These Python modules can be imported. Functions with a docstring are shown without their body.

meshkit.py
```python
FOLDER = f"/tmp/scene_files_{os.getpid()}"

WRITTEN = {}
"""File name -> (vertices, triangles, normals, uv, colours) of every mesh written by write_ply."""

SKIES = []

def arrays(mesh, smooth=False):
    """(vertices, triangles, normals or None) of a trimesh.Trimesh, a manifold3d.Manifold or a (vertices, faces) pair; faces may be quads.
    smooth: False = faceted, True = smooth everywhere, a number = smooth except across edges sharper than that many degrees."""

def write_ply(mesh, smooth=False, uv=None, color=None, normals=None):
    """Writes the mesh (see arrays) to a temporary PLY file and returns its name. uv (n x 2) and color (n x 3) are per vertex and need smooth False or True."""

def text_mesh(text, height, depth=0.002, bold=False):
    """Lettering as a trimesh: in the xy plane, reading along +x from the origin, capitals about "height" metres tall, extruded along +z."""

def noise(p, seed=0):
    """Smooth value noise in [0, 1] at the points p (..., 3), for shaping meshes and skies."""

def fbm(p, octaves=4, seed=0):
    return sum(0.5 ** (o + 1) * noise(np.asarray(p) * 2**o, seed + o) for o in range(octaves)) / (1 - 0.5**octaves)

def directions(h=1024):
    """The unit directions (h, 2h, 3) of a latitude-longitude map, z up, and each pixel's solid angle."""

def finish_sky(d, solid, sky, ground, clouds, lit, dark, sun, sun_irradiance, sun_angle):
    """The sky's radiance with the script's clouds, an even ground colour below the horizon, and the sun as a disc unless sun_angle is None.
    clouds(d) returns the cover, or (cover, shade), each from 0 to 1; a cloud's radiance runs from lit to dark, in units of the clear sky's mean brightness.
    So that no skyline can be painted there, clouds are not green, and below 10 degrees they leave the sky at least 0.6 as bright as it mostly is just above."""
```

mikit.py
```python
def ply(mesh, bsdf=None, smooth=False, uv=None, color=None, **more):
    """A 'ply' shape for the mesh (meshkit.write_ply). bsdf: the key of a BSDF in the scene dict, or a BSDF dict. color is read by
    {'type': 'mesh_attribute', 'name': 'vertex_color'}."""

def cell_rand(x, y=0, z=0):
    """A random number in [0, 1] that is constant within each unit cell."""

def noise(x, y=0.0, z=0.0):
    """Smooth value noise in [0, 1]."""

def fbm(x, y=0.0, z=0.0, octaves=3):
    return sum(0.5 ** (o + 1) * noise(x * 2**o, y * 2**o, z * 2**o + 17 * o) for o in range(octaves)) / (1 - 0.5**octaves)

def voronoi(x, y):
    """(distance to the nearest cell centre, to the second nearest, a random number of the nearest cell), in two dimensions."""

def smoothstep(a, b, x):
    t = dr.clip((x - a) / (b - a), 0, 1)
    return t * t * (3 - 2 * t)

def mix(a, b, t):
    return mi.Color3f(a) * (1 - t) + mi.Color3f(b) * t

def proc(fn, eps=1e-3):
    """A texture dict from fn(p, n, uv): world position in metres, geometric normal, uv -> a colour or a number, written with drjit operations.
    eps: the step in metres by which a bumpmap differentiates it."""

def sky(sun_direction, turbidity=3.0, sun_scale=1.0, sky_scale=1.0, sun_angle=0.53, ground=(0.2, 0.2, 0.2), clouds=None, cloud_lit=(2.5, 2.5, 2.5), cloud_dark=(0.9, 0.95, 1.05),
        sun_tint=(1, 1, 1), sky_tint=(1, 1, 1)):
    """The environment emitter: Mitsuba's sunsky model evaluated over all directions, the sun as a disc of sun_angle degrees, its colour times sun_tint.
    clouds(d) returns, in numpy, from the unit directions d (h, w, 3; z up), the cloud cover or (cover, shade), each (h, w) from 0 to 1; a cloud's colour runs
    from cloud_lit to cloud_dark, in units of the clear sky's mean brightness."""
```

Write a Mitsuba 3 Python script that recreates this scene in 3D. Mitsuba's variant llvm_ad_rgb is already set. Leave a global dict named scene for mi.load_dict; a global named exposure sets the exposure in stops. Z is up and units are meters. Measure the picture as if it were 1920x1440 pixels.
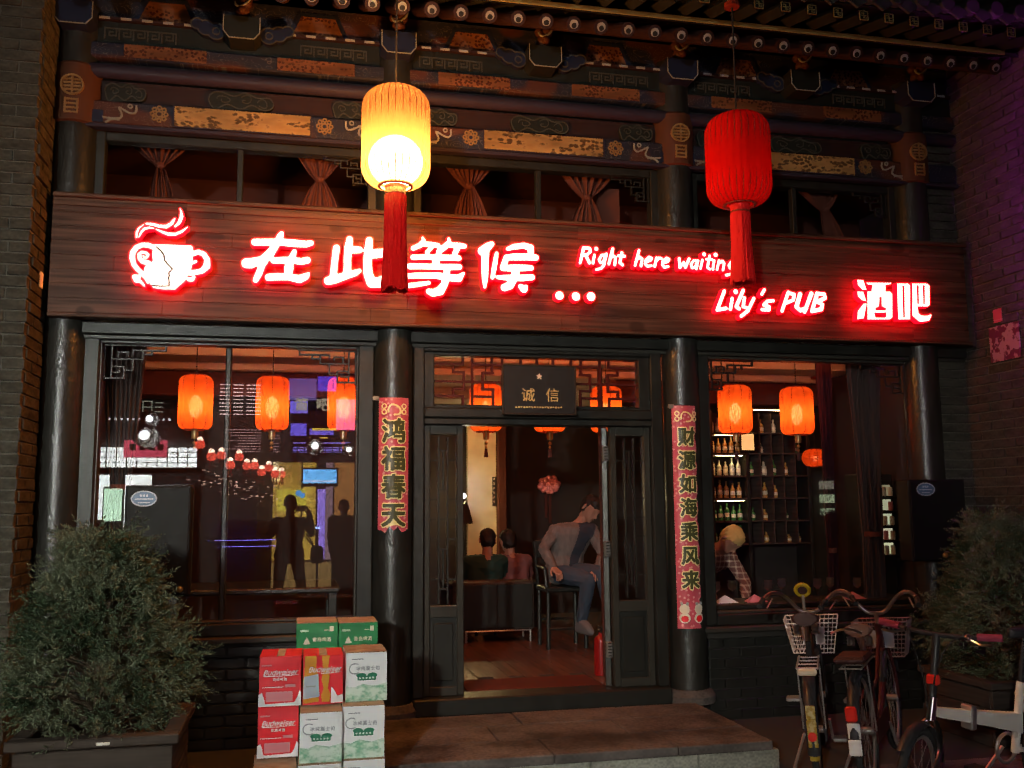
import math, numpy as np, trimesh, manifold3d, drjit as dr, mitsuba as mi, mikit, meshkit
from mikit import noise, fbm, voronoi, smoothstep, mix
from shapely.geometry import Polygon, LineString, Point, box as sbox
from shapely.ops import unary_union
from shapely import affinity
T = mi.ScalarTransform4f
scene, labels = {'type': 'scene'}, {}
exposure = -0.55
# ------------------------------------------------------------------ camera: a phone held at eye height across the lane
EYE = np.array([0.0, -6.8, 1.6])
RIGHT = np.array([0.97672935, -0.21431984, -0.00817192])
DOWN = np.array([0.01909283, 0.1248369, -0.99199355])
FWD = np.array([0.21362406, 0.9687532, 0.12602384])
scene['camera'] = {'type': 'perspective', 'fov': math.degrees(2 * math.atan(960 / 1800)), 'fov_axis': 'x', 'near_clip': 0.01, 'far_clip': 200.0,
                   'to_world': T().look_at(origin=EYE.tolist(), target=(EYE + FWD).tolist(), up=(-DOWN).tolist())}
# ------------------------------------------------------------------ night sky: a little warm city glow, no sun
_sky = mikit.sky([0.2, -0.6, 0.35], turbidity=3, sun_scale=0.0, sky_scale=0.022, sun_angle=10, clouds=lambda d: 1.0,
                 cloud_lit=(1.1, 0.95, 0.8), cloud_dark=(1.1, 0.95, 0.8), sky_tint=(1.1, 0.95, 0.8))
_sky['sampling_weight'] = 2.0
scene['night_sky'] = _sky
GZ = 0.04            # street level
rng = np.random.default_rng(11)


# ------------------------------------------------------------------ helpers
def rgb(*c):
    return {'type': 'rgb', 'value': list(map(float, c))}


def P(col, rough=0.6, metal=0.0, two=True, **k):
    k.setdefault('specular', 0.5 if rough < 0.3 or metal else (0.3 if rough < 0.42 else 0.15))
    d = {'type': 'principled', 'base_color': rgb(*col) if isinstance(col, (tuple, list)) else col, 'roughness': rough, 'metallic': metal, **k}
    return {'type': 'twosided', 'bsdf': d} if two else d


def lamp(c, weight=1.0):
    return {'type': 'area', 'radiance': rgb(*c), 'sampling_weight': float(weight)}


def num(name):
    if name not in used:
        used[name] = 0
        return name
    used[name] += 1
    return '%s_%03d' % (name, used[name])


used = {}


def thing(name, label, cat, group=None, kind=None):
    key = num(name)
    labels[key] = {'label': label, 'category': cat}
    if group:
        labels[key]['group'] = group
    if kind:
        labels[key]['kind'] = kind
    return key


def put(key, mesh, mat, smooth=False, emit=None, m=None, label=None, stuff=False, **kw):
    d = mesh if isinstance(mesh, dict) else mikit.ply(mesh, mat, smooth=smooth, **kw)
    d = dict(d)
    if isinstance(mesh, dict) and mat is not None:
        d['bsdf'] = {'type': 'ref', 'id': mat}
    if emit is not None:
        d['emitter'] = emit
    if m is not None:
        d['to_world'] = m
    scene[key] = d
    if label:
        labels[key] = {'label': label}
    if stuff:
        labels.setdefault(key, {})['kind'] = 'stuff'
    return key


def part(parent, name, mesh, mat, smooth=False, **kw):
    return put(num(parent + '__' + name), mesh, mat, smooth, **kw)


def struct(name, mesh, mat, label, smooth=False, **kw):
    k = num(name)
    put(k, mesh, mat, smooth, **kw)
    labels[k] = {'label': label, 'category': name.replace('_', ' '), 'kind': 'structure'}
    return k


def cat(*ms):
    return trimesh.util.concatenate([m for m in ms if m is not None])


def box(x0, x1, y0, y1, z0, z1, b=0.0):
    a, c = np.array([x0, y0, z0], float), np.array([x1, y1, z1], float)
    if b <= 0:
        return trimesh.creation.box(bounds=[a, c])
    b = min(b, 0.45 * (c - a).min())
    pts = []
    for s in np.ndindex(2, 2, 2):
        s = np.array(s)
        p = np.where(s, c, a)
        for k in range(3):
            q = p + np.where(s, -b, b)
            q[k] = p[k]
            pts.append(q)
    return trimesh.convex.convex_hull(np.array(pts))


def tube(pts, r, sides=6, caps=True):
    p = np.asarray(pts, float)
    n = len(p)
    r = np.broadcast_to(np.asarray(r, float), (n,))
    t = np.gradient(p, axis=0)
    t /= np.linalg.norm(t, axis=1, keepdims=True) + 1e-12
    up = np.array([0, 0, 1.0]) if abs(t[:, 2]).mean() < 0.8 else np.array([0, 1.0, 0])
    a = np.cross(t, up)
    a /= np.linalg.norm(a, axis=1, keepdims=True) + 1e-12
    b = np.cross(t, a)
    ang = np.arange(sides) * 2 * np.pi / sides
    v = p[:, None] + r[:, None, None] * (np.cos(ang)[None, :, None] * a[:, None] + np.sin(ang)[None, :, None] * b[:, None])
    v = v.reshape(-1, 3)
    f = []
    for i in range(n - 1):
        for j in range(sides):
            k = (j + 1) % sides
            f += [[i * sides + j, (i + 1) * sides + j, (i + 1) * sides + k], [i * sides + j, (i + 1) * sides + k, i * sides + k]]
    if caps:
        v = np.vstack([v, p[0], p[-1]])
        for j in range(sides):
            k = (j + 1) % sides
            f += [[n * sides, j, k], [n * sides + 1, (n - 1) * sides + k, (n - 1) * sides + j]]
    m = trimesh.Trimesh(v, f, process=False)
    m.fix_normals() if False else None
    if m.volume < 0:
        m.invert()
    return m


def curve(pts, n=24):
    """a smooth curve through the points"""
    from scipy.interpolate import CubicSpline
    p = np.asarray(pts, float)
    d = np.r_[0, np.cumsum(np.linalg.norm(np.diff(p, axis=0), axis=1))]
    return CubicSpline(d, p)(np.linspace(0, d[-1], n))


def lathe(prof, n=32, at=(0, 0, 0)):
    m = trimesh.creation.revolve(np.asarray(prof, float), sections=n)
    if m.volume < 0:
        m.invert()
    m.apply_translation(at)
    return m


UPR = np.array([[1, 0, 0, 0], [0, 0, -1, 0], [0, 1, 0, 0], [0, 0, 0, 1.0]])   # xy drawing -> upright, facing the lane (-y)


def upright(poly, y, depth):
    """an (x, z) shape as a plate whose front stands at y and whose back at y + depth"""
    ms = []
    for g in getattr(poly, 'geoms', [poly]):
        if g.is_empty or g.geom_type != 'Polygon' or g.area < 1e-7:
            continue
        e = trimesh.creation.extrude_polygon(g, depth, engine='earcut')
        e.apply_transform(UPR)
        e.apply_translation([0, y + depth, 0])
        ms.append(e)
    return cat(*ms)


def front_only(poly, y):
    """just the front face of such a plate"""
    ms = []
    for g in getattr(poly, 'geoms', [poly]):
        if g.is_empty or g.geom_type != 'Polygon' or g.area < 1e-7:
            continue
        v, f = trimesh.creation.triangulate_polygon(g, engine='earcut')
        v = np.c_[v[:, 0], np.full(len(v), y), v[:, 1]]
        m = trimesh.Trimesh(v, f, process=False)
        if m.face_normals[:, 1].mean() > 0:
            m.invert()
        ms.append(m)
    return cat(*ms)


def stroke(pts):
    """a brush stroke of varying width: the hulls of neighbouring discs, joined"""
    d = [Point(p[0], p[1]).buffer(p[2], 10) for p in pts]
    return unary_union([a.union(b).convex_hull for a, b in zip(d[:-1], d[1:])])


def text(s, h, depth=0.0015, bold=True, slant=0.0, width=None):
    m = meshkit.text_mesh(s, h, depth, bold)
    if slant:
        m.apply_transform(np.array([[1, slant, 0, 0], [0, 1, 0, 0], [0, 0, 1, 0], [0, 0, 0, 1.0]]))
    m.apply_translation([-m.bounds[0][0], 0, 0])
    if width:
        m.apply_transform(np.diag([width / m.extents[0], 1, 1, 1.0]))
    return m


def stand(m, x, y, z):
    m = m.copy()
    m.apply_transform(UPR)
    m.apply_translation([x, y, z])
    return m


def hanzi(ch, size, x, z, bold=0.0):
    """a character as an (x, z) shape centred on x, z"""
    gs = [Polygon(g[0], g[1:]).buffer(0) for g in CJK[ch]]
    p = unary_union(gs)
    if bold:
        p = p.buffer(bold)
    return affinity.translate(affinity.scale(p, size / 100, size / 100, origin=(0, 0)), x, z)


def moved(m, t=(0, 0, 0), rz=0.0, s=1.0):
    m = m.copy()
    if s != 1.0:
        m.apply_scale(s)
    if rz:
        m.apply_transform(trimesh.transformations.rotation_matrix(rz, [0, 0, 1]))
    m.apply_translation(t)
    return m


# ------------------------------------------------------------------ materials
def c3(r, g, b):
    return mi.Color3f(r, g, b)


def brick_fn(p, n, uv):
    g = fbm(p.x * 9, p.y * 9, p.z * 22)
    h = fbm(p.x * 60, p.y * 60, p.z * 60)
    c = mix((0.015, 0.0145, 0.0115), (0.066, 0.061, 0.047), g)
    return c * (0.6 + 0.8 * h)


def fascia_fn(p, n, uv):
    row = mikit.cell_rand(dr.floor(p.z / 0.0985), dr.floor((p.x + 9) / 1.37), 3)
    g = fbm(p.x * 2.2 + row * 31, p.z * 55, row * 7, octaves=4)
    k = noise(p.x * 5, p.z * 9 + row * 12)
    c = mix((0.026, 0.0135, 0.0085), (0.078, 0.041, 0.025), smoothstep(0.2, 0.8, g) * (0.7 + 0.3 * row))
    return c * (1 - 0.5 * smoothstep(0.80, 0.9, k))


def lacquer_fn(p, n, uv):
    g = fbm(p.x * 14, p.y * 14, p.z * 5)
    return mix((0.006, 0.0065, 0.0055), (0.017, 0.0175, 0.0148), g)


def stone_fn(p, n, uv):
    g = fbm(p.x * 6, p.y * 6, p.z * 6, octaves=4)
    h = noise(p.x * 90, p.y * 90, p.z * 90)
    return mix((0.13, 0.126, 0.105), (0.36, 0.35, 0.295), g) * (0.7 + 0.5 * h)


def paving_fn(p, n, uv):
    g = fbm(p.x * 3, p.y * 3, p.z * 3, octaves=4)
    h = noise(p.x * 70, p.y * 70, p.z * 70)
    return mix((0.024, 0.0205, 0.019), (0.098, 0.083, 0.076), smoothstep(0.25, 0.75, g)) * (0.7 + 0.5 * h)


def leaf_fn(p, n, uv):
    a, b, w = voronoi(p.x * 24 + 2 * noise(p.x * 6, p.z * 6), p.z * 38)
    f = fbm(p.x * 11, p.z * 24, 4.0)
    t = smoothstep(0.42, 0.58, f) * smoothstep(0.6, 0.3, a)
    wear = 0.45 + 0.9 * fbm(p.x * 3.3, p.z * 13, 8.0)
    return mix(mix((0.19, 0.11, 0.036), (0.29, 0.195, 0.08), f), (0.06, 0.034, 0.014), t) * wear


def orange_fn(p, n, uv):
    a, b, w = voronoi(p.x * 38, p.z * 40)
    f = fbm(p.x * 7, p.z * 22, 1.0)
    wear = 0.35 + 1.0 * fbm(p.x * 4, p.z * 17, 3.0)
    t = smoothstep(0.42, 0.3, a) * smoothstep(0.35, 0.5, f)
    return mix(mix((0.10, 0.036, 0.014), (0.155, 0.068, 0.026), f), (0.05, 0.012, 0.008), t) * wear


def scroll_fn(p, n, uv):
    f = fbm(p.x * 11, p.z * 17, 9.0, octaves=2)
    k = f * 8
    d = dr.abs(k - dr.floor(k) - 0.5)
    w = smoothstep(0.40, 0.48, d)
    c = mix((0.014, 0.014, 0.02), (0.012, 0.014, 0.03), noise(p.x * 3.1, p.z * 4))
    c = mix(c, (0.05, 0.017, 0.011), smoothstep(0.55, 0.7, noise(p.x * 4 + 5, p.z * 5)))
    return mix(c, (0.085, 0.076, 0.058), w * 0.7 * smoothstep(0.3, 0.6, fbm(p.x * 5, p.z * 19, 2.0)))


def couplet_fn(p, n, uv):
    a, b, w = voronoi(p.x * 24, p.z * 24)
    f = fbm(p.x * 14, p.z * 9, 2.0)
    c = mix((0.42, 0.03, 0.065), (0.58, 0.13, 0.15), f)
    return mix(c, (0.72, 0.36, 0.34), smoothstep(0.26, 0.12, a) * 0.75)


def faded_fn(p, n, uv):
    return mix((0.10, 0.02, 0.03), (0.30, 0.16, 0.16), smoothstep(0.45, 0.6, fbm(p.y * 26, p.z * 26, 1.0)))


def yellow_fn(p, n, uv):
    return mix((0.34, 0.22, 0.015), (0.55, 0.5, 0.25), smoothstep(0.4, 0.65, fbm(p.x * 40, p.y * 40, p.z * 30)))


def cardigan_fn(p, n, uv):
    h = p.z - 0.98
    s = (p.x - 2.46 - h * 0.36) * 0.98 + (p.y - 2.2 + h * 0.22) * 0.18
    f = (p.x - 2.46 - h * 0.36) * 0.18 - (p.y - 2.2 + h * 0.22) * 0.98
    w = 0.03 + 0.09 * dr.clip(h, 0, 0.6)
    t = smoothstep(w + 0.006, w, dr.abs(s - 0.02)) * smoothstep(0.02, 0.05, f)
    k = fbm(p.x * 40, p.y * 40, p.z * 14)
    return mix(mix((0.075, 0.066, 0.062), (0.13, 0.115, 0.108), k), (0.022, 0.026, 0.036), t)


def card_fn(p, n, uv):
    g = fbm(p.x * 18, p.y * 18, p.z * 6)
    return mix((0.20, 0.12, 0.07), (0.44, 0.31, 0.2), g)


def green_print_fn(p, n, uv):
    g = fbm(p.x * 22, p.z * 30, 3.0)
    h = fbm(p.x * 60, p.z * 90, 5.0)
    return mix((0.20, 0.48, 0.28), (0.62, 0.78, 0.62), smoothstep(0.3, 0.7, g * 0.6 + h * 0.5))


def oldwood_fn(p, n, uv):
    g = fbm(p.x * 4, p.y * 4, p.z * 50, octaves=4)
    return mix((0.018, 0.014, 0.012), (0.056, 0.042, 0.034), g)


def floor_fn(p, n, uv):
    r = mikit.cell_rand(dr.floor(p.x / 0.12), dr.floor(p.y / 0.9 + 0.3 * dr.floor(p.x / 0.12)), 1)
    g = fbm(p.x * 30, p.y * 2.5, r * 9)
    return mix((0.03, 0.015, 0.011), (0.10, 0.05, 0.036), g * 0.7 + r * 0.3)


def foliage_fn(p, n, uv):
    g = fbm(p.x * 7, p.y * 7, p.z * 7)
    h = noise(p.x * 31, p.y * 31, p.z * 31)
    c = mix((0.026, 0.042, 0.022), (0.105, 0.120, 0.074), smoothstep(0.3, 0.7, g))
    return mix(c, (0.10, 0.075, 0.035), smoothstep(0.72, 0.85, h) * 0.8)


def plaster_fn(p, n, uv):
    g = fbm(p.x * 4, p.y * 4, p.z * 4, octaves=4)
    return mix((0.5, 0.42, 0.26), (0.8, 0.72, 0.5), g)


def plaid_fn(p, n, uv):
    a = dr.abs(p.x * 22 - dr.floor(p.x * 22) - 0.5)
    b = dr.abs(p.z * 20 - dr.floor(p.z * 20) - 0.5)
    return mix((0.13, 0.06, 0.05), (0.4, 0.3, 0.24), smoothstep(0.3, 0.4, a) * 0.5 + smoothstep(0.3, 0.4, b) * 0.5)


def bumped(inner, fn, scale, eps=2e-3):
    return {'type': 'bumpmap', 'arbitrary': mikit.proc(fn, eps), 'scale': scale, 'bsdf': inner}


MATS = {
    'brick': P(mikit.proc(brick_fn), 0.85), 'mortar': P((0.085, 0.08, 0.066), 0.95),
    'fascia_wood': P(mikit.proc(fascia_fn), 0.5), 'lacquer': P(mikit.proc(lacquer_fn), 0.38), 'edge_lacquer': P((0.024, 0.0235, 0.0195), 0.34),
    'column_lacquer': bumped(P(mikit.proc(lacquer_fn), 0.26, clearcoat=0.4), lambda p, n, uv: fbm(p.x * 40, p.y * 40, p.z * 26), 0.004),
    'stone': P(mikit.proc(stone_fn), 0.85), 'paving': P(mikit.proc(paving_fn), 0.7), 'joint': P((0.03, 0.028, 0.026), 0.95),
    'leaf_paint': P(mikit.proc(leaf_fn), 0.6), 'orange_paint': P(mikit.proc(orange_fn), 0.6), 'scroll_paint': P(mikit.proc(scroll_fn), 0.6),
    'couplet_red': P(mikit.proc(couplet_fn), 0.35), 'cardboard': P(mikit.proc(card_fn), 0.8), 'green_print': P(mikit.proc(green_print_fn), 0.5),
    'old_wood': P(mikit.proc(oldwood_fn), 0.75), 'floor_wood': P(mikit.proc(floor_fn), 0.3), 'foliage': P(mikit.proc(foliage_fn), 0.6),
    'plaster': P(mikit.proc(plaster_fn), 0.8), 'plaid': P(mikit.proc(plaid_fn), 0.8),
    'paint_darkred': P((0.021, 0.0095, 0.0085), 0.55), 'paint_purple': P((0.020, 0.016, 0.026), 0.55), 'paint_green': P((0.010, 0.0115, 0.0095), 0.55),
    'paint_blue': P((0.010, 0.013, 0.030), 0.5), 'paint_pale': P((0.17, 0.175, 0.15), 0.5), 'paint_white': P((0.24, 0.25, 0.245), 0.5),
    'paint_line': P((0.036, 0.036, 0.029), 0.6), 'paint_gold': P((0.16, 0.10, 0.038), 0.4), 'paint_yellow': P((0.19, 0.15, 0.055), 0.55), 'paint_orangebrown': P((0.055, 0.021, 0.011), 0.55),
    'gold': P((0.75, 0.55, 0.22), 0.35, 0.6), 'ink_gold': P((0.05, 0.055, 0.02), 0.35), 'bright_gold': P((0.82, 0.70, 0.33), 0.4),
    'black': P((0.012, 0.012, 0.012), 0.4), 'black_cloth': P((0.014, 0.015, 0.02), 0.8), 'rubber': P((0.02, 0.02, 0.02), 0.7), 'dark': P((0.02, 0.018, 0.016), 0.7),
    'cabinet_black': P((0.007, 0.007, 0.007), 0.55), 'steel': P((0.55, 0.55, 0.53), 0.28, 0.9), 'chrome': P((0.75, 0.75, 0.74), 0.15, 1.0), 'brass': P((0.7, 0.5, 0.2), 0.3, 0.9),
    'white': P((0.80, 0.80, 0.77), 0.5), 'cream': P((0.75, 0.70, 0.55), 0.5), 'carton_white': P((0.86, 0.90, 0.85), 0.45), 'carton_red': P((0.70, 0.022, 0.03), 0.4), 'carton_pink': P((0.66, 0.22, 0.24), 0.45),
    'carton_green': P((0.015, 0.19, 0.06), 0.4), 'print_grey': P((0.33, 0.36, 0.35), 0.5), 'print_darkgreen': P((0.03, 0.16, 0.09), 0.5), 'amber': P((0.62, 0.25, 0.03), 0.25), 'silver_print': P((0.42, 0.48, 0.55), 0.35),
    'red_cloth': P((0.55, 0.012, 0.012), 0.6), 'tassel_red': P((0.6, 0.008, 0.008), 0.55), 'extinguisher_red': P((0.2, 0.008, 0.008), 0.25), 'label_blue': P((0.09, 0.19, 0.36), 0.35), 'label_pale': P((0.45, 0.55, 0.68), 0.4),
    'curtain_pink': P((0.10, 0.032, 0.022), 0.8), 'curtain_dark': P((0.045, 0.034, 0.032), 0.8), 'curtain_plum': P((0.03, 0.008, 0.013), 0.8),
    'ceiling_white': P((0.72, 0.6, 0.5), 0.8), 'wall_dark': P((0.022, 0.018, 0.016), 0.8), 'wall_red': P((0.05, 0.016, 0.012), 0.8),
    'lattice_red': P((0.05, 0.006, 0.004), 0.5), 'rib': P((0.16, 0.02, 0.01), 0.6), 'skin': P((0.26, 0.135, 0.095), 0.55), 'hair': P((0.012, 0.010, 0.009), 0.5), 'hair_pale': P((0.48, 0.33, 0.12), 0.6), 'shirt_grey': P((0.105, 0.082, 0.072), 0.85), 'shirt_teal': P((0.012, 0.035, 0.03), 0.85),
    'shirt_pink': P((0.12, 0.055, 0.055), 0.85), 'tee_dark': P((0.05, 0.06, 0.09), 0.85), 'jeans': P((0.035, 0.05, 0.072), 0.85), 'shoe': P((0.12, 0.11, 0.11), 0.6), 'coat': P((0.02, 0.02, 0.028), 0.85), 'petal_pink': P((0.5, 0.16, 0.15), 0.6),
    'bottle_green': P((0.03, 0.12, 0.03), 0.12), 'bottle_amber': P((0.4, 0.2, 0.05), 0.12), 'bottle_clear': P((0.5, 0.46, 0.34), 0.1), 'grip_pink': P((0.26, 0.04, 0.07), 0.5), 'bike_frame_red': P((0.05, 0.012, 0.012), 0.35), 'bike_white': P((0.82, 0.82, 0.72), 0.3), 'reflector_red': P((0.7, 0.03, 0.02), 0.2),
    'bike_black': P((0.02, 0.02, 0.022), 0.35), 'yellow_plastic': P((0.40, 0.26, 0.015), 0.35), 'saddle_brown': P((0.045, 0.02, 0.018), 0.5), 'faded_paper': P(mikit.proc(faded_fn), 0.8), 'yellow_dirty': P(mikit.proc(yellow_fn), 0.35), 'cardigan': P(mikit.proc(cardigan_fn), 0.9), 'mat_red': P((0.05, 0.012, 0.010), 0.9), 'saddle_pink': P((0.20, 0.13, 0.11), 0.5), 'twig': P((0.06, 0.045, 0.03), 0.8), 'soil': P((0.03, 0.022, 0.015), 0.95),
    'pane_glass': {'type': 'thindielectric', 'int_ior': 1.52},
    'shop_wall': P((0.10, 0.09, 0.085), 0.8), 'shop_yellow': P((0.45, 0.33, 0.10), 0.7), 'tile_grey': P((0.035, 0.035, 0.032), 0.8),
    'letter_red': P((0.5, 0.01, 0.02), 0.4), 'lamp_glass': P((0.8, 0.8, 0.8), 0.4),
}


def shade(t, a, opacity):
    """thin lantern cloth: an open weave that lets some light straight through and scatters the rest"""
    return {'type': 'mask', 'opacity': opacity, 'bsdf': {'type': 'principledthin', 'base_color': rgb(*t), 'diff_trans': 1.55, 'roughness': 0.7, 'spec_trans': 0.0}}


MATS['gauze_yellow'] = shade((0.0125, 0.0076, 0.0060), None, 0.88)
MATS['gauze_orange'] = shade((0.46, 0.070, 0.015), None, 0.985)
MATS['gauze_red'] = {'type': 'principledthin', 'base_color': rgb(0.62, 0.008, 0.006), 'diff_trans': 1.0, 'roughness': 0.5}
for _k, _v in MATS.items():
    scene[_k] = _v
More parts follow.
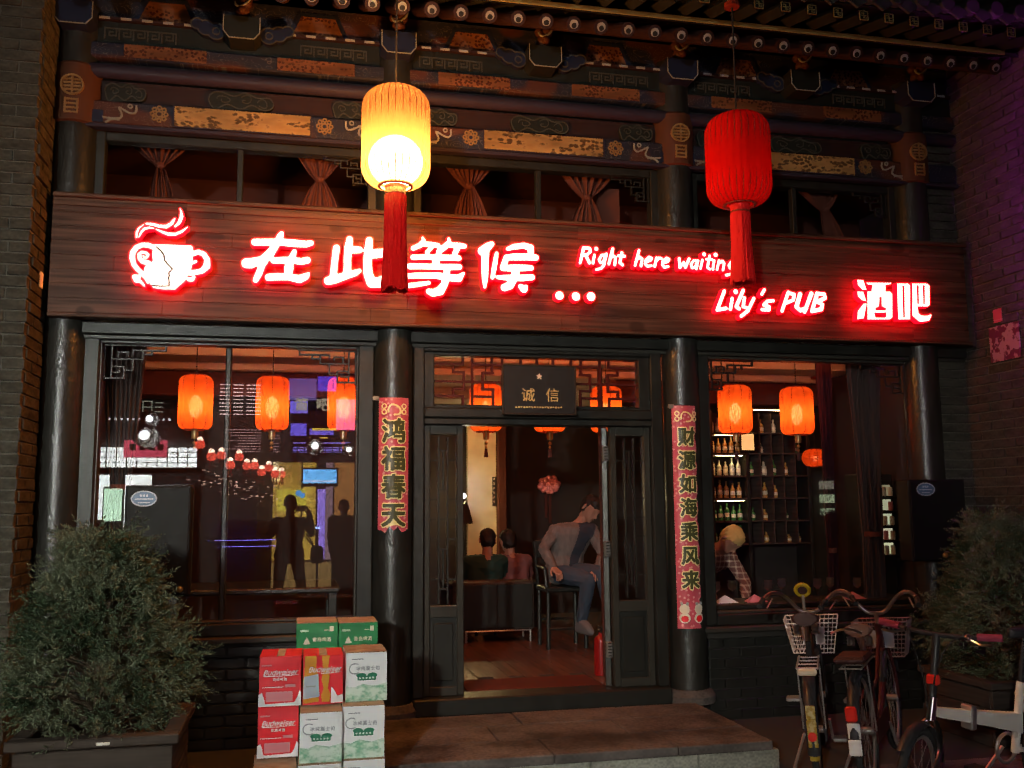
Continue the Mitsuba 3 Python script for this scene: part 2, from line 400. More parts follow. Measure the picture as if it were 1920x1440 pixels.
# traced strokes of the sign letters: (x, z, radius) in millimetres on the sign plane
SIGN={"zai":[[[-326,3360,24],[-280,3363,24],[-155,3369,24],[-78,3366,27],[11,3364,23],[41,3373,19]],[[-153,3432,14],[-164,3403,24],[-187,3350,23],[-224,3290,29],[-277,3242,25],[-347,3215,35],[-374,3214,35]],[[-256,3254,30],[-276,3202,21],[-294,3149,23],[-314,3103,19]],[[-68,3309,16],[-81,3268,23],[-97,3233,25],[-102,3187,31],[-106,3140,24]],[[-201,3240,21],[-152,3245,23],[-75,3248,24],[-20,3242,23],[18,3253,24]],[[-231,3124,25],[-171,3132,25],[-100,3132,23],[-29,3121,28],[9,3140,24],[31,3164,7]]],"ci":[[[211,3347,24],[204,3294,23],[197,3223,23],[192,3154,24]],[[298,3415,21],[293,3357,29],[285,3280,25],[286,3204,25],[276,3169,23]],[[307,3340,27],[364,3342,24]],[[159,3117,29],[203,3131,31],[276,3157,25],[332,3177,23],[365,3196,16]],[[431,3414,23],[426,3346,29],[421,3257,29],[425,3175,31],[451,3118,37],[502,3120,37],[548,3157,26],[570,3205,21],[563,3258,8]],[[438,3314,30],[483,3322,33],[540,3331,29]]],"deng":[[[733,3372,18],[782,3397,20],[805,3429,15],[797,3452,8]],[[801,3406,18],[858,3405,20],[903,3400,19]],[[862,3386,15],[828,3349,15]],[[911,3357,19],[957,3398,22],[984,3431,14],[980,3453,10]],[[988,3408,18],[1049,3407,22],[1092,3405,17]],[[1041,3387,21],[1022,3347,19]],[[733,3308,20],[835,3315,21],[949,3316,22],[1049,3317,21]],[[890,3317,24],[890,3255,29]],[[707,3243,21],[790,3247,22],[896,3248,21],[972,3250,22],[1053,3254,22]],[[674,3173,17],[760,3180,22],[896,3186,24],[988,3175,25],[1049,3173,27],[1083,3210,11]],[[969,3228,21],[961,3181,27],[950,3127,25],[919,3079,32],[870,3062,27],[843,3072,22]],[[704,3107,18],[768,3118,18],[840,3132,15]]],"hou":[[[1286,3431,19],[1258,3410,29],[1219,3376,34]],[[1239,3373,29],[1236,3271,27],[1236,3178,22],[1234,3119,11]],[[1321,3366,13],[1313,3322,17],[1301,3251,18],[1288,3188,14]],[[1400,3401,14],[1447,3419,21],[1518,3431,22],[1566,3417,26],[1569,3374,22]],[[1391,3338,22],[1454,3346,26],[1549,3351,26],[1605,3348,22]],[[1387,3326,22],[1371,3285,22],[1363,3265,21]],[[1363,3258,19],[1438,3265,26],[1517,3269,24],[1568,3271,21]],[[1457,3258,29],[1453,3203,32]],[[1328,3193,15],[1406,3193,22],[1508,3196,24],[1575,3204,22]],[[1441,3186,29],[1413,3138,30],[1374,3121,27]],[[1492,3134,19],[1515,3115,27],[1531,3135,14]]],"dot1":[[[1773,3080,31],[1774,3079,31]]],"dot2":[[[1895,3079,31],[1896,3077,31]]],"dot3":[[[2007,3082,32],[2008,3080,32]]],"cup_poly":[[[-957,3314],[-729,3317],[-717,3303],[-716,3267],[-717,3213],[-722,3163],[-738,3126],[-759,3080],[-820,3017],[-903,3016],[-956,3023],[-974,3047],[-1004,3088],[-1018,3127],[-1013,3159],[-991,3178],[-963,3201],[-971,3246],[-966,3282]]],"cup":[[[-958,3291,16],[-996,3305,17],[-1033,3305,16],[-1069,3286,17],[-1090,3249,18],[-1091,3213,18],[-1079,3173,16],[-1056,3143,16],[-1026,3114,14],[-1000,3079,10],[-989,3055,7]],[[-991,3186,18],[-1025,3194,16],[-1044,3211,14],[-1050,3242,11],[-1035,3257,10],[-1010,3255,10],[-995,3240,10],[-1001,3222,7],[-1019,3221,6],[-1024,3234,5]],[[-1070,3089,18],[-1049,3090,17],[-1063,3067,14],[-1032,3060,10],[-1010,3034,5]],[[-713,3263,18],[-681,3276,16],[-647,3261,17],[-625,3226,18],[-628,3181,23],[-656,3148,18],[-698,3137,18],[-731,3131,18]],[[-717,3199,9],[-698,3211,10]],[[-738,3090,14],[-717,3089,15],[-705,3105,10]]],"steam":[[[-1012,3448,7],[-972,3446,10],[-930,3435,11],[-888,3435,12],[-856,3459,12],[-838,3494,5]],[[-834,3440,7],[-810,3466,11],[-796,3508,12],[-800,3544,6],[-808,3562,3]],[[-952,3415,4],[-916,3399,8],[-874,3386,11],[-832,3386,10],[-791,3408,9],[-756,3440,3]],[[-1070,3355,6],[-1069,3389,7],[-1058,3416,6],[-1030,3441,2]],[[-1055,3356,4],[-1044,3386,7],[-1025,3414,9],[-992,3422,8],[-967,3420,3]]],"face":[[[-946,3296,2],[-920,3275,2],[-898,3245,2],[-891,3209,2],[-871,3183,2],[-841,3153,2],[-857,3134,2],[-863,3125,2],[-858,3108,2],[-864,3094,2],[-859,3076,2],[-858,3040,2],[-903,3036,2],[-969,3038,2]]],"R":[[[1959,3437,13],[1931,3325,11]],[[1959,3437,13],[2002,3436,13],[2011,3412,11],[1985,3390,11],[1954,3383,13]],[[1973,3384,13],[2000,3329,13]]],"i1":[[[2039,3389,10],[2027,3329,12]],[[2053,3435,15],[2054,3434,15]]],"g1":[[[2125,3392,10],[2094,3389,11],[2073,3356,11],[2082,3332,10],[2106,3342,11],[2127,3393,10]],[[2130,3401,11],[2110,3318,11],[2088,3292,11],[2052,3281,10]]],"h1":[[[2179,3441,12],[2146,3327,12]],[[2157,3371,11],[2183,3389,12],[2199,3377,12],[2191,3322,11]]],"t1":[[[2247,3416,12],[2230,3339,12],[2250,3325,12]],[[2221,3392,12],[2267,3390,12]]],"h2":[[[2379,3440,11],[2346,3325,11]],[[2357,3367,12],[2384,3389,12],[2402,3378,10],[2391,3324,12]]],"e1":[[[2425,3352,11],[2466,3367,10],[2476,3385,11],[2455,3394,10],[2428,3369,11],[2423,3340,11],[2439,3323,11],[2471,3330,11]]],"r1":[[[2513,3389,12],[2496,3325,12]],[[2508,3367,12],[2532,3390,11],[2549,3388,11]]],"e2":[[[2557,3351,11],[2598,3366,11],[2610,3384,11],[2591,3393,11],[2561,3368,11],[2556,3339,11],[2571,3322,11],[2601,3330,11]]],"w1":[[[2689,3394,12],[2692,3326,12],[2724,3368,10],[2735,3328,12],[2767,3395,12]]],"a1":[[[2835,3382,11],[2802,3384,10],[2781,3355,11],[2787,3328,11],[2809,3332,11],[2836,3385,11],[2822,3321,10]]],"i2":[[[2871,3391,11],[2854,3326,11]],[[2886,3435,15],[2887,3434,15]]],"t2":[[[2930,3425,11],[2909,3336,11],[2927,3325,11]],[[2904,3398,11],[2949,3397,11]]],"i3":[[[2964,3392,11],[2952,3324,11]],[[2978,3435,17],[2979,3434,15]]],"n1":[[[3003,3394,11],[2985,3325,11]],[[2998,3371,11],[3030,3391,11],[3044,3375,11],[3032,3323,11]]],"g2":[[[3130,3393,11],[3100,3388,11],[3080,3358,11],[3090,3337,11],[3113,3345,11],[3135,3396,13],[3114,3311,11],[3087,3291,11],[3056,3285,11]]],"L":[[[3037,3164,14],[2975,3019,14],[3045,3034,14]]],"i4":[[[3098,3110,14],[3079,3028,14]],[[3127,3163,19],[3128,3162,19]]],"l1":[[[3188,3175,15],[3127,3049,15],[3150,3035,15]]],"y1":[[[3196,3119,14],[3182,3051,14],[3217,3042,14]],[[3271,3117,14],[3220,3022,14],[3164,2979,14]]],"apostrophe":[[[3359,3187,13],[3337,3152,13]]],"s1":[[[3427,3106,14],[3378,3099,14],[3349,3071,14],[3394,3058,14],[3390,3035,14],[3334,3035,14]]],"P":[[[3554,3176,14],[3496,3030,14]],[[3553,3171,15],[3602,3160,15],[3592,3117,14],[3531,3092,14]]],"U":[[[3651,3165,18],[3616,3067,18],[3645,3039,16],[3693,3058,16],[3745,3173,18]],[[3698,3063,16],[3680,3030,16]]],"B":[[[3792,3175,17],[3743,3038,17]],[[3792,3173,17],[3851,3173,15],[3857,3143,15],[3791,3112,17]],[[3791,3110,15],[3833,3092,15],[3820,3055,17],[3746,3038,15]]],"jiu_drops":[[[4137,3297],[4189,3297],[4213,3219],[4176,3220],[4140,3255]],[[4132,3206],[4183,3205],[4205,3130],[4165,3139],[4135,3167]],[[4180,3113],[4207,3114],[4175,2997],[4117,2987],[4128,3054]]],"jiu_top":[[[4211,3278],[4428,3285],[4422,3274],[4378,3265],[4374,3206],[4250,3201],[4264,3260],[4221,3264]]],"jiu_body":[[[4218,3209],[4413,3217],[4431,3198],[4421,3015],[4398,2997],[4205,2990]]],"jiu_slots":[[[4321,3169],[4336,3170],[4335,3096],[4371,3082],[4365,3067],[4279,3064],[4280,3081],[4310,3095]],[[4267,3044],[4369,3048],[4367,3018],[4351,3008],[4275,3008]]],"ba_mouth":[[[4477,3282],[4575,3286],[4591,3271],[4573,3003],[4469,2999]]],"ba_mouth_slot":[[[4524,3264],[4539,3265],[4528,3017],[4514,3017]]],"ba_right":[[[4608,3288],[4741,3293],[4762,3276],[4753,3124],[4734,3110],[4601,3106]]],"ba_slots":[[[4650,3274],[4666,3274],[4658,3128],[4644,3127]],[[4703,3276],[4719,3276],[4711,3130],[4697,3129]]],"ba_hook":[[[4621,3121,24],[4621,3047,29],[4661,3012,26],[4727,3016,20],[4756,3042,7]]]}
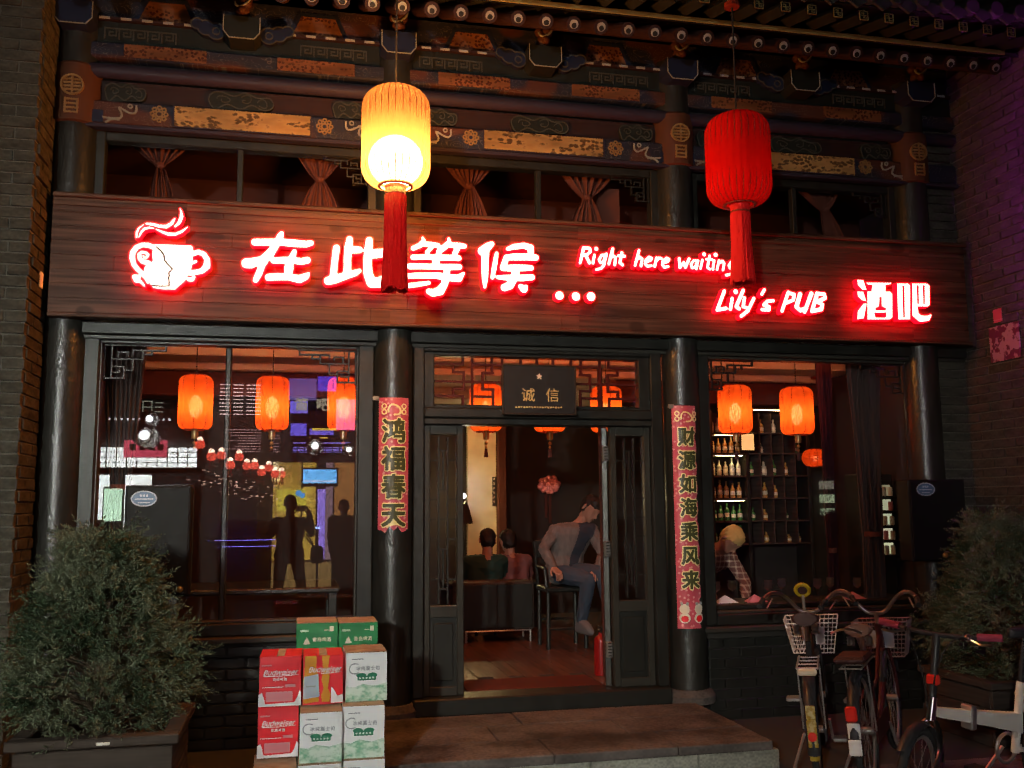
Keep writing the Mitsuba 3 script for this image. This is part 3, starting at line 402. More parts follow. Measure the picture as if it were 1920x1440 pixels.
# character outlines, hundredths of their height
CJK={"诚":[[[[-34,-44],[-37,-39],[-34,-33],[-33,-28],[-33,6],[-34,7],[-46,8],[-46,15],[-26,15],[-25,-25],[-23,-25],[-19,-22],[-17,-22],[-15,-24],[-14,-17],[-12,29],[15,30],[15,46],[22,46],[24,30],[35,30],[33,35],[28,41],[29,44],[33,45],[42,35],[38,30],[46,29],[46,22],[24,21],[25,7],[28,-12],[34,3],[37,13],[44,11],[39,-8],[31,-25],[35,-35],[38,-38],[40,-33],[41,-24],[43,-24],[47,-27],[44,-43],[40,-46],[35,-46],[29,-41],[25,-34],[13,-46],[11,-46],[7,-42],[21,-25],[18,-1],[16,19],[15,22],[-4,21],[-4,9],[13,8],[13,-16],[11,-30],[7,-33],[-4,-33],[-6,-28],[-7,-28],[-12,-44],[-14,-47],[-20,-43],[-18,-36],[-18,-32],[-32,-44]],[[-6,-26],[3,-26],[4,-25],[5,1],[-4,1]]],[[[-39,37],[-40,40],[-35,44],[-20,30],[-19,26],[-24,22]]]],"信":[[[[-20,30],[9,31],[9,33],[4,44],[11,46],[17,37],[18,33],[16,31],[45,30],[45,24],[-19,24]]],[[[-14,-14],[38,-14],[38,-46],[31,-46],[30,-43],[-5,-42],[-7,-46],[-13,-46]],[[-6,-35],[30,-35],[30,-21],[-6,-21]]],[[[-12,15],[37,15],[37,9],[-12,9]]],[[[37,2],[37,-5],[-12,-5],[-12,1]]],[[[-43,-1],[-47,6],[-35,24],[-25,46],[-19,45],[-18,42],[-25,25],[-26,-47],[-33,-47],[-34,7],[-36,6],[-42,-1]]]],"鸿":[[[[12,38],[14,41],[16,46],[19,48],[24,46],[22,38],[40,37],[38,9],[34,3],[23,2],[20,5],[20,8],[28,9],[30,11],[32,30],[12,30],[12,-3],[44,-4],[43,-34],[41,-42],[38,-45],[22,-46],[20,-42],[20,-40],[32,-39],[34,-37],[36,-11],[5,-10],[5,37]]],[[[0,-20],[33,-20],[33,-26],[0,-26]]],[[[14,25],[17,27],[19,27],[28,18],[28,16],[24,13],[14,23]]],[[[-45,-42],[-36,-18],[-33,-10],[-30,-10],[-26,-13],[-26,-17],[-16,-14],[-17,26],[-26,27],[-27,31],[-30,29],[-32,29],[-43,40],[-43,42],[-38,45],[-26,34],[0,34],[0,27],[-8,26],[-8,-9],[1,-7],[2,-13],[-22,-25],[-24,-25],[-27,-19],[-28,-20],[-38,-44],[-40,-45]]],[[[-34,1],[-46,13],[-43,16],[-40,16],[-32,10],[-28,5],[-32,1]]]],"福":[[[[44,42],[44,35],[-9,35],[-9,41]]],[[[-45,-19],[-48,-13],[-31,4],[-21,19],[-21,20],[-44,21],[-44,28],[-30,29],[-36,41],[-36,44],[-31,46],[-23,33],[-25,29],[-13,28],[-10,26],[-12,19],[-20,4],[-11,-4],[-10,-5],[-9,-2],[43,-2],[43,-46],[36,-46],[35,-43],[-1,-42],[-2,-47],[-8,-47],[-10,-46],[-10,-14],[-14,-14],[-23,-5],[-24,-46],[-31,-46],[-32,-12],[-37,-15],[-43,-20]],[[20,-18],[35,-18],[35,-9],[21,-9]],[[21,-35],[35,-35],[35,-26],[21,-26]],[[-2,-18],[13,-18],[13,-9],[-1,-9]],[[-1,-35],[12,-35],[13,-34],[13,-26],[-1,-26]]],[[[-4,28],[39,28],[39,5],[-3,5]],[[4,12],[31,12],[31,21],[4,21]]]],"春":[[[[-42,-22],[-46,-16],[-34,-8],[-24,2],[-44,3],[-45,4],[-45,10],[-18,11],[-15,15],[-15,17],[-36,18],[-36,24],[-11,25],[-9,29],[-9,30],[-39,31],[-39,38],[-7,39],[-5,46],[3,46],[3,39],[39,38],[39,31],[1,30],[0,28],[0,25],[36,24],[36,18],[-3,17],[-6,12],[-6,10],[45,10],[45,4],[44,3],[24,2],[27,-2],[34,-8],[46,-15],[46,-17],[42,-22],[38,-21],[30,-16],[28,-16],[27,-46],[19,-46],[17,-43],[-17,-42],[-18,-46],[-26,-46],[-27,-15],[-28,-15],[-39,-22]],[[-18,-35],[18,-35],[18,-27],[-17,-27]],[[-18,-19],[18,-19],[18,-12],[-17,-12]],[[-12,2],[-15,-4],[17,-4],[13,2]]]],"天":[[[[-41,-46],[-45,-39],[-29,-30],[-17,-19],[-8,-2],[-8,0],[-43,0],[-43,8],[-6,9],[-6,30],[-40,31],[-40,38],[-39,39],[39,39],[39,31],[4,30],[4,9],[43,8],[44,7],[44,0],[7,-1],[14,-15],[25,-27],[32,-32],[46,-39],[46,-41],[42,-46],[37,-45],[20,-35],[9,-23],[0,-9],[-8,-23],[-15,-31],[-24,-38],[-39,-46]]]],"财":[[[[-1,-32],[-6,-26],[4,-15],[11,-5],[22,17],[22,18],[-3,19],[-3,26],[25,27],[26,46],[34,46],[35,27],[45,26],[46,19],[35,18],[34,-40],[33,-43],[28,-46],[14,-46],[12,-40],[12,-39],[24,-38],[25,-37],[25,1],[11,-21],[1,-32]]],[[[-43,-46],[-46,-41],[-36,-31],[-32,-24],[-29,-13],[-27,29],[-21,29],[-20,-11],[-22,-22],[-18,-22],[-10,-31],[-5,-40],[-11,-44],[-17,-35],[-24,-27],[-35,-42],[-41,-46]]],[[[-42,42],[-8,42],[-8,-20],[-14,-20],[-15,35],[-34,36],[-35,-21],[-41,-21]]]],"源":[[[[39,-39],[29,-19],[36,-17],[46,-34],[46,-37]]],[[[-28,-40],[-23,-29],[-19,-15],[-16,3],[-16,42],[45,42],[45,35],[20,34],[23,32],[22,24],[42,23],[41,-12],[23,-13],[22,-43],[18,-46],[5,-46],[3,-40],[13,-39],[14,-38],[14,-13],[-3,-12],[-3,23],[11,24],[13,28],[14,34],[-8,34],[-9,-2],[-13,-26],[-15,-33],[-22,-46],[-28,-43]],[[4,-5],[33,-5],[33,2],[5,2]],[[4,10],[33,10],[33,16],[5,16]]],[[[-10,-38],[-11,-35],[-6,-28],[0,-18],[7,-19],[3,-29],[-3,-38],[-7,-40]]],[[[-42,41],[-38,45],[-35,45],[-22,37],[-20,34],[-24,29],[-26,29],[-40,39]]],[[[-44,-40],[-29,-8],[-28,-8],[-23,-12],[-23,-14],[-37,-45],[-43,-42]]],[[[-46,14],[-41,18],[-25,9],[-25,7],[-28,3],[-31,3],[-46,12]]]],"如":[[[[10,-44],[3,-44],[3,35],[42,35],[42,-42],[35,-42],[34,-37],[11,-37]],[[10,-28],[34,-28],[34,27],[11,27]]],[[[-41,-46],[-46,-40],[-44,-39],[-33,-32],[-24,-22],[-40,-9],[-35,18],[-45,19],[-45,26],[-33,27],[-31,33],[-29,46],[-21,46],[-23,27],[-3,26],[-2,25],[-5,2],[-12,-20],[-2,-32],[-6,-37],[-8,-37],[-17,-29],[-30,-41],[-39,-46]],[[-31,-4],[-20,-14],[-19,-13],[-13,5],[-11,18],[-25,18]]]],"海":[[[[-21,14],[-22,17],[-14,29],[-6,46],[1,45],[0,36],[44,35],[44,28],[-5,27],[-10,20],[-9,18],[39,18],[39,-1],[46,-2],[46,-9],[39,-10],[38,-17],[38,-24],[43,-25],[43,-32],[37,-33],[33,-42],[28,-46],[13,-45],[11,-40],[11,-39],[24,-38],[27,-35],[27,-33],[-15,-32],[-16,-29],[-13,-10],[-21,-9],[-21,-2],[-12,-1],[-10,17],[-11,17],[-15,12],[-18,12]],[[14,12],[14,10],[21,2],[21,-1],[30,-1],[31,11]],[[18,-19],[20,-24],[29,-24],[30,-10],[10,-10]],[[-2,11],[-3,-2],[15,-1],[6,9],[5,12]],[[-4,-10],[-6,-24],[13,-24],[4,-13],[3,-10]]],[[[-40,39],[-37,45],[-35,45],[-22,38],[-19,34],[-24,29],[-30,33]]],[[[-41,-42],[-42,-38],[-37,-26],[-31,-11],[-29,-8],[-27,-8],[-23,-12],[-32,-36],[-36,-44]]],[[[-45,12],[-41,16],[-27,8],[-25,5],[-30,0],[-39,6],[-44,9]]]],"乘":[[[[-42,-43],[-46,-36],[-29,-28],[-17,-19],[-21,-18],[-23,-14],[-42,-17],[-44,-12],[-43,-10],[-26,-7],[-22,-6],[-23,1],[-41,2],[-41,8],[-23,9],[-22,15],[-15,15],[-14,-16],[-9,-11],[-5,-5],[-5,17],[-44,18],[-43,25],[-5,26],[-5,33],[-36,33],[-37,39],[8,43],[31,46],[34,41],[34,39],[5,34],[5,26],[43,25],[43,18],[5,17],[5,-5],[9,-11],[14,-16],[14,15],[21,15],[22,6],[36,11],[40,6],[35,3],[22,-2],[22,-10],[23,-11],[35,-11],[38,-5],[39,-5],[44,-7],[42,-16],[40,-18],[17,-19],[30,-29],[45,-36],[46,-38],[43,-42],[39,-43],[25,-36],[5,-19],[4,-46],[-4,-46],[-5,-19],[-21,-33],[-35,-41]]]],"风":[[[[-46,-42],[-41,-31],[-36,-11],[-34,41],[33,41],[34,2],[36,-29],[38,-35],[40,-37],[41,-33],[42,-23],[43,-23],[47,-27],[47,-35],[45,-43],[41,-46],[37,-46],[32,-42],[29,-35],[26,-7],[25,34],[-25,33],[-26,5],[-30,-26],[-35,-40],[-39,-46],[-44,-44]]],[[[-21,-35],[-26,-29],[-12,-15],[-5,-5],[-12,6],[-19,15],[-21,20],[-18,22],[-15,22],[1,4],[11,27],[17,25],[15,16],[7,-4],[20,-23],[23,-28],[23,-31],[16,-34],[2,-12],[-7,-23],[-19,-35]]]],"来":[[[[-42,-42],[-46,-35],[-31,-26],[-18,-15],[-11,-7],[-44,-6],[-44,1],[-23,2],[-26,10],[-31,20],[-30,23],[-24,24],[-16,9],[-16,5],[-19,3],[-20,2],[-5,2],[-5,26],[-40,27],[-40,34],[-5,35],[-4,46],[4,46],[5,35],[40,34],[40,27],[27,26],[28,25],[33,23],[33,21],[23,2],[44,1],[44,-6],[11,-7],[27,-23],[46,-36],[42,-42],[36,-40],[23,-31],[5,-13],[4,-46],[-4,-46],[-5,-13],[-22,-30],[-36,-40]],[[17,2],[16,6],[24,23],[25,26],[5,26],[5,2]]]],"百":[[[[-32,18],[-9,19],[-6,33],[-44,34],[-44,41],[44,41],[44,34],[5,33],[1,20],[1,18],[34,18],[34,-46],[26,-47],[25,-41],[-24,-40],[-25,-47],[-32,-47]],[[-24,-32],[25,-32],[25,-15],[-24,-15]],[[-24,-6],[25,-6],[25,10],[-24,10]]]],"威":[[[[-47,-43],[-43,-31],[-40,-17],[-38,32],[11,33],[12,46],[19,46],[20,33],[35,33],[32,36],[24,42],[27,46],[32,45],[42,38],[42,36],[40,33],[45,32],[45,25],[20,24],[22,2],[24,-12],[27,-8],[34,15],[36,16],[41,15],[41,10],[35,-10],[28,-25],[32,-36],[36,-39],[39,-34],[41,-22],[47,-26],[45,-40],[41,-46],[33,-47],[29,-45],[21,-35],[13,-42],[5,-47],[0,-41],[6,-36],[-4,-31],[-24,-41],[-27,-41],[-30,-37],[-29,-35],[-20,-31],[-14,-26],[-26,-19],[-22,-8],[-28,-7],[-28,-1],[-18,0],[-14,10],[-27,11],[-27,17],[9,17],[9,11],[-5,10],[-9,0],[9,-2],[7,-11],[0,-24],[9,-30],[9,-34],[15,-28],[18,-25],[17,-21],[14,-1],[12,24],[-30,24],[-32,-18],[-35,-33],[-38,-42],[-41,-46],[-43,-46]],[[-16,-16],[-7,-20],[-4,-16],[0,-8],[-12,-8]]]],"啤":[[[[-44,35],[-42,36],[-16,36],[-15,-19],[-8,-18],[-9,-14],[0,-9],[6,-4],[-8,-3],[-8,35],[8,36],[12,46],[21,46],[19,36],[41,35],[41,-3],[28,-4],[28,-18],[46,-19],[46,-26],[28,-27],[27,-46],[20,-46],[19,-27],[-15,-26],[-16,-19],[-35,-18],[-36,-27],[-43,-27]],[[20,12],[20,4],[33,4],[33,12]],[[20,20],[33,20],[33,28],[20,28]],[[1,-17],[2,-18],[19,-18],[19,-4],[16,-4],[9,-12]],[[-2,4],[10,4],[11,5],[11,12],[-1,12]],[[-2,20],[11,20],[11,28],[-1,28]],[[-36,-10],[-23,-10],[-23,28],[-35,28]]]],"酒":[[[[-42,38],[-43,40],[-39,46],[-22,36],[-21,41],[45,41],[45,34],[24,33],[24,21],[42,20],[42,-46],[35,-46],[34,-42],[-9,-43],[-10,-46],[-17,-46],[-17,20],[-1,21],[-1,33],[-22,34],[-26,29],[-28,29]],[[-10,-34],[34,-34],[34,-24],[-9,-24]],[[-5,-11],[-9,-12],[-9,-16],[33,-16],[34,-15],[34,-8],[20,-7],[16,-4],[15,12],[8,12],[6,2],[3,-4]],[[22,0],[33,0],[34,1],[34,12],[23,12]],[[6,21],[15,21],[15,33],[7,33]],[[-10,-4],[-8,-4],[-2,2],[0,8],[0,12],[-9,12]]],[[[-44,-41],[-29,-8],[-27,-8],[-23,-11],[-23,-15],[-37,-44],[-39,-45],[-42,-43]]],[[[-46,11],[-43,17],[-41,17],[-26,9],[-26,6],[-29,2],[-31,2]]]],"青":[[[[-5,14],[-5,20],[-34,21],[-34,27],[-5,28],[-5,33],[-38,34],[-38,40],[-5,41],[-4,47],[3,48],[4,46],[5,41],[39,40],[39,34],[5,33],[5,28],[34,27],[34,21],[5,20],[5,15],[44,14],[44,8],[-44,8],[-44,14]]],[[[-30,1],[31,1],[32,-41],[30,-43],[25,-46],[10,-46],[9,-45],[8,-40],[22,-39],[22,-31],[-22,-31],[-23,-47],[-30,-47]],[[-22,-24],[22,-24],[22,-18],[-22,-18]],[[-22,-11],[22,-11],[22,-6],[-22,-6]]]],"岛":[[[[-40,-13],[-32,-13],[-31,-29],[-15,-29],[-14,-9],[-8,-9],[-7,-29],[10,-30],[11,-12],[18,-12],[19,-38],[20,-40],[28,-38],[30,-35],[32,-25],[33,-6],[-31,-6],[-32,-4],[-32,37],[-10,38],[-6,48],[3,46],[1,38],[31,37],[28,13],[26,9],[23,7],[11,7],[10,9],[10,13],[18,14],[20,16],[22,29],[-23,29],[-24,3],[42,2],[39,-36],[37,-42],[34,-45],[16,-46],[13,-41],[11,-40],[10,-38],[-38,-37],[-39,-36]]],[[[-18,22],[-13,26],[6,17],[7,14],[4,10],[2,10],[-5,14],[-17,20]]]],"冰":[[[[-4,-46],[-7,-38],[6,-37],[7,46],[15,46],[16,27],[21,10],[26,14],[37,26],[44,23],[42,19],[25,0],[33,-14],[43,-24],[47,-27],[47,-29],[43,-34],[38,-32],[30,-24],[16,0],[14,-42],[11,-45],[7,-46]]],[[[-23,-34],[-27,-28],[-20,-21],[-15,-14],[-10,-4],[-5,12],[-22,13],[-22,20],[-1,22],[4,20],[1,3],[-9,-21],[-20,-34]]],[[[-46,-30],[-30,0],[-27,1],[-23,-4],[-37,-31],[-40,-34]]],[[[-46,33],[-42,39],[-40,39],[-27,30],[-24,27],[-24,25],[-29,20],[-35,25]]]],"纯":[[[[2,-10],[13,-10],[13,25],[-9,26],[-9,33],[13,34],[14,46],[21,46],[22,34],[45,33],[45,26],[22,25],[22,-10],[33,-10],[34,17],[41,17],[41,-26],[46,-30],[46,-39],[42,-45],[20,-46],[16,-44],[14,-41],[13,-19],[-6,-18],[-6,16],[1,16]],[[38,-36],[39,-26],[34,-25],[33,-19],[22,-19],[22,-36],[24,-38],[36,-38]]],[[[-46,-33],[-12,-25],[-10,-25],[-9,-30],[-10,-32],[-40,-40],[-44,-40]]],[[[-44,5],[-46,12],[-44,14],[-38,23],[-27,46],[-24,46],[-20,44],[-22,37],[-34,14],[-23,15],[-16,25],[-10,22],[-13,15],[-29,-8],[-25,-8],[-10,-6],[-11,-13],[-43,-20],[-45,-13],[-37,-5],[-29,6]]]],"嘉":[[[[-37,27],[-5,29],[-5,33],[-43,34],[-44,40],[-5,41],[-4,47],[3,47],[4,41],[44,40],[44,34],[4,33],[4,29],[37,28],[37,22],[-37,22]]],[[[-43,-46],[-46,-41],[-35,-35],[-31,-30],[-42,-29],[-42,-23],[-28,-22],[-28,-17],[-43,-16],[-43,-10],[-19,-9],[-22,-3],[-33,-2],[-33,16],[34,16],[34,-2],[22,-3],[20,-9],[43,-10],[43,-16],[-19,-17],[-19,-22],[-1,-23],[-4,-42],[-7,-45],[-11,-46],[-22,-45],[-23,-40],[-12,-39],[-10,-34],[-10,-30],[-21,-30],[-26,-37],[-33,-43]],[[-26,4],[25,4],[25,10],[-25,10]],[[-11,-2],[-11,-5],[-9,-9],[9,-9],[12,-4],[12,-3]]],[[[12,-46],[5,-46],[5,-21],[39,-21],[39,-46],[32,-46],[31,-44],[12,-44]],[[12,-36],[31,-36],[31,-28],[12,-28]]]],"士":[[[[-6,-34],[-4,-32],[-5,6],[-45,7],[-45,14],[-6,15],[-4,16],[-4,46],[4,46],[5,15],[46,14],[45,7],[5,6],[5,-33],[40,-34],[40,-41],[-39,-41],[-39,-34]]]],"伯":[[[[-6,-46],[-13,-46],[-13,28],[2,29],[8,46],[14,46],[17,45],[17,44],[13,32],[12,29],[38,28],[38,-46],[31,-46],[29,-42],[-5,-42]],[[-6,-33],[29,-33],[29,-11],[-5,-11]],[[-6,-2],[29,-2],[29,20],[-5,20]]],[[[-43,-4],[-46,3],[-33,22],[-25,40],[-23,46],[-16,45],[-15,43],[-17,37],[-24,20],[-24,-46],[-26,-47],[-33,-47],[-34,2],[-35,2],[-41,-4]]]],"笛":[[[[-46,16],[-47,19],[-41,27],[-32,47],[-24,45],[-26,38],[-26,36],[-1,35],[0,32],[4,39],[7,46],[9,48],[15,45],[13,36],[44,35],[44,29],[25,28],[30,19],[30,16],[23,14],[21,18],[14,28],[9,28],[1,17],[4,16],[5,7],[37,6],[37,-46],[29,-46],[28,-43],[-27,-42],[-29,-47],[-35,-47],[-36,-46],[-36,6],[-5,7],[-5,14],[-9,19],[-3,28],[-17,28],[-13,17],[-18,15],[-20,15],[-27,28],[-30,28],[-40,14],[-43,14]],[[4,-34],[28,-34],[28,-22],[5,-22]],[[4,-13],[28,-13],[28,-2],[5,-2]],[[-28,-34],[-5,-34],[-5,-22],[-27,-22]],[[-28,-13],[-5,-13],[-5,-2],[-27,-2]]]],"吧":[[[[-6,-36],[-7,40],[43,40],[43,-13],[42,-14],[36,-14],[34,-8],[2,-8],[2,-35],[5,-37],[34,-37],[37,-35],[39,-26],[41,-24],[47,-27],[46,-35],[43,-42],[37,-45],[2,-45],[-2,-44],[-5,-41]],[[22,1],[34,1],[34,32],[22,32]],[[2,1],[13,1],[13,32],[2,32]]],[[[-42,37],[-16,37],[-16,-20],[-34,-21],[-35,-30],[-42,-30]],[[-34,-12],[-24,-12],[-24,29],[-34,29]]]],"寿":[[[[-44,-32],[-45,-29],[-39,-24],[-28,-13],[-20,0],[-45,1],[-45,7],[-44,8],[-16,9],[-14,16],[-35,17],[-35,23],[-11,24],[-10,29],[-10,30],[-39,31],[-39,37],[-9,38],[-8,39],[-6,47],[-5,48],[1,46],[2,38],[39,37],[39,31],[0,30],[-1,28],[-1,24],[35,23],[35,17],[-3,16],[-6,10],[-6,9],[44,8],[45,7],[45,1],[27,0],[27,-8],[42,-9],[42,-16],[27,-17],[26,-42],[25,-44],[20,-46],[6,-46],[3,-40],[3,-39],[17,-38],[18,-37],[18,-17],[-18,-16],[-38,-35],[-41,-35]],[[18,0],[-9,0],[-13,-8],[18,-8]]],[[[-5,-38],[-18,-22],[-11,-19],[1,-32],[1,-35],[-3,-38]]]]}
# ------------------------------------------------------------------ ground
struct('street', box(-14, 16, -16, 9, -0.3, GZ - 0.004), 'joint', 'dark stone paved lane in front of the pub')
_slab = mikit.ply(box(-0.5, 0.5, -0.5, 0.5, -0.5, 0.5, 0.012), 'paving')
_n = 0
for j in range(6):
    for i in range(14):
        w = 0.62
        x, y = -1.9 + i * w + (0.31 if j % 2 else 0), -1.62 - j * 0.42
        if y > -3.6 and x < 6.2 and x > -2.5:
            put('street__slab' + ('_%03d' % _n if _n else ''), _slab, None, m=T().translate([x + w / 2, y + 0.0, GZ - 0.03 + 0.002 * (i % 3)]).scale([w - 0.008, 0.412, 0.06]))
            _n += 1
put('street__slab_field', cat(*[box(-13 + i * .9 + (.45 if j % 2 else 0), -13 + i * .9 + .888 + (.45 if j % 2 else 0), -12.5 + j * .6, -12.5 + j * .6 + .588, GZ - 0.05, GZ, 0) for i in range(29) for j in range(14)]), 'paving', stuff=True)

# the step in front of the door
step = 'door_step'
struct('door_step', box(0.5, 2.77, -1.27, -0.06, GZ - 0.05, 0.165), 'joint', 'low stone step in front of the open door')
x0 = 0.49
for i, w in enumerate((0.62, 0.55, 0.66, 0.52)):
    part(step, 'riser_stone', box(x0, x0 + w - 0.006, -1.30, -1.25, GZ - 0.03, 0.142, 0.006), 'stone')
    x0 += w
part(step, 'riser_stone', box(2.72, 2.775, -1.245, -0.2, GZ - 0.03, 0.142, 0.006), 'stone')
x0 = 0.49
for j, (ya, yb) in enumerate(((-1.32, -0.93), (-0.926, -0.53), (-0.526, -0.16))):
    x0 = 0.49
    for i, w in enumerate((0.71, 0.83, 0.82) if j % 2 else (0.95, 0.75, 0.66)):
        part(step, 'slab', box(x0, min(x0 + w - 0.005, 2.785), ya, yb, 0.145, 0.2 - 0.001 * ((i + j) % 3), 0.006), 'paving')
        x0 += w

# ------------------------------------------------------------------ brick walls left and right
_b1 = mikit.ply(box(-0.5, 0.5, -0.5, 0.5, -0.5, 0.5, 0.04), 'brick')


def bricks(holder, spots, name='brick', most=300):
    """spots: (centre, size) of each brick; past the limit the rest become one part"""
    rest = []
    for k, (c, s) in enumerate(spots):
        if k < most:
            put(num(holder + '__' + name), _b1, None, m=T().translate([float(v) for v in c]).scale([float(v) for v in s]))
        else:
            rest.append(box(*[v for a in range(3) for v in (c[a] - s[a] / 2, c[a] + s[a] / 2)]))
    if rest:
        put(num(holder + '__' + name + '_courses'), cat(*rest), 'brick', stuff=True)


def course(u0, u1, L=0.25, off=0.0):
    u = u0 - off
    while u < u1:
        a, b = max(u, u0), min(u + L - 0.011, u1)
        if b - a > 0.02:
            yield a, b
        u += L


CH = 0.073
pier = thing('brick_pier', 'grey brick pier at the left edge, its inner side glowing red from the sign', 'wall')
part(pier, 'core', box(-4.2, -1.672, -0.488, 0.3, -0.1, 6.4), 'mortar')
sp, far = [], []
for k in range(78):
    z = GZ + CH * (k + 0.5)
    pr_ = lambda: 0.003 * rng.standard_normal()
    for a, b in course(-2.35, -1.66, off=0.125 * (k % 2) + 0.06):
        d = pr_()
        (sp).append((((a + b) / 2, -0.47 + d, z), (b - a, 0.06, CH - 0.011)))
    for a, b in course(-0.44, 0.05, off=0.125 * (k % 2)):
        sp.append(((-1.69 + pr_(), (a + b) / 2, z), (0.06, b - a, CH - 0.011)))
    far.append(((-3.2, -0.475, z), (1.68, 0.05, CH - 0.011)))
bricks(pier, sp + far)
part(pier, 'plaque', box(-1.66, -1.652, -0.27, -0.20, 3.02, 3.12), 'white', label='small pale plate on the inner side of the pier')
wall = thing('brick_wall', 'dark brick side wall at the right edge under a purple glow', 'wall')
part(wall, 'core', box(5.292, 7.5, -1.25, 0.3, -0.1, 6.6), 'mortar')
sp, far = [], []
for k in range(82):
    z = GZ + CH * (k + 0.5)
    n0 = 0.125 * (k % 2)
    for a, b in course(-1.15, -0.02, off=n0):
        if 8 <= k:
            sp.append(((5.31 + 0.003 * rng.standard_normal(), (a + b) / 2, z), (0.06, b - a, CH - 0.011)))
    for a, b in course(-1.24, -1.16, off=n0):
        far.append(((5.31, (a + b) / 2, z), (0.06, b - a, CH - 0.011)))
part(wall, 'paper_notice', box(5.268, 5.277, -.49, -.40, 2.985, 3.09), 'couplet_red', label='small pale square of paper on the brick wall')
part(wall, 'red_paper', box(5.268, 5.277, -.66, -.34, 2.68, 2.955), 'faded_paper', label='faded red patterned paper on the brick wall')
sp.sort(key=lambda s: abs(s[0][2] - 3.0))
bricks(wall, sp + far)

# ------------------------------------------------------------------ the pub
pub = thing('pub_building', 'traditional Chinese timber pub front with painted eaves and a wooden sign board', 'building')
XC = [-1.55, 0.635, 2.81, 4.88]
col_prof = lambda r, z0, z1: [(0, z0), (r, z0), (r, z1), (0, z1)]
for i, x in enumerate(XC):
    base = 0.2 if i in (1, 2) else GZ
    k = part(pub, 'column', lathe(col_prof(0.138, base, 5.05), 40, (x, 0, 0)), 'column_lacquer', smooth=40)
    part(k, 'base_stone', lathe([(0, base - .02), (0.185, base - .02), (0.19, base + 0.03), (0.16, base + 0.075), (0, base + 0.075)], 32, (x, 0, 0)), 'paving', smooth=30)
    sl = part(k, 'painted_sleeve', lathe([(0.139, 4.19), (0.16, 4.2), (0.158, 4.6), (0.139, 4.62)], 40, (x, 0, 0)), 'paint_orangebrown', smooth=40)
    # a round longevity sign in gold on each sleeve
    g = [Point(x, 4.44).buffer(0.075).difference(Point(x, 4.44).buffer(0.062))]
    g += [sbox(x - .055, 4.44 + d - .006, x + .055, 4.44 + d + .006) for d in (-.036, -.012, .012, .036)] + [sbox(x - .006, 4.37, x + .006, 4.51)]
    g += [sbox(x - .04, 4.24 + d, x + .04, 4.252 + d) for d in (0, .03, .06, .09)] + [sbox(x - .045, 4.24, x - .033, 4.345), sbox(x + .033, 4.24, x + .045, 4.345)]
    part(k, 'gold_sign', upright(unary_union(g), -0.166, 0.03), 'paint_gold')

# fascia sign board of planks
fas = part(pub, 'fascia', box(-1.62, 5.20, -0.165, -0.10, 2.875, 3.63), 'dark')
zz = 2.872
for r in range(8):
    xo = -1.62
    first = 0.35 + 0.9 * rng.random()
    while xo < 5.20:
        xe = min(xo + (first if xo == -1.62 else 1.37), 5.20)
        if 5.20 - xe < 0.2:
            xe = 5.20
        part(fas, 'plank', box(xo + 0.0006, xe - 0.0006, -0.20 - 0.001 * rng.random(), -0.166, zz + 0.0006, zz + 0.0957, 0.0015), 'fascia_wood')
        xo = xe
    zz += 0.0962
part(pub, 'fascia_top_rail', box(-1.62, 5.22, -0.225, -0.09, 3.642, 3.672, 0.006), 'fascia_wood')
part(pub, 'fascia_top_rail', box(-1.62, 5.22, -0.212, -0.202, 3.585, 3.622, 0.004), 'fascia_wood')
part(pub, 'fascia_bottom_rail', box(-1.62, 5.22, -0.218, -0.10, 2.842, 2.870, 0.006), 'fascia_wood')
part(pub, 'fascia_end_post', box(5.205, 5.27, -0.19, -0.02, 2.84, 3.70, 0.006), 'old_wood')

# beam under the sign board
part(pub, 'frame_beam', box(-1.62, 5.27, -0.07, 0.12, 2.76, 2.84, 0.006), 'lacquer')
part(pub, 'frame_beam', box(-1.62, 5.27, -0.05, 0.12, 2.73, 2.757, 0.004), 'edge_lacquer')


def frame(parent, x0, x1, z0, z1, w, y0, y1, mat='lacquer', name='frame'):
    for a, e in ((x0, x0 + w), (x1 - w, x1)):
        part(parent, name + '_stile', box(a, e, y0, y1, z0, z1, .005), mat)
    for a, e in ((z1 - w, z1), (z0, z0 + w)):
        part(parent, name + '_rail', box(x0 + w, x1 - w, y0 + .003, y1 - .003, a, e, .005), mat)


def bars(segs, ox, oz, sx, sz, y, w=0.011, d=0.018):
    ms = []
    for i, (a, b, c, e) in enumerate(segs):
        x0, x1, z0, z1 = ox + min(a, c) * sx, ox + max(a, c) * sx, oz + min(b, e) * sz, oz + max(b, e) * sz
        k = 0.0007 * (i % 5)
        ms.append(box(x0 - w / 2, x1 + w / 2, y - k, y + d + k, z0 - w / 2, z1 + w / 2))
    return cat(*ms)


FRET = [(0, 0, 1, 0), (0, 0, 0, -1.0), (0.12, 0, 0.12, -.95), (0, -.95, .32, -.95), (.32, -.95, .32, -.62), (0.12, -.62, .32, -.62), (.12, -.78, .25, -.78), (.25, -.78, .25, -.70),
        (.32, -.72, .46, -.72), (.46, -.72, .46, -.40), (.22, -.40, .62, -.40), (.22, -.40, .22, -.20), (.22, -.2, .38, -.2), (.38, -.2, .38, -.30), (.62, -.40, .62, -.14), (.46, -.14, .98, -.14), (.46, -.14, .46, -.26), (.98, -.14, .98, 0), (.76, -.14, .76, -.26), (.62, -.26, .76, -.26), (0.12, -.40, .22, -.40)]


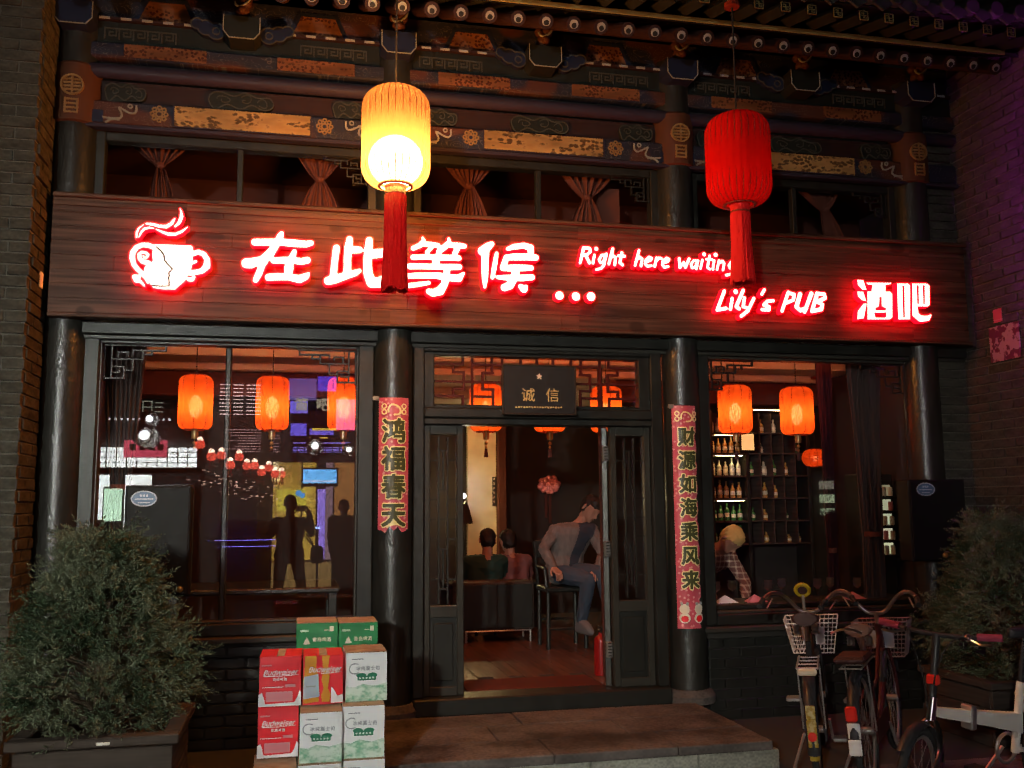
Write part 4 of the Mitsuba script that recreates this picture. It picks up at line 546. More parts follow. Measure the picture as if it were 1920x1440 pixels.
def window(x0, x1, z0, z1, glass_split, label):
    w = num(pub + '__window')
    labels[w] = {'label': label}
    for q in ((x0 - .125, x0), (x1, x1 + .11)):
        part(w, 'jamb', box(*q, -0.03, 0.11, z0 - .08, z1 + .02, .008), 'lacquer')
    part(w, 'top_rail', box(x0, x1, -0.02, 0.11, z1, z1 + .02, .004), 'lacquer')
    part(w, 'bottom_rail', box(x0, x1, -0.035, 0.11, z0 - .08, z0, .006), 'lacquer')
    for q in (box(x0 - .125, x0 - .112, -0.04, -0.031, z0 - .08, z1 + .02), box(x0 - .012, x0 + .012, 0.0, 0.09, z0, z1, .003), box(x1 - .012, x1 + .012, 0.0, 0.09, z0, z1, .003), box(x0 + .012, x1 - .012, 0.0, 0.09, z1 - .02, z1 - .001, .003),
                        box(x0 + .012, x1 - .012, 0.0, 0.09, z0 + .001, z0 + .016, .003)):
        part(w, 'bead', q, 'edge_lacquer')
    part(w, 'sill', box(x0 - .13, x1 + .12, -0.10, 0.12, z0 - .125, z0 - .083, .008), 'edge_lacquer')
    xs = [x0] + glass_split + [x1]
    for a, b in zip(xs[:-1], xs[1:]):
        v = np.array([[a, 0.05, z0], [b, 0.05, z0], [b, 0.05, z1], [a, 0.05, z1]])
        part(w, 'pane', trimesh.Trimesh(v, [[0, 1, 2], [0, 2, 3]], process=False), 'pane_glass')
    for s in glass_split:
        part(w, 'mullion', box(s - .02, s + .02, 0.056, 0.125, z0, z1 - .02, .008), 'lacquer')
    sx = 0.40
    part(w, 'fretwork', bars(FRET, x0 + .015, z1 - .022, sx, .24, 0.062), 'lacquer')
    part(w, 'fretwork', bars([(-a, b, -c, e) for a, b, c, e in FRET], x1 - .015, z1 - .022, sx, .24, 0.062), 'lacquer')
    return w


window(-1.325, 0.386, 0.84, 2.73, [-0.50], 'wide left shop window full of reflections of the lane')
window(3.035, 4.80, 0.79, 2.73, [], 'right shop window showing shelves of bottles')
# plinths under the windows
for x0, x1, zt in ((-1.45, 0.50, 0.71), (2.95, 4.82, 0.66)):
    pl = part(pub, 'plinth', box(x0, x1, -0.03, 0.1, GZ - .05, zt), 'dark')
    sp = []
    n = int((zt - GZ) / CH)
    for k in range(n):
        for a, b in course(x0, x1, off=0.125 * (k % 2)):
            sp.append((((a + b) / 2, -0.03 + 0.002 * rng.standard_normal(), GZ + CH * (k + .5)), (b - a, 0.04, CH - .012)))
    for c, s in sp:
        put(num(pl + '__brick'), _b1, 'lacquer', m=T().translate([float(v) for v in c]).scale([float(v) for v in s]))
    part(pub, 'plinth_coping', box(x0, x1, -0.075, 0.1, zt, zt + .045, .006), 'edge_lacquer')
# the strip of brick between the right column and the side wall
st = part(pub, 'wall', box(5.0, 5.29, 0.0, 0.2, -0.1, 5.2), 'mortar')
for k in range(70):
    z = GZ + CH * (k + .5)
    put(num(st + '__brick'), _b1, None, m=T().translate([5.145 + .02 * (k % 2), -0.008 + .002 * float(rng.standard_normal()), z]).scale([0.26, 0.04, CH - .011]))
part(pub, 'corner_post', box(-1.66, -1.46, 0.0, 0.15, GZ, 2.75, .01), 'lacquer')

# door way
door = num(pub + '__door_frame')
for q in (box(0.775, 0.85, -0.05, 0.12, 0.3, 2.735, .006), box(2.555, 2.64, -0.05, 0.12, 0.3, 2.735, .006), box(0.85, 2.555, -0.045, 0.12, 2.18, 2.225, .006), box(0.85, 2.555, -0.055, 0.12, 2.228, 2.30, .008),
                                   box(0.85, 2.555, -0.04, 0.12, 2.705, 2.735, .006)):
    part(door, 'member', q, 'lacquer')
part(door, 'threshold', box(0.775, 2.64, -0.10, 0.14, 0.18, 0.298, .01), 'lacquer')
for q in (box(0.85, 0.925, -.02, .07, 2.30, 2.705, .005), box(2.47, 2.555, -.02, .07, 2.30, 2.705, .005), box(.925, 2.47, -.02, .07, 2.30, 2.325, .004), box(.925, 2.47, -.02, .07, 2.68, 2.705, .004)):
    part(door, 'transom_rail', q, 'lacquer')
TR = [(.185, 0, .185, 1), (.815, 0, .815, 1), (0.5, 0, .5, 1), (0, .49, 1, .49)]
for s in (0, 1):
    for q in ([(.05, .85, .14, .85), (.14, 1, .14, .85), (.095, .85, .095, .69), (.095, .69, .145, .69), (.145, .69, .145, .49), (0, .85, .05, .85), (.095, .34, .145, .34), (.145, .49, .145, .34), (.095, .34, .095, .19), (0, .19, .14, .19), (.14, .19, .14, 0),
               (.185, .85, .28, .85), (.28, 1, .28, .68), (.235, .68, .285, .68), (.235, .68, .235, .49), (.235, .49, .235, .34), (.235, .34, .285, .34), (.285, .34, .285, .0), (.185, .19, .285, .19),
               (.33, 1, .33, .78), (.33, .78, .42, .78), (.375, .78, .375, .62), (.42, 1, .42, .78), (.285, .85, .33, .85), (.33, .62, .46, .62), (.46, .62, .46, .86), (.46, .86, .5, .86), (.33, .62, .33, .36), (.33, .36, .42, .36), (.42, .36, .42, .12), (.42, .12, .5, .12), (.375, .36, .375, 0)]):
        TR.append(q if s == 0 else (1 - q[0], q[1], 1 - q[2], q[3]))
part(door, 'lattice', bars(TR, .925, 2.325, 1.545, .355, 0.03, .0165, .02), 'lattice_red')
v = np.array([[.9, .06, 2.3], [2.5, .06, 2.3], [2.5, .06, 2.7], [.9, .06, 2.7]])
part(door, 'transom_pane', trimesh.Trimesh(v, [[0, 1, 2], [0, 2, 3]], process=False), 'pane_glass')
LEAF = [(0, .5, 1, .5), (.33, 0, .33, 1), (.67, 0, .67, 1), (0, .86, .33, .86), (.67, .86, 1, .86), (.33, .92, .67, .92), (.33, .68, .67, .68), (0, .62, .33, .62), (.67, .62, 1, .62), (.33, .32, .67, .32), (0, .38, .33, .38), (.67, .38, 1, .38), (.33, .08, .67, .08), (0, .14, .33, .14), (.67, .14, 1, .14), (.5, .68, .5, .92), (.5, .08, .5, .32)]
for x0, x1 in ((0.853, 1.14), (2.24, 2.552)):
    lf = num(pub + '__door_leaf')
    for q in (box(x0, x0 + .048, 0.0, .055, .3, 2.178, .006), box(x1 - .048, x1, 0.0, .055, .3, 2.178, .006)):
        part(lf, 'stile', q, 'edge_lacquer')
    for a, e in ((.3, .36), (.83, .91), (2.11, 2.178)):
        part(lf, 'rail', box(x0 + .048, x1 - .048, 0.003, .052, a, e, .004), 'edge_lacquer')
    part(lf, 'panel', cat(box(x0 + .048, x1 - .048, .02, .045, .36, .83), box(x0 + .075, x1 - .075, .008, .019, .40, .79, .008)), 'lacquer')
    part(lf, 'lattice', bars(LEAF, x0 + .05, .93, x1 - x0 - .1, 1.16, .02, .011, .018), 'lacquer')
    v = np.array([[x0 + .04, .045, .91], [x1 - .04, .045, .91], [x1 - .04, .045, 2.12], [x0 + .04, .045, 2.12]])
    part(lf, 'pane', trimesh.Trimesh(v, [[0, 1, 2], [0, 2, 3]], process=False), 'pane_glass')
lf = num(pub + '__open_door_leaf')
labels[lf] = {'label': 'narrow door leaf folded open into the pub'}
SW = trimesh.transformations.rotation_matrix(math.radians(-19), [0, 0, 1], [2.213, .06, 0])


def swung(m):
    m.apply_transform(SW)
    return m


for q in (box(2.19, 2.235, 0.06, 0.11, .3, 2.175, .005), box(2.19, 2.235, 0.42, 0.47, .3, 2.175, .005)):
    part(lf, 'stile', swung(q), 'edge_lacquer')
for q in (box(2.193, 2.232, .11, .42, .3, .9), box(2.193, 2.232, .11, .42, 2.1, 2.175)):
    part(lf, 'panel', swung(q), 'lacquer')
part(lf, 'lattice', swung(cat(*[box(2.205, 2.222, .11, .42, z, z + .012) for z in np.arange(.95, 2.1, .14)], *[box(2.204, 2.223, y, y + .012, .9, 2.1) for y in (.2, .32)])), 'lacquer')
for z in (0.56, 1.28, 1.98):
    h = part(lf, 'hinge', box(2.192, 2.236, 0.025, 0.055, z - .055, z + .055, .003), 'steel')
    for q in range(5):
        part(lf, 'hinge_knuckle', box(2.202, 2.228, .017, .0245, z - .045 + .022 * q, z - .037 + .022 * q), 'dark')
part(pub, 'door_post', box(2.325, 2.36, 0.52, 0.56, .28, 2.7, .006), 'wall_red', label='red lacquered post just inside the door')

# upper storey windows
for i in range(3):
    a, b = XC[i] + .13, XC[i + 1] - .13
    uw = num(pub + '__upper_window')
    frame(uw, a, b, 3.62, 4.19, .065, 0, .1)
    m_ = (a + b) / 2
    part(uw, 'mullion', box(m_ - .02, m_ + .02, 0.02, .08, 3.68, 4.13, .004), 'lacquer')
    for p, q in ((a + .07, m_ - .02), (m_ + .02, b - .07)):
        v = np.array([[p, .05, 3.66], [q, .05, 3.66], [q, .05, 4.15], [p, .05, 4.15]])
        part(uw, 'pane', trimesh.Trimesh(v, [[0, 1, 2], [0, 2, 3]], process=False), 'pane_glass')
    part(uw, 'fretwork', bars([(-p, q, -r, s) for p, q, r, s in FRET], b - .075, 4.128, .3, .2, .025, .009, .015), 'lacquer')


def curtain(x, y, z0, z1, ztie, w0, wt, w1, folds=9, lean=0.0, amp=0.02):
    """a hanging curtain gathered at ztie"""
    nz, nx = 26, folds * 8
    V = []
    for i in range(nz):
        z = z1 + (z0 - z1) * i / (nz - 1)
        if z > ztie:
            t = (z - ztie) / (z1 - ztie)
            w = wt + (w0 - wt) * t ** 0.8
        else:
            t = (ztie - z) / max(ztie - z0, 1e-6)
            w = wt + (w1 - wt) * (1 - (1 - t) ** 2)
        for j in range(nx + 1):
            u = j / nx
            V.append((x + lean * (z - ztie) + (u - .5) * w, y + amp * math.sin(u * folds * 2 * math.pi + 0.6 * math.sin(3 * z)) * (0.5 + .5 * w / w0) + .012 * math.sin(u * 17 + z * 5), z))
    F = []
    for i in range(nz - 1):
        for j in range(nx):
            a = i * (nx + 1) + j
            F += [[a, a + nx + 1, a + nx + 2], [a, a + nx + 2, a + 1]]
    return trimesh.Trimesh(V, F, process=False)


part(pub, 'upper_room', cat(box(-1.6, 5.25, 1.3, 1.4, 3.5, 4.4), box(-1.6, 5.25, .12, 1.4, 3.45, 3.5), box(-1.6, 5.25, .12, 1.4, 4.32, 4.42)), 'wall_red')
for x, wd in ((-1.02, .36), (0.10, .30), (1.22, .34), (2.16, .42), (4.22, .34)):
    zt_ = 3.96 + .09 * float(rng.random())
    t = thing('tied_curtain', {-1.02: 'pale curtain tied in the middle behind the upper window, first from the left', 0.10: 'orange lit tied curtain just left of the glowing yellow lantern', 1.22: 'orange lit tied curtain just right of the glowing yellow lantern',
                               2.16: 'dim tied curtain in the upper window above the small English lettering', 4.22: 'dark tied curtain in the upper window right of the red lantern'}[x], 'curtain')
    put(t, curtain(x, .2, 3.64, 4.2, zt_, wd + .06, .05 + .02 * rng.random(), .18 + .14 * rng.random(), 5 + int(rng.integers(4)), .25 * float(rng.standard_normal()) * .4, .018 + .014 * rng.random()), 'curtain_pink', smooth=True)
    part(t, 'tie', lathe([(0, -.02), (.03, -.018), (.034, 0), (.03, .018), (0, .02)], 14, (x, .2, zt_)), 'curtain_pink', smooth=True)
part(pub, 'upper_panel', box(2.28, 2.46, .3, .34, 3.62, 4.12), 'curtain_pink')

# ------------------------------------------------------------------ painted beams
bm = part(pub, 'lower_beam', cat(box(-1.62, 5.27, -0.095, 0.1, 4.205, 4.372, .012)), 'scroll_paint')
part(pub, 'beam_trim', box(-1.62, 5.27, -0.112, -0.04, 4.176, 4.204, .004), 'paint_purple')
for i in range(3):
    c = (XC[i] + XC[i + 1]) / 2 + 0.02
    part(bm, 'painted_panel', box(c - .46, c + .46, -0.104, -0.096, 4.222, 4.366, .002), 'leaf_paint')
    part(bm, 'panel_border', cat(box(c - .47, c + .47, -.106, -.0965, 4.212, 4.2205), box(c - .47, c - .4615, -.106, -.0965, 4.2215, 4.366), box(c + .4615, c + .47, -.106, -.0965, 4.2215, 4.366)), 'paint_purple')
    for s in (-1, 1):
        xr = c + s * .56
        ring = unary_union([Point(xr + .045 * math.cos(q), 4.30 + .045 * math.sin(q)).buffer(.017).difference(Point(xr + .045 * math.cos(q), 4.30 + .045 * math.sin(q)).buffer(.008)) for q in np.arange(8) * math.pi / 4] + [Point(xr, 4.3).buffer(.026).difference(Point(xr, 4.3).buffer(.015))])
        part(bm, 'rosette', upright(ring, -.103, .008), 'paint_gold')
        xr = c + s * .80
        sc = [LineString(curve([(xr - .09 * s, 4.345), (xr - .03 * s, 4.30), (xr + .02 * s, 4.325), (xr + .0 * s, 4.27), (xr + .07 * s, 4.245), (xr + .12 * s, 4.25)], 30)).buffer(.0065), LineString(curve([(xr + .02 * s, 4.24), (xr + .08 * s, 4.232), (xr + .1 * s, 4.215)], 12)).buffer(.007), Point(xr - .05 * s, 4.34).buffer(.018).difference(Point(xr - .05 * s, 4.34).buffer(.009))]
        part(bm, 'cloud_scroll', upright(unary_union(sc), -.103, .008), 'paint_pale')
        part(bm, 'blue_patch', box(min(c + s * .92, c + s * .99), max(c + s * .92, c + s * .99), -.102, -.096, 4.215, 4.3), 'paint_blue')
rb = part(pub, 'recessed_board', box(-1.62, 5.27, -0.02, 0.1, 4.374, 4.545), 'paint_darkred')


def cloud(x, z, w, h):
    """outline of a carved cloud panel"""
    o = LineString(curve([(x - w, z - h * .2), (x - w * .95, z + h * .6), (x - w * .6, z + h * .9), (x - w * .2, z + h * .55), (x + w * .1, z + h), (x + w * .5, z + h * .5), (x + w * .9, z + h * .5), (x + w, z - h * .3), (x + w * .7, z - h * .9), (x + w * .3, z - h * .4), (x, z - h * .95), (x - w * .45, z - h * .5), (x - w * .7, z - h), (x - w, z - h * .2)], 90)).buffer(.0045)
    s1 = LineString(curve([(x - w * .75, z + h * .1), (x - w * .5, z + h * .4), (x - w * .35, z), (x - w * .6, z - h * .2), (x - w * .62, z + h * .1)], 30)).buffer(.0035)
    s2 = LineString(curve([(x, z + h * .5), (x + w * .3, z + h * .3), (x + w * .2, z - h * .2), (x + w * .02, z), (x + w * .12, z + h * .15)], 30)).buffer(.0035)
    s3 = LineString(curve([(x + w * .5, z), (x + w * .75, z + h * .2), (x + w * .8, z - h * .4), (x + w * .55, z - h * .4)], 24)).buffer(.0035)
    return unary_union([o, s1, s2, s3])


for i in range(3):
    c = (XC[i] + XC[i + 1]) / 2
    for x, w in ((c, .22), (XC[i] + .32, .13), (XC[i + 1] - .32, .13)):
        k = part(pub, 'carved_cloud', upright(Polygon(cloud(x, 4.46, w, .062).exterior) if cloud(x, 4.46, w, .062).geom_type == 'Polygon' else cloud(x, 4.46, w, .062).convex_hull, -.045, .03), 'paint_green')
        part(k, 'outline', upright(cloud(x, 4.46, w, .062), -.052, .006), 'paint_line')
ang = np.linspace(-math.pi, math.pi, 25)
part(pub, 'round_beam', trimesh.creation.cylinder(radius=.05, height=6.88, sections=24, transform=trimesh.transformations.translation_matrix([1.825, -.07, 4.592]) @ trimesh.transformations.rotation_matrix(math.pi / 2, [0, 1, 0])), 'paint_purple', smooth=40)
part(pub, 'gap_board', box(-1.62, 5.27, -0.01, .1, 4.62, 4.68), 'dark')
ub = part(pub, 'upper_beam', box(-1.62, 5.27, -0.10, .1, 4.682, 4.792, .012), 'scroll_paint')
for i in range(3):
    L = XC[i + 1] - XC[i]
    for f0, f1 in ((.14, .39), (.61, .86)):
        part(ub, 'painted_panel', box(XC[i] + L * f0, XC[i] + L * f1, -.107, -.101, 4.69, 4.785, .002), 'orange_paint')
mb = part(pub, 'key_pattern_board', box(-1.62, 5.27, -0.06, .1, 4.796, 4.958), 'paint_green')


def meander(x, z, s, n):
    seg = []
    for k in range(n):
        o = x + k * s * 1.25
        pts = [(o, z), (o, z + s), (o + s, z + s), (o + s, z + .3 * s), (o + .4 * s, z + .3 * s), (o + .4 * s, z + .65 * s), (o + .7 * s, z + .65 * s)]
        seg.append(LineString(pts).buffer(.0048, cap_style=3, join_style=2))
        seg.append(LineString([(o + s, z + s), (o + 1.25 * s, z + s), (o + 1.25 * s, z)]).buffer(.0048, cap_style=3, join_style=2))
    return unary_union(seg)


for i in range(3):
    for x in (XC[i] + .17, XC[i + 1] - .17 - .52):
        part(mb, 'key_pattern', upright(meander(x, 4.835, .075, 5), -.066, .01), 'paint_line')
for x in [XC[0], (XC[0] + XC[1]) / 2, XC[1], (XC[1] + XC[2]) / 2, XC[2], (XC[2] + XC[3]) / 2, XC[3]]:
    col = 'paint_blue' if min(abs(x - q) for q in XC) < .01 else 'paint_green'
    pts = [(x - .125, 5.0), (x - .125, 4.885), (x - .085, 4.835), (x + .085, 4.835), (x + .125, 4.885), (x + .125, 5.0)]
    b = part(pub, 'bracket_block', upright(Polygon(pts), -.24, .24), col)
    part(b, 'white_edge', upright(LineString(pts).buffer(.006, cap_style=2, join_style=2).intersection(Polygon(pts).buffer(.001)), -.246, .006), 'paint_pale')
    hd = [moved(trimesh.creation.icosphere(2, r_), (x + dx, -.16 - dy, z_)) for dx, dy, z_, r_ in ((0, .03, 5.06, .05), (.02, .06, 5.11, .042), (-.03, .02, 5.13, .036), (.0, .09, 5.04, .03), (.035, .02, 5.15, .03))]
    part(b, 'carved_head', cat(*hd), 'paint_orangebrown', smooth=True)
    part(b, 'carved_curl', cat(tube(curve([(x - .05, -.24, 5.1), (x - .02, -.26, 5.06), (x + .03, -.26, 5.09), (x + .06, -.24, 5.15)], 16), .009, 5), tube(curve([(x - .03, -.22, 5.17), (x + .01, -.25, 5.13), (x + .05, -.23, 5.2)], 12), .008, 5)), 'paint_pale', smooth=True)
    if col == 'paint_green':
        for s in (-1, 1):
            w = unary_union([Point(x + s * .18, 4.93).buffer(.05), Point(x + s * .25, 4.95).buffer(.045), Point(x + s * .31, 4.975).buffer(.03)]).buffer(.01)
            part(b, 'cloud_wing', upright(w, -.12, .05), 'paint_blue')
            part(b, 'wing_line', upright(unary_union([w.boundary.buffer(.005), Point(x + s * .18, 4.93).buffer(.025).boundary.buffer(.005)]), -.126, .006), 'paint_line')
fz = part(pub, 'frieze', box(-1.62, 5.27, -0.04, .1, 4.985, 5.21), 'scroll_paint')
part(pub, 'dash_rail', box(-1.62, 5.27, -0.085, .1, 4.960, 4.984), 'paint_darkred')
dash = box(-.035, .035, -.003, .003, -.0085, .0085)
_d = mikit.ply(dash, 'paint_white')
for k in range(49):
    put(num(pub + '__dash_rail__white_dash'), _d, None, m=T().translate([-1.52 + k * .1395, -.0885, 4.972]))
for i in range(3):
    L = XC[i + 1] - XC[i]
    for f in (.26, .74):
        c = XC[i] + L * f
        tp = Polygon([(c - .185, 4.992), (c + .185, 4.992), (c + .12, 5.14), (c - .12, 5.14)])
        part(fz, 'trapezoid_panel', upright(tp, -.052, .012), 'orange_paint')
        part(fz, 'panel_border', upright(tp.buffer(.03, join_style=2).difference(tp.buffer(.001)).intersection(sbox(-9, 4.99, 9, 5.2)), -.05, .01), 'paint_blue')

# ------------------------------------------------------------------ eaves
ev = part(pub, 'eave', trimesh.Trimesh(*(lambda a: (a, [[0, 1, 2], [0, 2, 3], [4, 6, 5], [4, 7, 6], [0, 4, 5], [0, 5, 1], [3, 2, 6], [3, 6, 7]]))(np.array([[-1.66, .1, 5.43], [5.28, .1, 5.43], [5.28, -.86, 4.952], [-1.66, -.86, 4.952], [-1.66, .1, 5.46], [5.28, .1, 5.46], [5.28, -.86, 4.985], [-1.66, -.86, 4.985]])), process=False), 'paint_green')
part(ev, 'yellow_strip', box(-1.66, 5.15, -.875, -.862, 4.957, 4.992, .003), 'paint_yellow')
XR = [-1.56 + .1965 * k for k in range(35)]
rt = mikit.ply(tube([(0, .05, 5.335), (0, -.80, 4.886)], .052, 14), 'paint_darkred', smooth=40)
dv = np.array([0, -.85, -.449]); dv /= np.linalg.norm(dv)
disc = trimesh.creation.cylinder(radius=.030, height=.008, sections=20)
small = trimesh.creation.cylinder(radius=.018, height=.012, sections=16)
A_ = trimesh.geometry.align_vectors([0, 0, 1], dv)
for m_ in (disc, small):
    m_.apply_transform(A_)
low = A_[:3, :3] @ np.array([0, 0, 1.0])
dn = np.array([0, 0, -1.0]) - np.dot([0, 0, -1.0], dv) * dv
dn /= np.linalg.norm(dn)
disc.apply_translation(np.array([0, -.80, 4.886]) + dv * .002)
small.apply_translation(np.array([0, -.80, 4.886]) + dv * .003 + dn * .009)
_disc, _small = mikit.ply(disc, 'paint_white', smooth=40), mikit.ply(small, 'black', smooth=40)
for k, x in enumerate(XR):
    if x > 5.2:
        continue
    put(num(ev + '__rafter'), rt, None, m=T().translate([x, 0, 0]))
    put(num(ev + '__rafter_eye'), _disc, None, m=T().translate([x, 0, 0]))
    put(num(ev + '__eye_pupil'), _small, None, m=T().translate([x, 0, 0]))
part(pub, 'upper_eave', trimesh.Trimesh(*(lambda a: (a, [[0, 1, 2], [0, 2, 3], [4, 6, 5], [4, 7, 6], [3, 2, 6], [3, 6, 7]]))(np.array([[-1.66, -.3, 5.25], [5.28, -.3, 5.25], [5.28, -1.26, 4.985], [-1.66, -1.26, 4.985], [-1.66, -.3, 5.28], [5.28, -.3, 5.28], [5.28, -1.26, 5.02], [-1.66, -1.26, 5.02]])), process=False), 'paint_green')
uev = pub + '__upper_eave'
fr = tube([(0, -.6, 5.115), (0, -1.2, 4.945)], .05, 4)
_fr = mikit.ply(fr, 'paint_green')
sq = sbox(-.034, -.034, .034, .034)
pat = unary_union([sq.difference(sq.buffer(-.006)), sbox(-.02, -.003, .02, .003), sbox(-.003, -.02, .003, .02), sbox(-.02, .014, .003, .02), sbox(-.003, -.02, .02, -.014)])
_sq = mikit.ply(moved(upright(pat, -.006, .008), (0, -1.205, 4.945)), 'paint_yellow')
_sqb = mikit.ply(moved(upright(sq, 0, .01), (0, -1.205, 4.945)), 'paint_green')
for x in XR:
    if x > 5.2:
        continue
    put(num(uev + '__flying_rafter'), _fr, None, m=T().translate([x, 0, 0]))
    put(num(uev + '__end_board'), _sqb, None, m=T().translate([x, 0, 0]))
    put(num(uev + '__end_pattern'), _sq, None, m=T().translate([x, 0, 0]))
tile = lathe([(0, 0), (.05, 0), (.058, .01), (.058, .05), (0, .05)], 20)
tile.apply_transform(trimesh.transformations.rotation_matrix(-math.pi / 2, [1, 0, 0]))
ln = upright(sbox(-.058, 0, .058, .03), 0, .9)
_tile = mikit.ply(cat(moved(tile, (0, -1.32, 5.045)), tube([(0, -1.30, 5.045), (0, -.3, 5.36)], .055, 10)), 'tile_grey', smooth=40)
drip = Polygon([(-.09, .03), (-.085, -.03), (-.04, -.055), (0, -.085), (.04, -.055), (.085, -.03), (.09, .03), (.05, -.005), (-.05, -.005)])
_drip = mikit.ply(moved(upright(drip, -.01, .02), (0, -1.29, 5.03)), 'tile_grey')
part(pub, 'roof', trimesh.Trimesh([[-1.66, -1.27, 5.03], [5.28, -1.27, 5.03], [5.28, 1.5, 5.9], [-1.66, 1.5, 5.9], [-1.66, -1.27, 5.06], [5.28, -1.27, 5.06], [5.28, 1.5, 5.95], [-1.66, 1.5, 5.95]], [[0, 2, 1], [0, 3, 2], [4, 5, 6], [4, 6, 7], [0, 1, 5], [0, 5, 4]], process=False), 'tile_grey')
for k, x in enumerate(XR):
    if 2.0 < x < 5.25:
        put(num(pub + '__roof__end_tile'), _tile, None, m=T().translate([x, 0, 0]))
        put(num(pub + '__roof__drip_tile'), _drip, None, m=T().translate([x + .098, 0, 0]))

# ------------------------------------------------------------------ inside
struct('floor', box(-1.66, 5.28, 0.1, 6.2, 0.1, 0.275), 'joint', 'dark reddish plank floor inside the pub')
_pl = mikit.ply(box(-.5, .5, -.5, .5, -.5, .5, .004), 'floor_wood')
q = 0
for i in range(16):
    for j in range(4):
        put('floor__plank' + ('_%03d' % q if q else ''), _pl, None, m=T().translate([0.82 + i * .122, .75 + j * 1.2 + (.6 if i % 2 else 0), .272]).scale([.119, 1.196, .022 + .001 * (i % 3)]))
        q += 1
cl = struct('ceiling', box(-1.66, 5.28, 0.12, 6.2, 2.96, 3.1), 'ceiling_white', 'stepped pale ceiling lit orange by the lanterns')
for a, b_, z0 in ((0.12, .62, 2.87), (1.50, 6.1, 2.87)):
    part(cl, 'soffit', box(-1.66, 5.28, a, b_, z0, 2.959, .006), 'ceiling_white')
for a, b_, z0 in ((.10, .16, 2.80), (1.86, 1.95, 2.80), (1.22, 1.26, 2.955)):
    part(cl, 'cornice', box(-1.6, 5.2, a, b_, z0, 2.99 if z0 > 2.9 else 2.868, .01), 'ceiling_white' if z0 < 2.9 else 'wall_red')
for x0, x1 in ((-1.5, .5), (.7, 2.75), (3.0, 5.1)):
    g_ = 1.6 if x0 == .7 else (2.0 if x0 < 0 else 1.3)
    part(cl, 'cove_light', box(x0, x1, .622, .634, 2.875, 2.90), 'lamp_glass', emit=lamp((46 * g_, 11 * g_, 4.5 * g_), 4))
part(pub, 'inner_wall', cat(box(-1.66, 5.28, 5.0, 5.1, .2, 2.86), box(-1.7, -1.62, .12, 5, .2, 2.86), box(5.24, 5.3, .12, 5, .2, 2.86)), 'wall_dark')
part(pub, 'inner_wall', box(-1.6, .55, 2.33, 2.40, .28, 2.86), 'wall_dark')
for x0, x1 in ((-1.6, .62), (2.95, 5.24)):
    part(pub, 'inner_beam', box(x0, x1, 1.96, 2.32, 2.58, 2.868, .01), 'wall_red')
part(cl, 'beam', box(.64, 2.93, 3.3, 3.42, 2.74, 2.868, .01), 'ceiling_white')
part(cl, 'cove_light', box(.7, 2.85, 1.955, 1.97, 2.815, 2.83), 'lamp_glass', emit=lamp((50, 11.5, 4.5), 4))
part(cl, 'cove_light', box(.7, 2.85, 3.425, 3.44, 2.76, 2.775), 'lamp_glass', emit=lamp((36, 8, 3.3), 4))
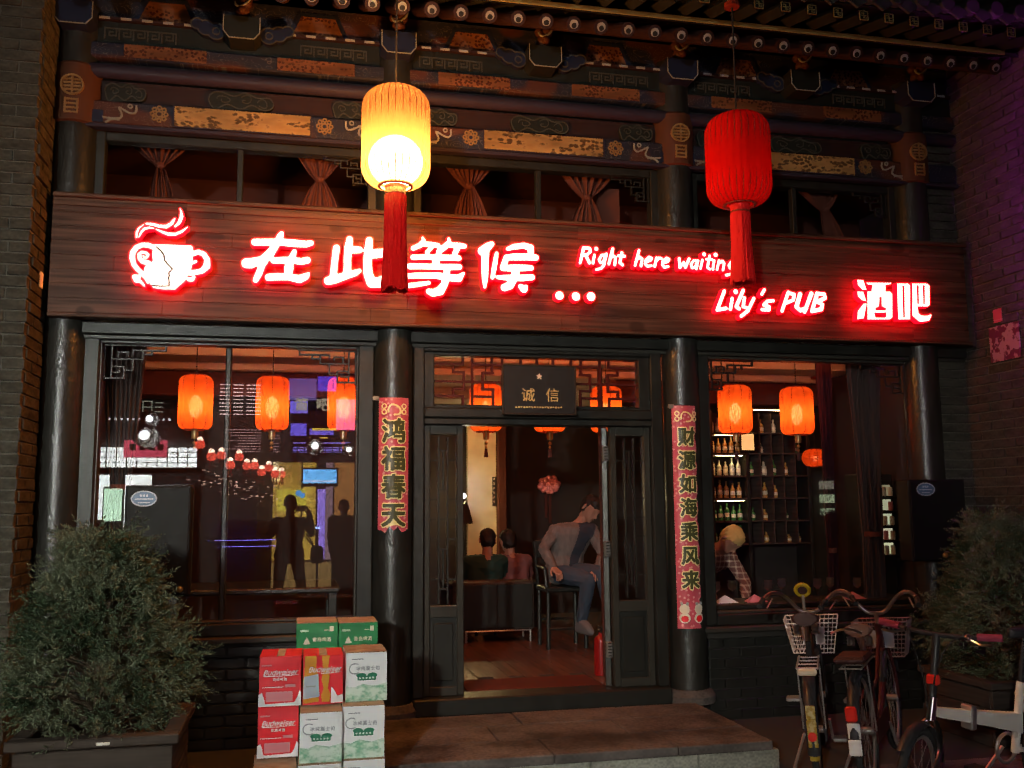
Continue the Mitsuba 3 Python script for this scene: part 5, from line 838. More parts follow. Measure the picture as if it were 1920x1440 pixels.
# ------------------------------------------------------------------ lanterns
def lantern(name, label, cat_, c, R, H, gauze, L, bulb_r, bulb_dz=0.0, group=None, ribs=8, cord_to=None, tassel=None, weight=1.0, rr=0.45, fine=False, bulge=0.04, bulb_k=1.0):
    x, y, z = c
    t = thing(name, label, cat_, group)
    na = ribs * (6 if not fine else 4)
    prof = []
    for k in range(13):                                       # lower curve, wall, upper curve
        a = k / 12 * math.pi / 2
        prof.append((R * (1 - rr) + R * rr * math.sin(a), -H / 2 + R * rr * 1.15 * (1 - math.cos(a))))
    prof = prof + [(R, v) for v in np.linspace(prof[-1][1], -prof[-1][1], 10)[1:-1]] + [(r_, -v) for r_, v in prof[::-1]]
    prof = [(R * (1 - rr), -H / 2)] + prof[1:-1] + [(R * (1 - rr), H / 2)]
    V, F = [], []
    for r_, zz_ in prof:
        for j in range(na):
            a = 2 * math.pi * j / na
            g = abs(math.sin(a * ribs / 2))
            r2 = r_ * (1 - bulge + bulge * g ** 0.6)
            V.append((x + r2 * math.cos(a), y + r2 * math.sin(a), z + zz_))
    for i in range(len(prof) - 1):
        for j in range(na):
            k = (j + 1) % na
            F += [[i * na + j, i * na + k, (i + 1) * na + k], [i * na + j, (i + 1) * na + k, (i + 1) * na + j]]
    part(t, 'shade', trimesh.Trimesh(V, F, process=False), gauze, smooth=True)
    for j in range(ribs):
        a = 2 * math.pi * j / ribs
        part(t, 'rib', tube([(x + (r_ * (1 - bulge) + .001) * math.cos(a), y + (r_ * (1 - bulge) + .001) * math.sin(a), z + v) for r_, v in prof[::2]], R * (.019 if not fine else .011), 4), 'rib')
    for s in (-1, 1):
        part(t, 'ring', lathe([(R * (1 - rr) * .86, s * H / 2 - .006), (R * (1 - rr) * 1.0, s * H / 2 - .006), (R * (1 - rr) * 1.0, s * H / 2 + .008), (R * (1 - rr) * .86, s * H / 2 + .008), (R * (1 - rr) * .86, s * H / 2 - .006)], 28, (x, y, z)), 'rib')
    bl = trimesh.creation.icosphere(3, bulb_r)
    bl.apply_transform(np.diag([1, 1, bulb_k, 1.0]))
    part(t, 'bulb', moved(bl, (x, y, z + bulb_dz)), 'lamp_glass', smooth=True, emit=lamp(L, weight))
    if cord_to:
        part(t, 'cord', tube([(x, y, z + H / 2), (x, y, cord_to)], .004 if R < .16 else .006, 5), 'dark')
        part(t, 'canopy', lathe([(0, cord_to - .03), (.05, cord_to - .03), (.05, cord_to), (0, cord_to)], 16, (x, y, 0)), 'rib')
    if tassel:
        w, ln_ = tassel
        zt = z - H / 2
        part(t, 'tassel_cap', lathe([(0, -.07), (w * .80, -.07), (w * .86, -.05), (w * .86, -.02), (w * .95, -.0), (0, 0)], 24, (x, y, zt)), 'red_cloth' if R > .16 else 'brass')
        if R > .16:
            part(t, 'gold_band', lathe([(w * .87, -.055), (w * .89, -.055), (w * .89, -.045), (w * .87, -.045), (w * .87, -.055)], 24, (x, y, zt)), 'rib')
            th = []
            for i in range(60):
                a, q = 2 * math.pi * i / 60, .74 + .10 * rng.random()
                e = .92 + .16 * rng.random()
                th.append(tube([(x + w * q * math.cos(a), y + w * q * math.sin(a), zt - .06), (x + w * q * math.cos(a) * 1.02, y + w * q * math.sin(a) * 1.02, zt - ln_ * .5), (x + w * e * math.cos(a + .02), y + w * e * math.sin(a + .02), zt - ln_ * (.97 + .05 * rng.random()))], .0075, 4))
            part(t, 'tassel', cat(*th, lathe([(0, -ln_ * .96), (w * .8, -ln_ * .96), (w * .74, -.06), (0, -.06)], 20, (x, y, zt))), 'tassel_red')
        else:
            part(t, 'bead', cat(moved(trimesh.creation.icosphere(2, w * .5), (x, y, zt - .10)), moved(trimesh.creation.icosphere(2, w * .4), (x, y, zt - .135)), tube([(x, y, zt - .06), (x, y, zt - .16)], .003, 4)), 'brass', smooth=True)
            part(t, 'tassel', cat(*[tube([(x + w * .25 * math.cos(a), y + w * .25 * math.sin(a), zt - .15), (x + w * .5 * math.cos(a), y + w * .5 * math.sin(a), zt - ln_)], .004, 4) for a in np.arange(14) * .449]), 'saddle_brown')
    return t


lantern('street_lantern', 'large lit yellow lantern with a red tassel hanging under the eaves', 'lantern', (0.527, -1.2, 3.815), 0.208, 0.60, 'gauze_yellow', (2300, 800, 140), .163, -.145, 'large lanterns under the eaves', 30, 4.93, (.072, .64), 60, .5, True, .02, .95)
lantern('street_lantern', 'large red lantern with a red tassel hanging under the eaves on the right', 'lantern', (2.765, -1.2, 3.835), 0.212, 0.60, 'gauze_red', (7.0, .8, 0.35), .07, -.19, 'large lanterns under the eaves', 30, 4.93, (.072, .52), 2, .5, True, .02)
for i, (x, y, z, w) in enumerate(((-0.776, .7, 2.388, .128), (-0.217, .7, 2.388, .128), (0.318, .7, 2.392, .128), (3.586, .7, 2.394, .142), (4.159, .7, 2.388, .142), (1.554, 1.3, 2.44, .14), (2.12, 1.3, 2.44, .14), (2.64, 1.3, 2.44, .14))):
    lantern('indoor_lantern', ['leftmost orange lantern glowing behind the left window', 'middle orange lantern glowing behind the left window', 'rightmost orange lantern behind the left window, cut by the frame', 'left one of the two orange lanterns behind the right window',
                               'right one of the two orange lanterns behind the right window', 'orange lantern in the doorway left of the black plaque', 'orange lantern hanging behind the black plaque, its foot and tassel in the doorway', 'orange lantern half hidden by the right door leaf'][i],
            'lantern', (x, y, z), w, .405, 'gauze_orange', (62, 30, 9), .05, -.03, 'orange lanterns inside the pub', 8, 2.94, (.03, .22) if i > 2 else (.03, .16), 5, .38, False, .07, 1.8)
lantern('round_lantern', 'small round red lantern deep behind the right window', 'lantern', (5.0, 1.9, 2.05), .13, .17, 'gauze_orange', (30, 12, 4), .035, 0, None, 10, 2.86, None, 1, .6, False, .05)

# ------------------------------------------------------------------ the lit sign letters
def shape_of(*keys):
    return unary_union([stroke([tuple(v / 1000 for v in p) for p in s]) for k in keys for s in SIGN[k]])


def poly_of(key):
    return unary_union([Polygon([(a / 1000, b / 1000) for a, b in s]).buffer(0) for s in SIGN[key]])


def letter(name, label, cat_, shape, group, weight, rad=(2.6, 2.0, 1.55), lines=None, soft=.006, deep=.075):
    t = thing(name, label, cat_, group)
    shape = shape.buffer(soft).buffer(-2 * soft).buffer(soft).simplify(.0008)
    rim = shape.buffer(.007, join_style=1).simplify(.001)
    body = upright(rim, -.342, .05)
    part(t, 'red_case', body, 'letter_red', emit=lamp((8.0, .008, .045), weight * .7))
    back = front_only(rim.buffer(-.003), -.2905)
    back.invert()
    part(t, 'back_light', back, 'letter_red', emit=lamp((40, .04, .24), weight * 1.3))
    face = shape if lines is None else shape.difference(lines)
    fm = front_only(face, -.3455)
    part(t, 'white_face', fm, 'lamp_glass', emit=lamp(rad, weight))
    if lines is not None:
        part(t, 'face_line', front_only(lines.intersection(shape), -.3448), 'black', label='thin dark line of a face in profile')
    return t


gz = 'large glowing Chinese characters on the sign board'
cup = unary_union([poly_of('cup_poly'), shape_of('cup')])
letter('cup_sign', 'glowing white coffee cup emblem with scroll handles and a face in profile', 'sign', cup, None, 3, lines=shape_of('face').buffer(.0025), soft=.002)
letter('steam_sign', 'glowing white steam swirls above the cup emblem', 'sign', shape_of('steam'), None, 1, soft=.001)
for k, l in (('zai', 'first large glowing Chinese character, right of the cup emblem'), ('ci', 'second large glowing Chinese character, partly behind the yellow lantern tassel'), ('deng', 'third large glowing Chinese character, with many horizontal strokes'), ('hou', 'fourth large glowing Chinese character, just before the three dots')):
    letter('sign_character', l, 'sign letter', shape_of(k), gz, 3)
for k, l in (('dot1', 'first of the three glowing round dots after the big characters'), ('dot2', 'middle of the three glowing round dots after the big characters'), ('dot3', 'last of the three glowing round dots, under the small lettering')):
    letter('sign_dot', l, 'sign letter', shape_of(k), 'glowing dots', .5)
for word, ks in (('Right', 'R i1 g1 h1 t1'), ('here', 'h2 e1 r1 e2'), ('waiting', 'w1 a1 i2 t2 i3 n1 g2'), ("Lily's", 'L i4 l1 y1 apostrophe s1'), ('PUB', 'P U B')):
    for n_, (k, chh) in enumerate(zip(ks.split(), {'Right': 'Right', 'here': 'here', 'waiting': 'waiting', "Lily's": "Lily's", 'PUB': 'PUB'}[word].replace("Lily's", "Lily's"))):
        if word == "Lily's":
            chh = "Lily's"[n_ if n_ < 2 else n_]
        o = ['first', 'second', 'third', 'fourth', 'fifth', 'sixth', 'seventh'][n_]
        what = 'apostrophe' if k == 'apostrophe' else 'letter ' + chh
        letter('sign_letter', 'small glowing white %s, %s sign in the word %s' % (what, o, word), 'sign letter', shape_of(k), 'small glowing English letters', .5, soft=.002)
jiu = unary_union([poly_of('jiu_drops'), poly_of('jiu_top'), poly_of('jiu_body')]).difference(poly_of('jiu_slots'))
letter('sign_character', 'left one of the two blocky glowing Chinese characters at the right end of the sign', 'sign letter', jiu, 'blocky glowing characters', 1.2, soft=.0005)
ba = unary_union([poly_of('ba_mouth').difference(poly_of('ba_mouth_slot')), poly_of('ba_right').difference(poly_of('ba_slots')), shape_of('ba_hook')])
letter('sign_character', 'right one of the two blocky glowing Chinese characters at the right end of the sign', 'sign letter', ba, 'blocky glowing characters', 1.2, soft=.0005)

# ------------------------------------------------------------------ plaque and couplets
t = thing('plaque', 'black plaque with a star and gold Chinese characters above the open door', 'plaque')
pq = part(t, 'board', box(1.405, 1.935, -.15, -.125, 2.252, 2.60, .004), 'black')
frame(t, 1.397, 1.943, 2.244, 2.608, .010, -.156, -.12, 'edge_lacquer', 'rim')
part(t, 'backing', box(1.408, 1.932, -.1245, -.06, 2.255, 2.597), 'black')
st_ = Polygon([(1.667 + r_ * math.sin(a), 2.522 + r_ * math.cos(a)) for a, r_ in ((k * math.pi / 5, .026 if k % 2 == 0 else .0105) for k in range(10))])
part(t, 'star', upright(st_, -.154, .004), 'cream')
part(t, 'character', upright(hanzi('诚', .105, 1.585, 2.39), -.153, .003), 'gold')
part(t, 'character', upright(hanzi('信', .105, 1.765, 2.39), -.153, .003), 'gold')
part(t, 'small_print', cat(*[box(1.49 + k * .0195, 1.49 + k * .0195 + .013, -.153, -.15, 2.293 + .002 * (k % 3), 2.305 + .002 * (k % 2)) for k in range(18)]), 'gold')


def couplet(label, cx, zt, zb, w, s, sway, torn=False, kids=False):
    t = thing('couplet', label, 'scroll', 'red paper couplets on the columns')
    n = 40
    V, F = [], []
    nx = 8
    R_ = .146
    for i in range(n + 1):
        z = zt + (zb - zt) * i / n
        for j in range(nx + 1):
            u = (j / nx - .5) * w
            a = u / R_ * .98
            jag = (.018 * math.sin(j * 2.7) + .012 * math.sin(j * 5.1)) if torn and i == n else 0
            V.append((cx + sway(z) + R_ * math.sin(a), -R_ * math.cos(a) - .001 - .003 * math.sin(z * 21) ** 2, z + jag))
    for i in range(n):
        for j in range(nx):
            a = i * (nx + 1) + j
            F += [[a, a + nx + 1, a + nx + 2], [a, a + nx + 2, a + 1]]
    part(t, 'paper', trimesh.Trimesh(V, F, process=False), 'couplet_red', smooth=True)
    part(t, 'clip', box(cx - w / 2 - .035, cx - w / 2 + .01, -.12, -.10, zt - .02, zt + .012, .003), 'paint_pale')

    def wrap(m):
        m = m.subdivide_to_size(.03) if len(m.faces) else m
        v = np.array(m.vertices)
        a = np.clip((v[:, 0] - cx) / R_, -1.4, 1.4)
        d = -v[:, 1] - .15
        v2 = np.c_[cx + (R_ + d) * np.sin(a), -(R_ + d) * np.cos(a) - .003, v[:, 2]]
        v2[:, 0] += np.array([sway(q) for q in v[:, 2]])
        return trimesh.Trimesh(v2, m.faces, process=False)
    L = (zt - zb)
    top = [Point(cx + sx * .07, zt - dz).buffer(.02).difference(Point(cx + sx * .07, zt - dz).buffer(.011)) for sx in (-1, 1) for dz in (.06, .10)]
    part(t, 'scroll_ornament', wrap(upright(unary_union(top + [LineString(curve([(cx - .04, zt - .10), (cx, zt - .05), (cx + .045, zt - .09), (cx, zt - .12)], 20)).buffer(.006)]), -.1545, .003)), 'bright_gold')
    size = .172 if not kids else .14
    for k, ch in enumerate(s):
        z = zt - .23 - k * (.192 if not kids else .1735) * (1 if torn else 1)
        g = hanzi(ch, size, cx, z, 2.6)
        part(t, 'gold_outline', wrap(upright(g.buffer(.0085), -.1535, .003)), 'bright_gold')
        part(t, 'character', wrap(upright(g, -.1565, .0028)), 'ink_gold')
    if torn:
        part(t, 'torn_character', wrap(upright(unary_union([stroke([(cx - .05, zb + .03, .012), (cx, zb + .045, .014), (cx + .05, zb + .04, .01)]), stroke([(cx - .02, zb + .05, .01), (cx - .04, zb + .02, .008)])]), -.156, .003)), 'bright_gold')
    if kids:
        for s_ in (-1, 1):
            k_ = part(t, 'child_figure', wrap(upright(unary_union([Point(cx + s_ * .055, zb + .14).buffer(.036), affinity.scale(Point(cx + s_ * .055, zb + .075).buffer(.04), 1, .9)]), -.1545, .003)), 'cream', label='printed figure of a small child at the foot of the scroll')
            part(k_, 'hair_tuft', wrap(upright(unary_union([Point(cx + s_ * .055 - .02, zb + .178).buffer(.011), Point(cx + s_ * .055 + .02, zb + .178).buffer(.011)]), -.156, .003)), 'print_grey')
            part(k_, 'red_vest', wrap(upright(affinity.scale(Point(cx + s_ * .055, zb + .07).buffer(.026), 1, .9), -.158, .003)), 'carton_red')


couplet('short torn red couplet with four gold characters on the left door column', .635, 2.355, 1.445, .235, '鸿福春天', lambda z: -.006, torn=True)
couplet('long red couplet with seven gold characters on the right door column', 2.81, 2.33, .71, .225, '财源如海乘风来', lambda z: -.022 + (2.33 - z) * .0 - .03 * ((z - 1.5) / .8 > .4) * 0, kids=True)

# ------------------------------------------------------------------ black cabinets
for x0, x1, zb, zt, lab, nm in ((-1.08, -.68, 1.05, 1.75, 'black cabinet with an oval blue label in front of the left window', 0), (4.50, 4.99, 1.16, 1.775, 'black cabinet with an oval blue label on the right column', 1)):
    t = thing('black_cabinet', lab, 'cabinet', 'black cabinets with blue labels')
    part(t, 'body', box(x0, x1, -.30, -.145 if nm else -.12, zb, zt, .008), 'cabinet_black')
    part(t, 'door', box(x0 + .012, x1 - .012, -.309, -.301, zb + .012, zt - .012, .003), 'cabinet_black')
    lx, lz = (x0 + .115, zt - .085) if not nm else (x0 + .14, zt - .075)
    el = affinity.scale(Point(lx, lz).buffer(.075, 32), 1, .62)
    lb = part(t, 'label', upright(el, -.312, .003), 'label_blue')
    part(lb, 'label_rim', upright(el.boundary.buffer(.004), -.3135, .002), 'label_pale')
    part(lb, 'label_print', cat(*[box(lx - .026 + .019 * k, lx - .026 + .019 * k + .013, -.3135, -.312, lz + .012, lz + .026) for k in range(3)], box(lx - .055, lx + .055, -.3135, -.312, lz - .006, lz + .002), box(lx - .035, lx + .035, -.3135, -.312, lz - .028, lz - .022)), 'label_pale')
    part(t, 'latch', cat(moved(trimesh.creation.icosphere(2, .02), (x1 - .22 if nm else x1 - .05, -.318, zb + .045))), 'brass', smooth=True)
    if not nm:
        part(t, 'stand', cat(box((x0 + x1) / 2 - .03, (x0 + x1) / 2 + .03, -.25, -.19, GZ, zb, .004), box(x0 + .05, x1 - .05, -.34, -.10, GZ, GZ + .03, .006)), 'cabinet_black')
    else:
        part(t, 'bracket', cat(box(x0 + .1, x0 + .16, -.145, -.03, zb + .1, zt - .1), box(x1 - .16, x1 - .1, -.145, -.03, zb + .1, zt - .1)), 'cabinet_black')

# ------------------------------------------------------------------ beer cartons
def turned(t, mid):
    q = T().translate(mid.tolist()).rotate([0, 0, 1], float(rng.uniform(-2.2, 2.2))).translate((-mid).tolist())
    for k in scene:
        if k.startswith(t + '__'):
            scene[k]['to_world'] = q
    return t


def carton(label, x0, x1, yf, z0, z1, kind, depth=.28, body_only=False):
    t = thing('beer_carton', label, 'carton', 'stacked beer cartons')
    w, h = x1 - x0, z1 - z0
    mat = {'red': 'carton_red', 'bottle': 'carton_red', 'white': 'carton_white', 'green': 'carton_green'}[kind]
    bm_ = trimesh.creation.box(bounds=[[x0, yf, z0], [x1, yf + depth, z1 - .006]]).subdivide_to_size(.05)
    bv = np.array(bm_.vertices)
    mid = np.array([(x0 + x1) / 2, yf + depth / 2, (z0 + z1) / 2])
    dent = (meshkit.fbm(bv * 13 + x0 * 7 + z0 * 31, 3, 2) - .62)[:, None] * .011
    bv = bv + np.sign(np.round((bv - mid) / np.array([w / 2, depth / 2, h / 2]) * .51)) * np.minimum(dent, .0005)
    b = part(t, 'box', trimesh.Trimesh(bv, bm_.faces, process=False), mat, smooth=35)
    part(t, 'lid', box(x0 + .001, (x0 + x1) / 2 - .001, yf + .002, yf + depth - .002, z1 - .0055, z1 - .001, .001), 'cardboard' if kind in ('white', 'green') else 'carton_red')
    part(t, 'lid', box((x0 + x1) / 2 + .001, x1 - .001, yf + .002, yf + depth - .002, z1 - .0055, z1 - .0015, .001), 'cardboard' if kind in ('white', 'green') else 'carton_red')
    part(t, 'tape', box((x0 + x1) / 2 - .02, (x0 + x1) / 2 + .02, yf + .004, yf + depth - .004, z1 - .0012, z1 - .0004), 'cardboard')
    if body_only:
        return turned(t, mid)
    F_ = lambda shp, mat_, nm, y=.0012: part(t, nm, upright(shp, yf - y, .001), mat_)
    X, Z = lambda u: x0 + u * w, lambda v_: z0 + v_ * h

    def words(s, u, v_, hh, mat_, wd=None, slant=0, nm='lettering', y=.002):
        return part(t, nm, stand(text(s, hh, .001, True, slant, wd), X(u), yf - y + .001, Z(v_)), mat_)

    def chars(s, u, v_, size, mat_, gap=None, y=.002, bold=2.0):
        gap = gap or size * 1.05
        return part(t, 'characters', upright(unary_union([hanzi(c, size, X(u) + (k + .5) * gap, Z(v_), bold) for k, c in enumerate(s)]), yf - y, .001), mat_)
    if kind == 'red':
        words('Budweiser', .10, .62, .026, 'white', w * .82, .35)
        F_(stroke([(X(.12), Z(.60), .0025), (X(.5), Z(.595), .002), (X(.93), Z(.615), .001)]), 'white', 'swash')
        chars('百威啤酒', .32, .535, .017, 'white', .0185)
        F_(sbox(X(.08), Z(.37), X(.58), Z(.385)), 'white', 'stripe')
        F_(sbox(X(.62), Z(.37), X(.86), Z(.43)), 'carton_pink', 'print_panel')
        F_(Polygon([(X(.0), Z(.0)), (X(1), Z(0)), (X(1), Z(.26)), (X(.96), Z(.30)), (X(.90), Z(.16)), (X(.84), Z(.07)), (X(.16), Z(.05)), (X(.12), Z(.2)), (X(.08), Z(.28)), (X(0), Z(.24))]), 'white', 'white_foot')
        F_(sbox(X(.17), Z(.09), X(.80), Z(.29)), 'carton_pink', 'print_panel', .0022)
        F_(sbox(X(.06), Z(.80), X(.3), Z(.83)), 'carton_pink', 'stripe')
    elif kind == 'bottle':
        F_(Polygon([(X(.02), Z(.03)), (X(.40), Z(.06)), (X(.40), Z(.55)), (X(.33), Z(.70)), (X(.33), Z(.99)), (X(.05), Z(.99)), (X(.04), Z(.62)), (X(.01), Z(.5))]), 'amber', 'bottle_print')
        F_(Polygon([(X(.01), Z(.12)), (X(.42), Z(.16)), (X(.38), Z(.62)), (X(.03), Z(.57))]), 'silver_print', 'bottle_label', .0022)
        F_(sbox(X(.08), Z(.36), X(.32), Z(.39)), 'print_grey', 'stripe', .0032)
        F_(Polygon([(X(.48), Z(.05)), (X(.66), Z(.05)), (X(.70), Z(.2)), (X(.62), Z(.32)), (X(.66), Z(.55)), (X(.62), Z(.75)), (X(.66), Z(.99)), (X(.46), Z(.99)), (X(.50), Z(.7)), (X(.46), Z(.5)), (X(.52), Z(.32)), (X(.46), Z(.2))]), 'amber', 'bottle_print')
        F_(Polygon([(X(.70), Z(.02)), (X(1), Z(.03)), (X(1), Z(.20)), (X(.86), Z(.16)), (X(.78), Z(.28)), (X(.70), Z(.36))]), 'white', 'white_foot')
        words('Budweiser', .14, .66, .026, 'white', w * .82, .35, y=.0045)
        F_(stroke([(X(.45), Z(.63), .002), (X(.7), Z(.635), .002), (X(.95), Z(.65), .001)]), 'white', 'swash', .0045)
    elif kind == 'white':
        F_(Polygon([(X(0), Z(0)), (X(1), Z(0)), (X(1), Z(.36)), (X(.7), Z(.30)), (X(.4), Z(.35)), (X(.2), Z(.28)), (X(0), Z(.31))]), 'green_print', 'green_foot')
        arc = LineString([(X(.22) + .030 * math.cos(a), Z(.66) + .026 * math.sin(a)) for a in np.linspace(1.0, 5.3, 20)]).buffer(.0028)
        F_(arc, 'print_grey', 'swash')
        chars('冰纯嘉士伯', .24, .66, .023, 'print_grey', .0255)
        F_(unary_union([sbox(X(.28), Z(.42), X(.73), Z(.51)), affinity.scale(Point(X(.37), Z(.52)).buffer(.02), 1.3, .6), affinity.scale(Point(X(.64), Z(.52)).buffer(.02), 1.3, .6)]), 'print_darkgreen', 'badge')
        F_(unary_union([Point(X(.34 + .08 * k), Z(.465)).buffer(.0048) for k in range(5)]), 'carton_white', 'badge_print', .0024)
        F_(sbox(X(.14), Z(.84), X(.42), Z(.86)), 'print_grey', 'stripe')
    elif kind == 'green':
        F_(Polygon([(X(.16), Z(.40)), (X(.34), Z(.40)), (X(.29), Z(.52)), (X(.25), Z(.60)), (X(.21), Z(.52))]), 'cream', 'emblem')
        chars('青岛啤酒', .38, .52, .027, 'cream', .0275)
        F_(sbox(X(.08), Z(.74), X(.30), Z(.80)), 'green_print', 'print_panel')
        F_(unary_union([sbox(X(.80), Z(.74), X(.90), Z(.88)), sbox(X(.66), Z(.76), X(.78), Z(.79))]), 'cream', 'print_panel')
        F_(sbox(X(.16), Z(.03), X(.40), Z(.14)), 'carton_white', 'print_panel')
        F_(sbox(X(.42), Z(.04), X(.9), Z(.12)), 'green_print', 'print_panel')
    return turned(t, mid)


carton('red beer carton at the top left of the front stack', -.187, .030, -1.50, .578, .832, 'red')
carton('red beer carton printed with amber bottles, between a red and a white one', .033, .243, -1.495, .575, .827, 'bottle')
carton('white and green beer carton at the top right of the front stack', .252, .470, -1.505, .583, .838, 'white')
carton('red beer carton under another red one at the left of the stack', -.190, .018, -1.50, .322, .5775, 'red')
carton('white and green beer carton below the carton printed with bottles', .022, .237, -1.63, .316, .566, 'white', .30)
carton('white and green beer carton at the right end of the second layer', .241, .458, -1.60, .318, .582, 'white')
carton('white beer carton in the bottom left corner of the stack, cut by the frame', -.205, .010, -1.66, GZ, .306, 'white', .32)
carton('white beer carton in the bottom row, middle of three', .015, .235, -1.65, GZ, .3155, 'white', .32)
carton('white beer carton in the bottom row at the right end', .239, .458, -1.62, GZ, .3175, 'white', .30)
for x0, x1, l in ((-.005, .232, 'left one of the two green beer cartons behind the front stack'), (.238, .468, 'right one of the two green beer cartons behind the front stack')):
    carton(l, x0, x1, -.90, .722, .930 if x0 < 0 else .924, 'green', .28)
    for k in range(3):
        carton('plain green beer carton in the back stack under the %s printed one, %s' % ('left' if x0 < 0 else 'right', ('at the bottom', 'in the middle', 'just below it')[k]), x0, x1, -.90, GZ + k * .227, GZ + (k + 1) * .227 - .0005, 'green', .28, True)

# ------------------------------------------------------------------ bushes in wooden planters
def bush(name, label, c, zb, zt, R, seed, n):
    r_ = np.random.default_rng(seed)
    t = thing(name, label, 'bush')
    cx, cy = c
    V, F, S = [], [], []
    off = 0
    H = zt - zb
    tips = []
    for i in range(n):
        v = r_.random() ** 0.85
        wide = (1.0 - 0.78 * max(0, (v - .22) / .78) ** 1.15) * (0.72 + 0.28 * min(1, v / .22))
        a = r_.random() * 2 * math.pi
        lump = 1 + .15 * math.sin(3 * a + 5 * v) + .13 * math.sin(7 * a - 11 * v + 1) + .08 * math.sin(13 * a + 17 * v)
        rad = R * wide * lump * (0.55 + 0.45 * r_.random() ** .5)
        p = np.array([cx + rad * math.cos(a), cy + rad * math.sin(a) * .9, zb + H * v])
        d = np.array([math.cos(a), math.sin(a), .15 + .55 * v - .45 * r_.random()]) + .45 * r_.standard_normal(3)
        d /= np.linalg.norm(d)
        L = .08 + .13 * r_.random() ** 1.5
        side = np.cross(d, r_.standard_normal(3))
        side /= np.linalg.norm(side)
        nrm = np.cross(d, side)
        droop = np.array([0, 0, -.03 * r_.random()])
        nn = 13
        for k in range(nn):
            s_ = k / (nn - 1)
            base = p + d * L * s_ + droop * s_ * s_
            for sg in (-1, 1):
                sp_ = side * sg * math.cos(k * 2.4) + nrm * math.sin(k * 2.4) * sg
                nd = d * .75 + sp_ * .75 + .2 * r_.standard_normal(3)
                nd /= np.linalg.norm(nd)
                ln_ = (.036 + .014 * r_.random()) * (1.15 - .75 * s_)
                wv = np.cross(nd, sp_ + .4 * r_.standard_normal(3))
                wv = wv / (np.linalg.norm(wv) + 1e-9) * .0034
                V += [base, base + nd * ln_ * .5 + wv, base + nd * ln_, base + nd * ln_ * .5 - wv]
                F += [[off, off + 1, off + 2], [off, off + 2, off + 3]]
                off += 4
        if i % 9 == 0:
            tips.append((p, d, L))
    part(t, 'foliage', trimesh.Trimesh(V, F, process=False), 'foliage')
    part(t, 'trunk', tube([(cx, cy, zb - .25), (cx + .01, cy, zb + .1), (cx - .01, cy + .01, zb + H * .45), (cx, cy, zb + H * .85)], [.035, .03, .02, .006], 7), 'twig')
    part(t, 'branch', cat(*[tube([(cx, cy, p[2] - .12), (cx + (p[0] - cx) * .5, cy + (p[1] - cy) * .5, p[2] - .04), p + d * L * .3], [.009, .006, .003], 4) for p, d, L in tips]), 'twig', stuff=True)
    return t


def planter(label, x0, x1, y0, y1, zt, tag_=False):
    t = thing('planter_box', label, 'planter')
    for k in range(3):
        za = GZ + (zt - .05 - GZ) * k / 3
        zc = GZ + (zt - .05 - GZ) * (k + 1) / 3 - .008
        for q in ((x0, x1, y0, y0 + .025), (x0, x1, y1 - .025, y1), (x0, x0 + .025, y0 + .026, y1 - .026), (x1 - .025, x1, y0 + .026, y1 - .026)):
            part(t, 'plank', box(*q, za, zc, .004), 'old_wood')
    for q in ((x0 - .03, x1 + .03, y0 - .03, y0 + .05), (x0 - .03, x1 + .03, y1 - .05, y1 + .03), (x0 - .03, x0 + .05, y0 + .052, y1 - .052), (x1 - .05, x1 + .03, y0 + .052, y1 - .052)):
        part(t, 'rim', box(*q, zt - .045, zt, .006), 'old_wood')
    part(t, 'soil', box(x0 + .026, x1 - .026, y0 + .026, y1 - .026, GZ, zt - .07), 'soil')
    if tag_:
        part(t, 'tag', box(x0 + .36, x0 + .42, y0 - .034, y0 - .0305, zt - .033, zt - .019, .001), 'cream')
    return t


planter('weathered wooden planter at the left with a pale tag on its rim', -1.25, -.56, -1.90, -1.20, .56, True)
bush('conifer_bush', 'dense green conifer bush in the left wooden planter', (-.965, -1.53), .54, 1.45, .395, 5, 1750)
planter('dark wooden planter at the right behind the bicycles', 4.36, 5.12, -1.25, -.55, .45)
bush('conifer_bush', 'dark conifer bush in the shade at the right behind the bicycles', (4.76, -.90), .45, 1.48, .47, 6, 1800)
# ------------------------------------------------------------------ bicycles
def place(m, M4):
    m = m.copy()
    m.apply_transform(M4)
    return m


def bike_matrix(x, y, heading, lean=0.0):
    """local: +x forward, z up -> world; heading measured from +y towards +x"""
    h = math.radians(heading)
    f = np.array([math.sin(h), math.cos(h), 0])
    l = np.array([-f[1], f[0], 0])
    u = np.array([0, 0, 1.0])
    a = math.radians(lean)
    l2, u2 = l * math.cos(a) - u * math.sin(a), u * math.cos(a) + l * math.sin(a)
    M4 = np.eye(4)
    M4[:3, 0], M4[:3, 1], M4[:3, 2], M4[:3, 3] = f, l2, u2, [x, y, GZ]
    return M4


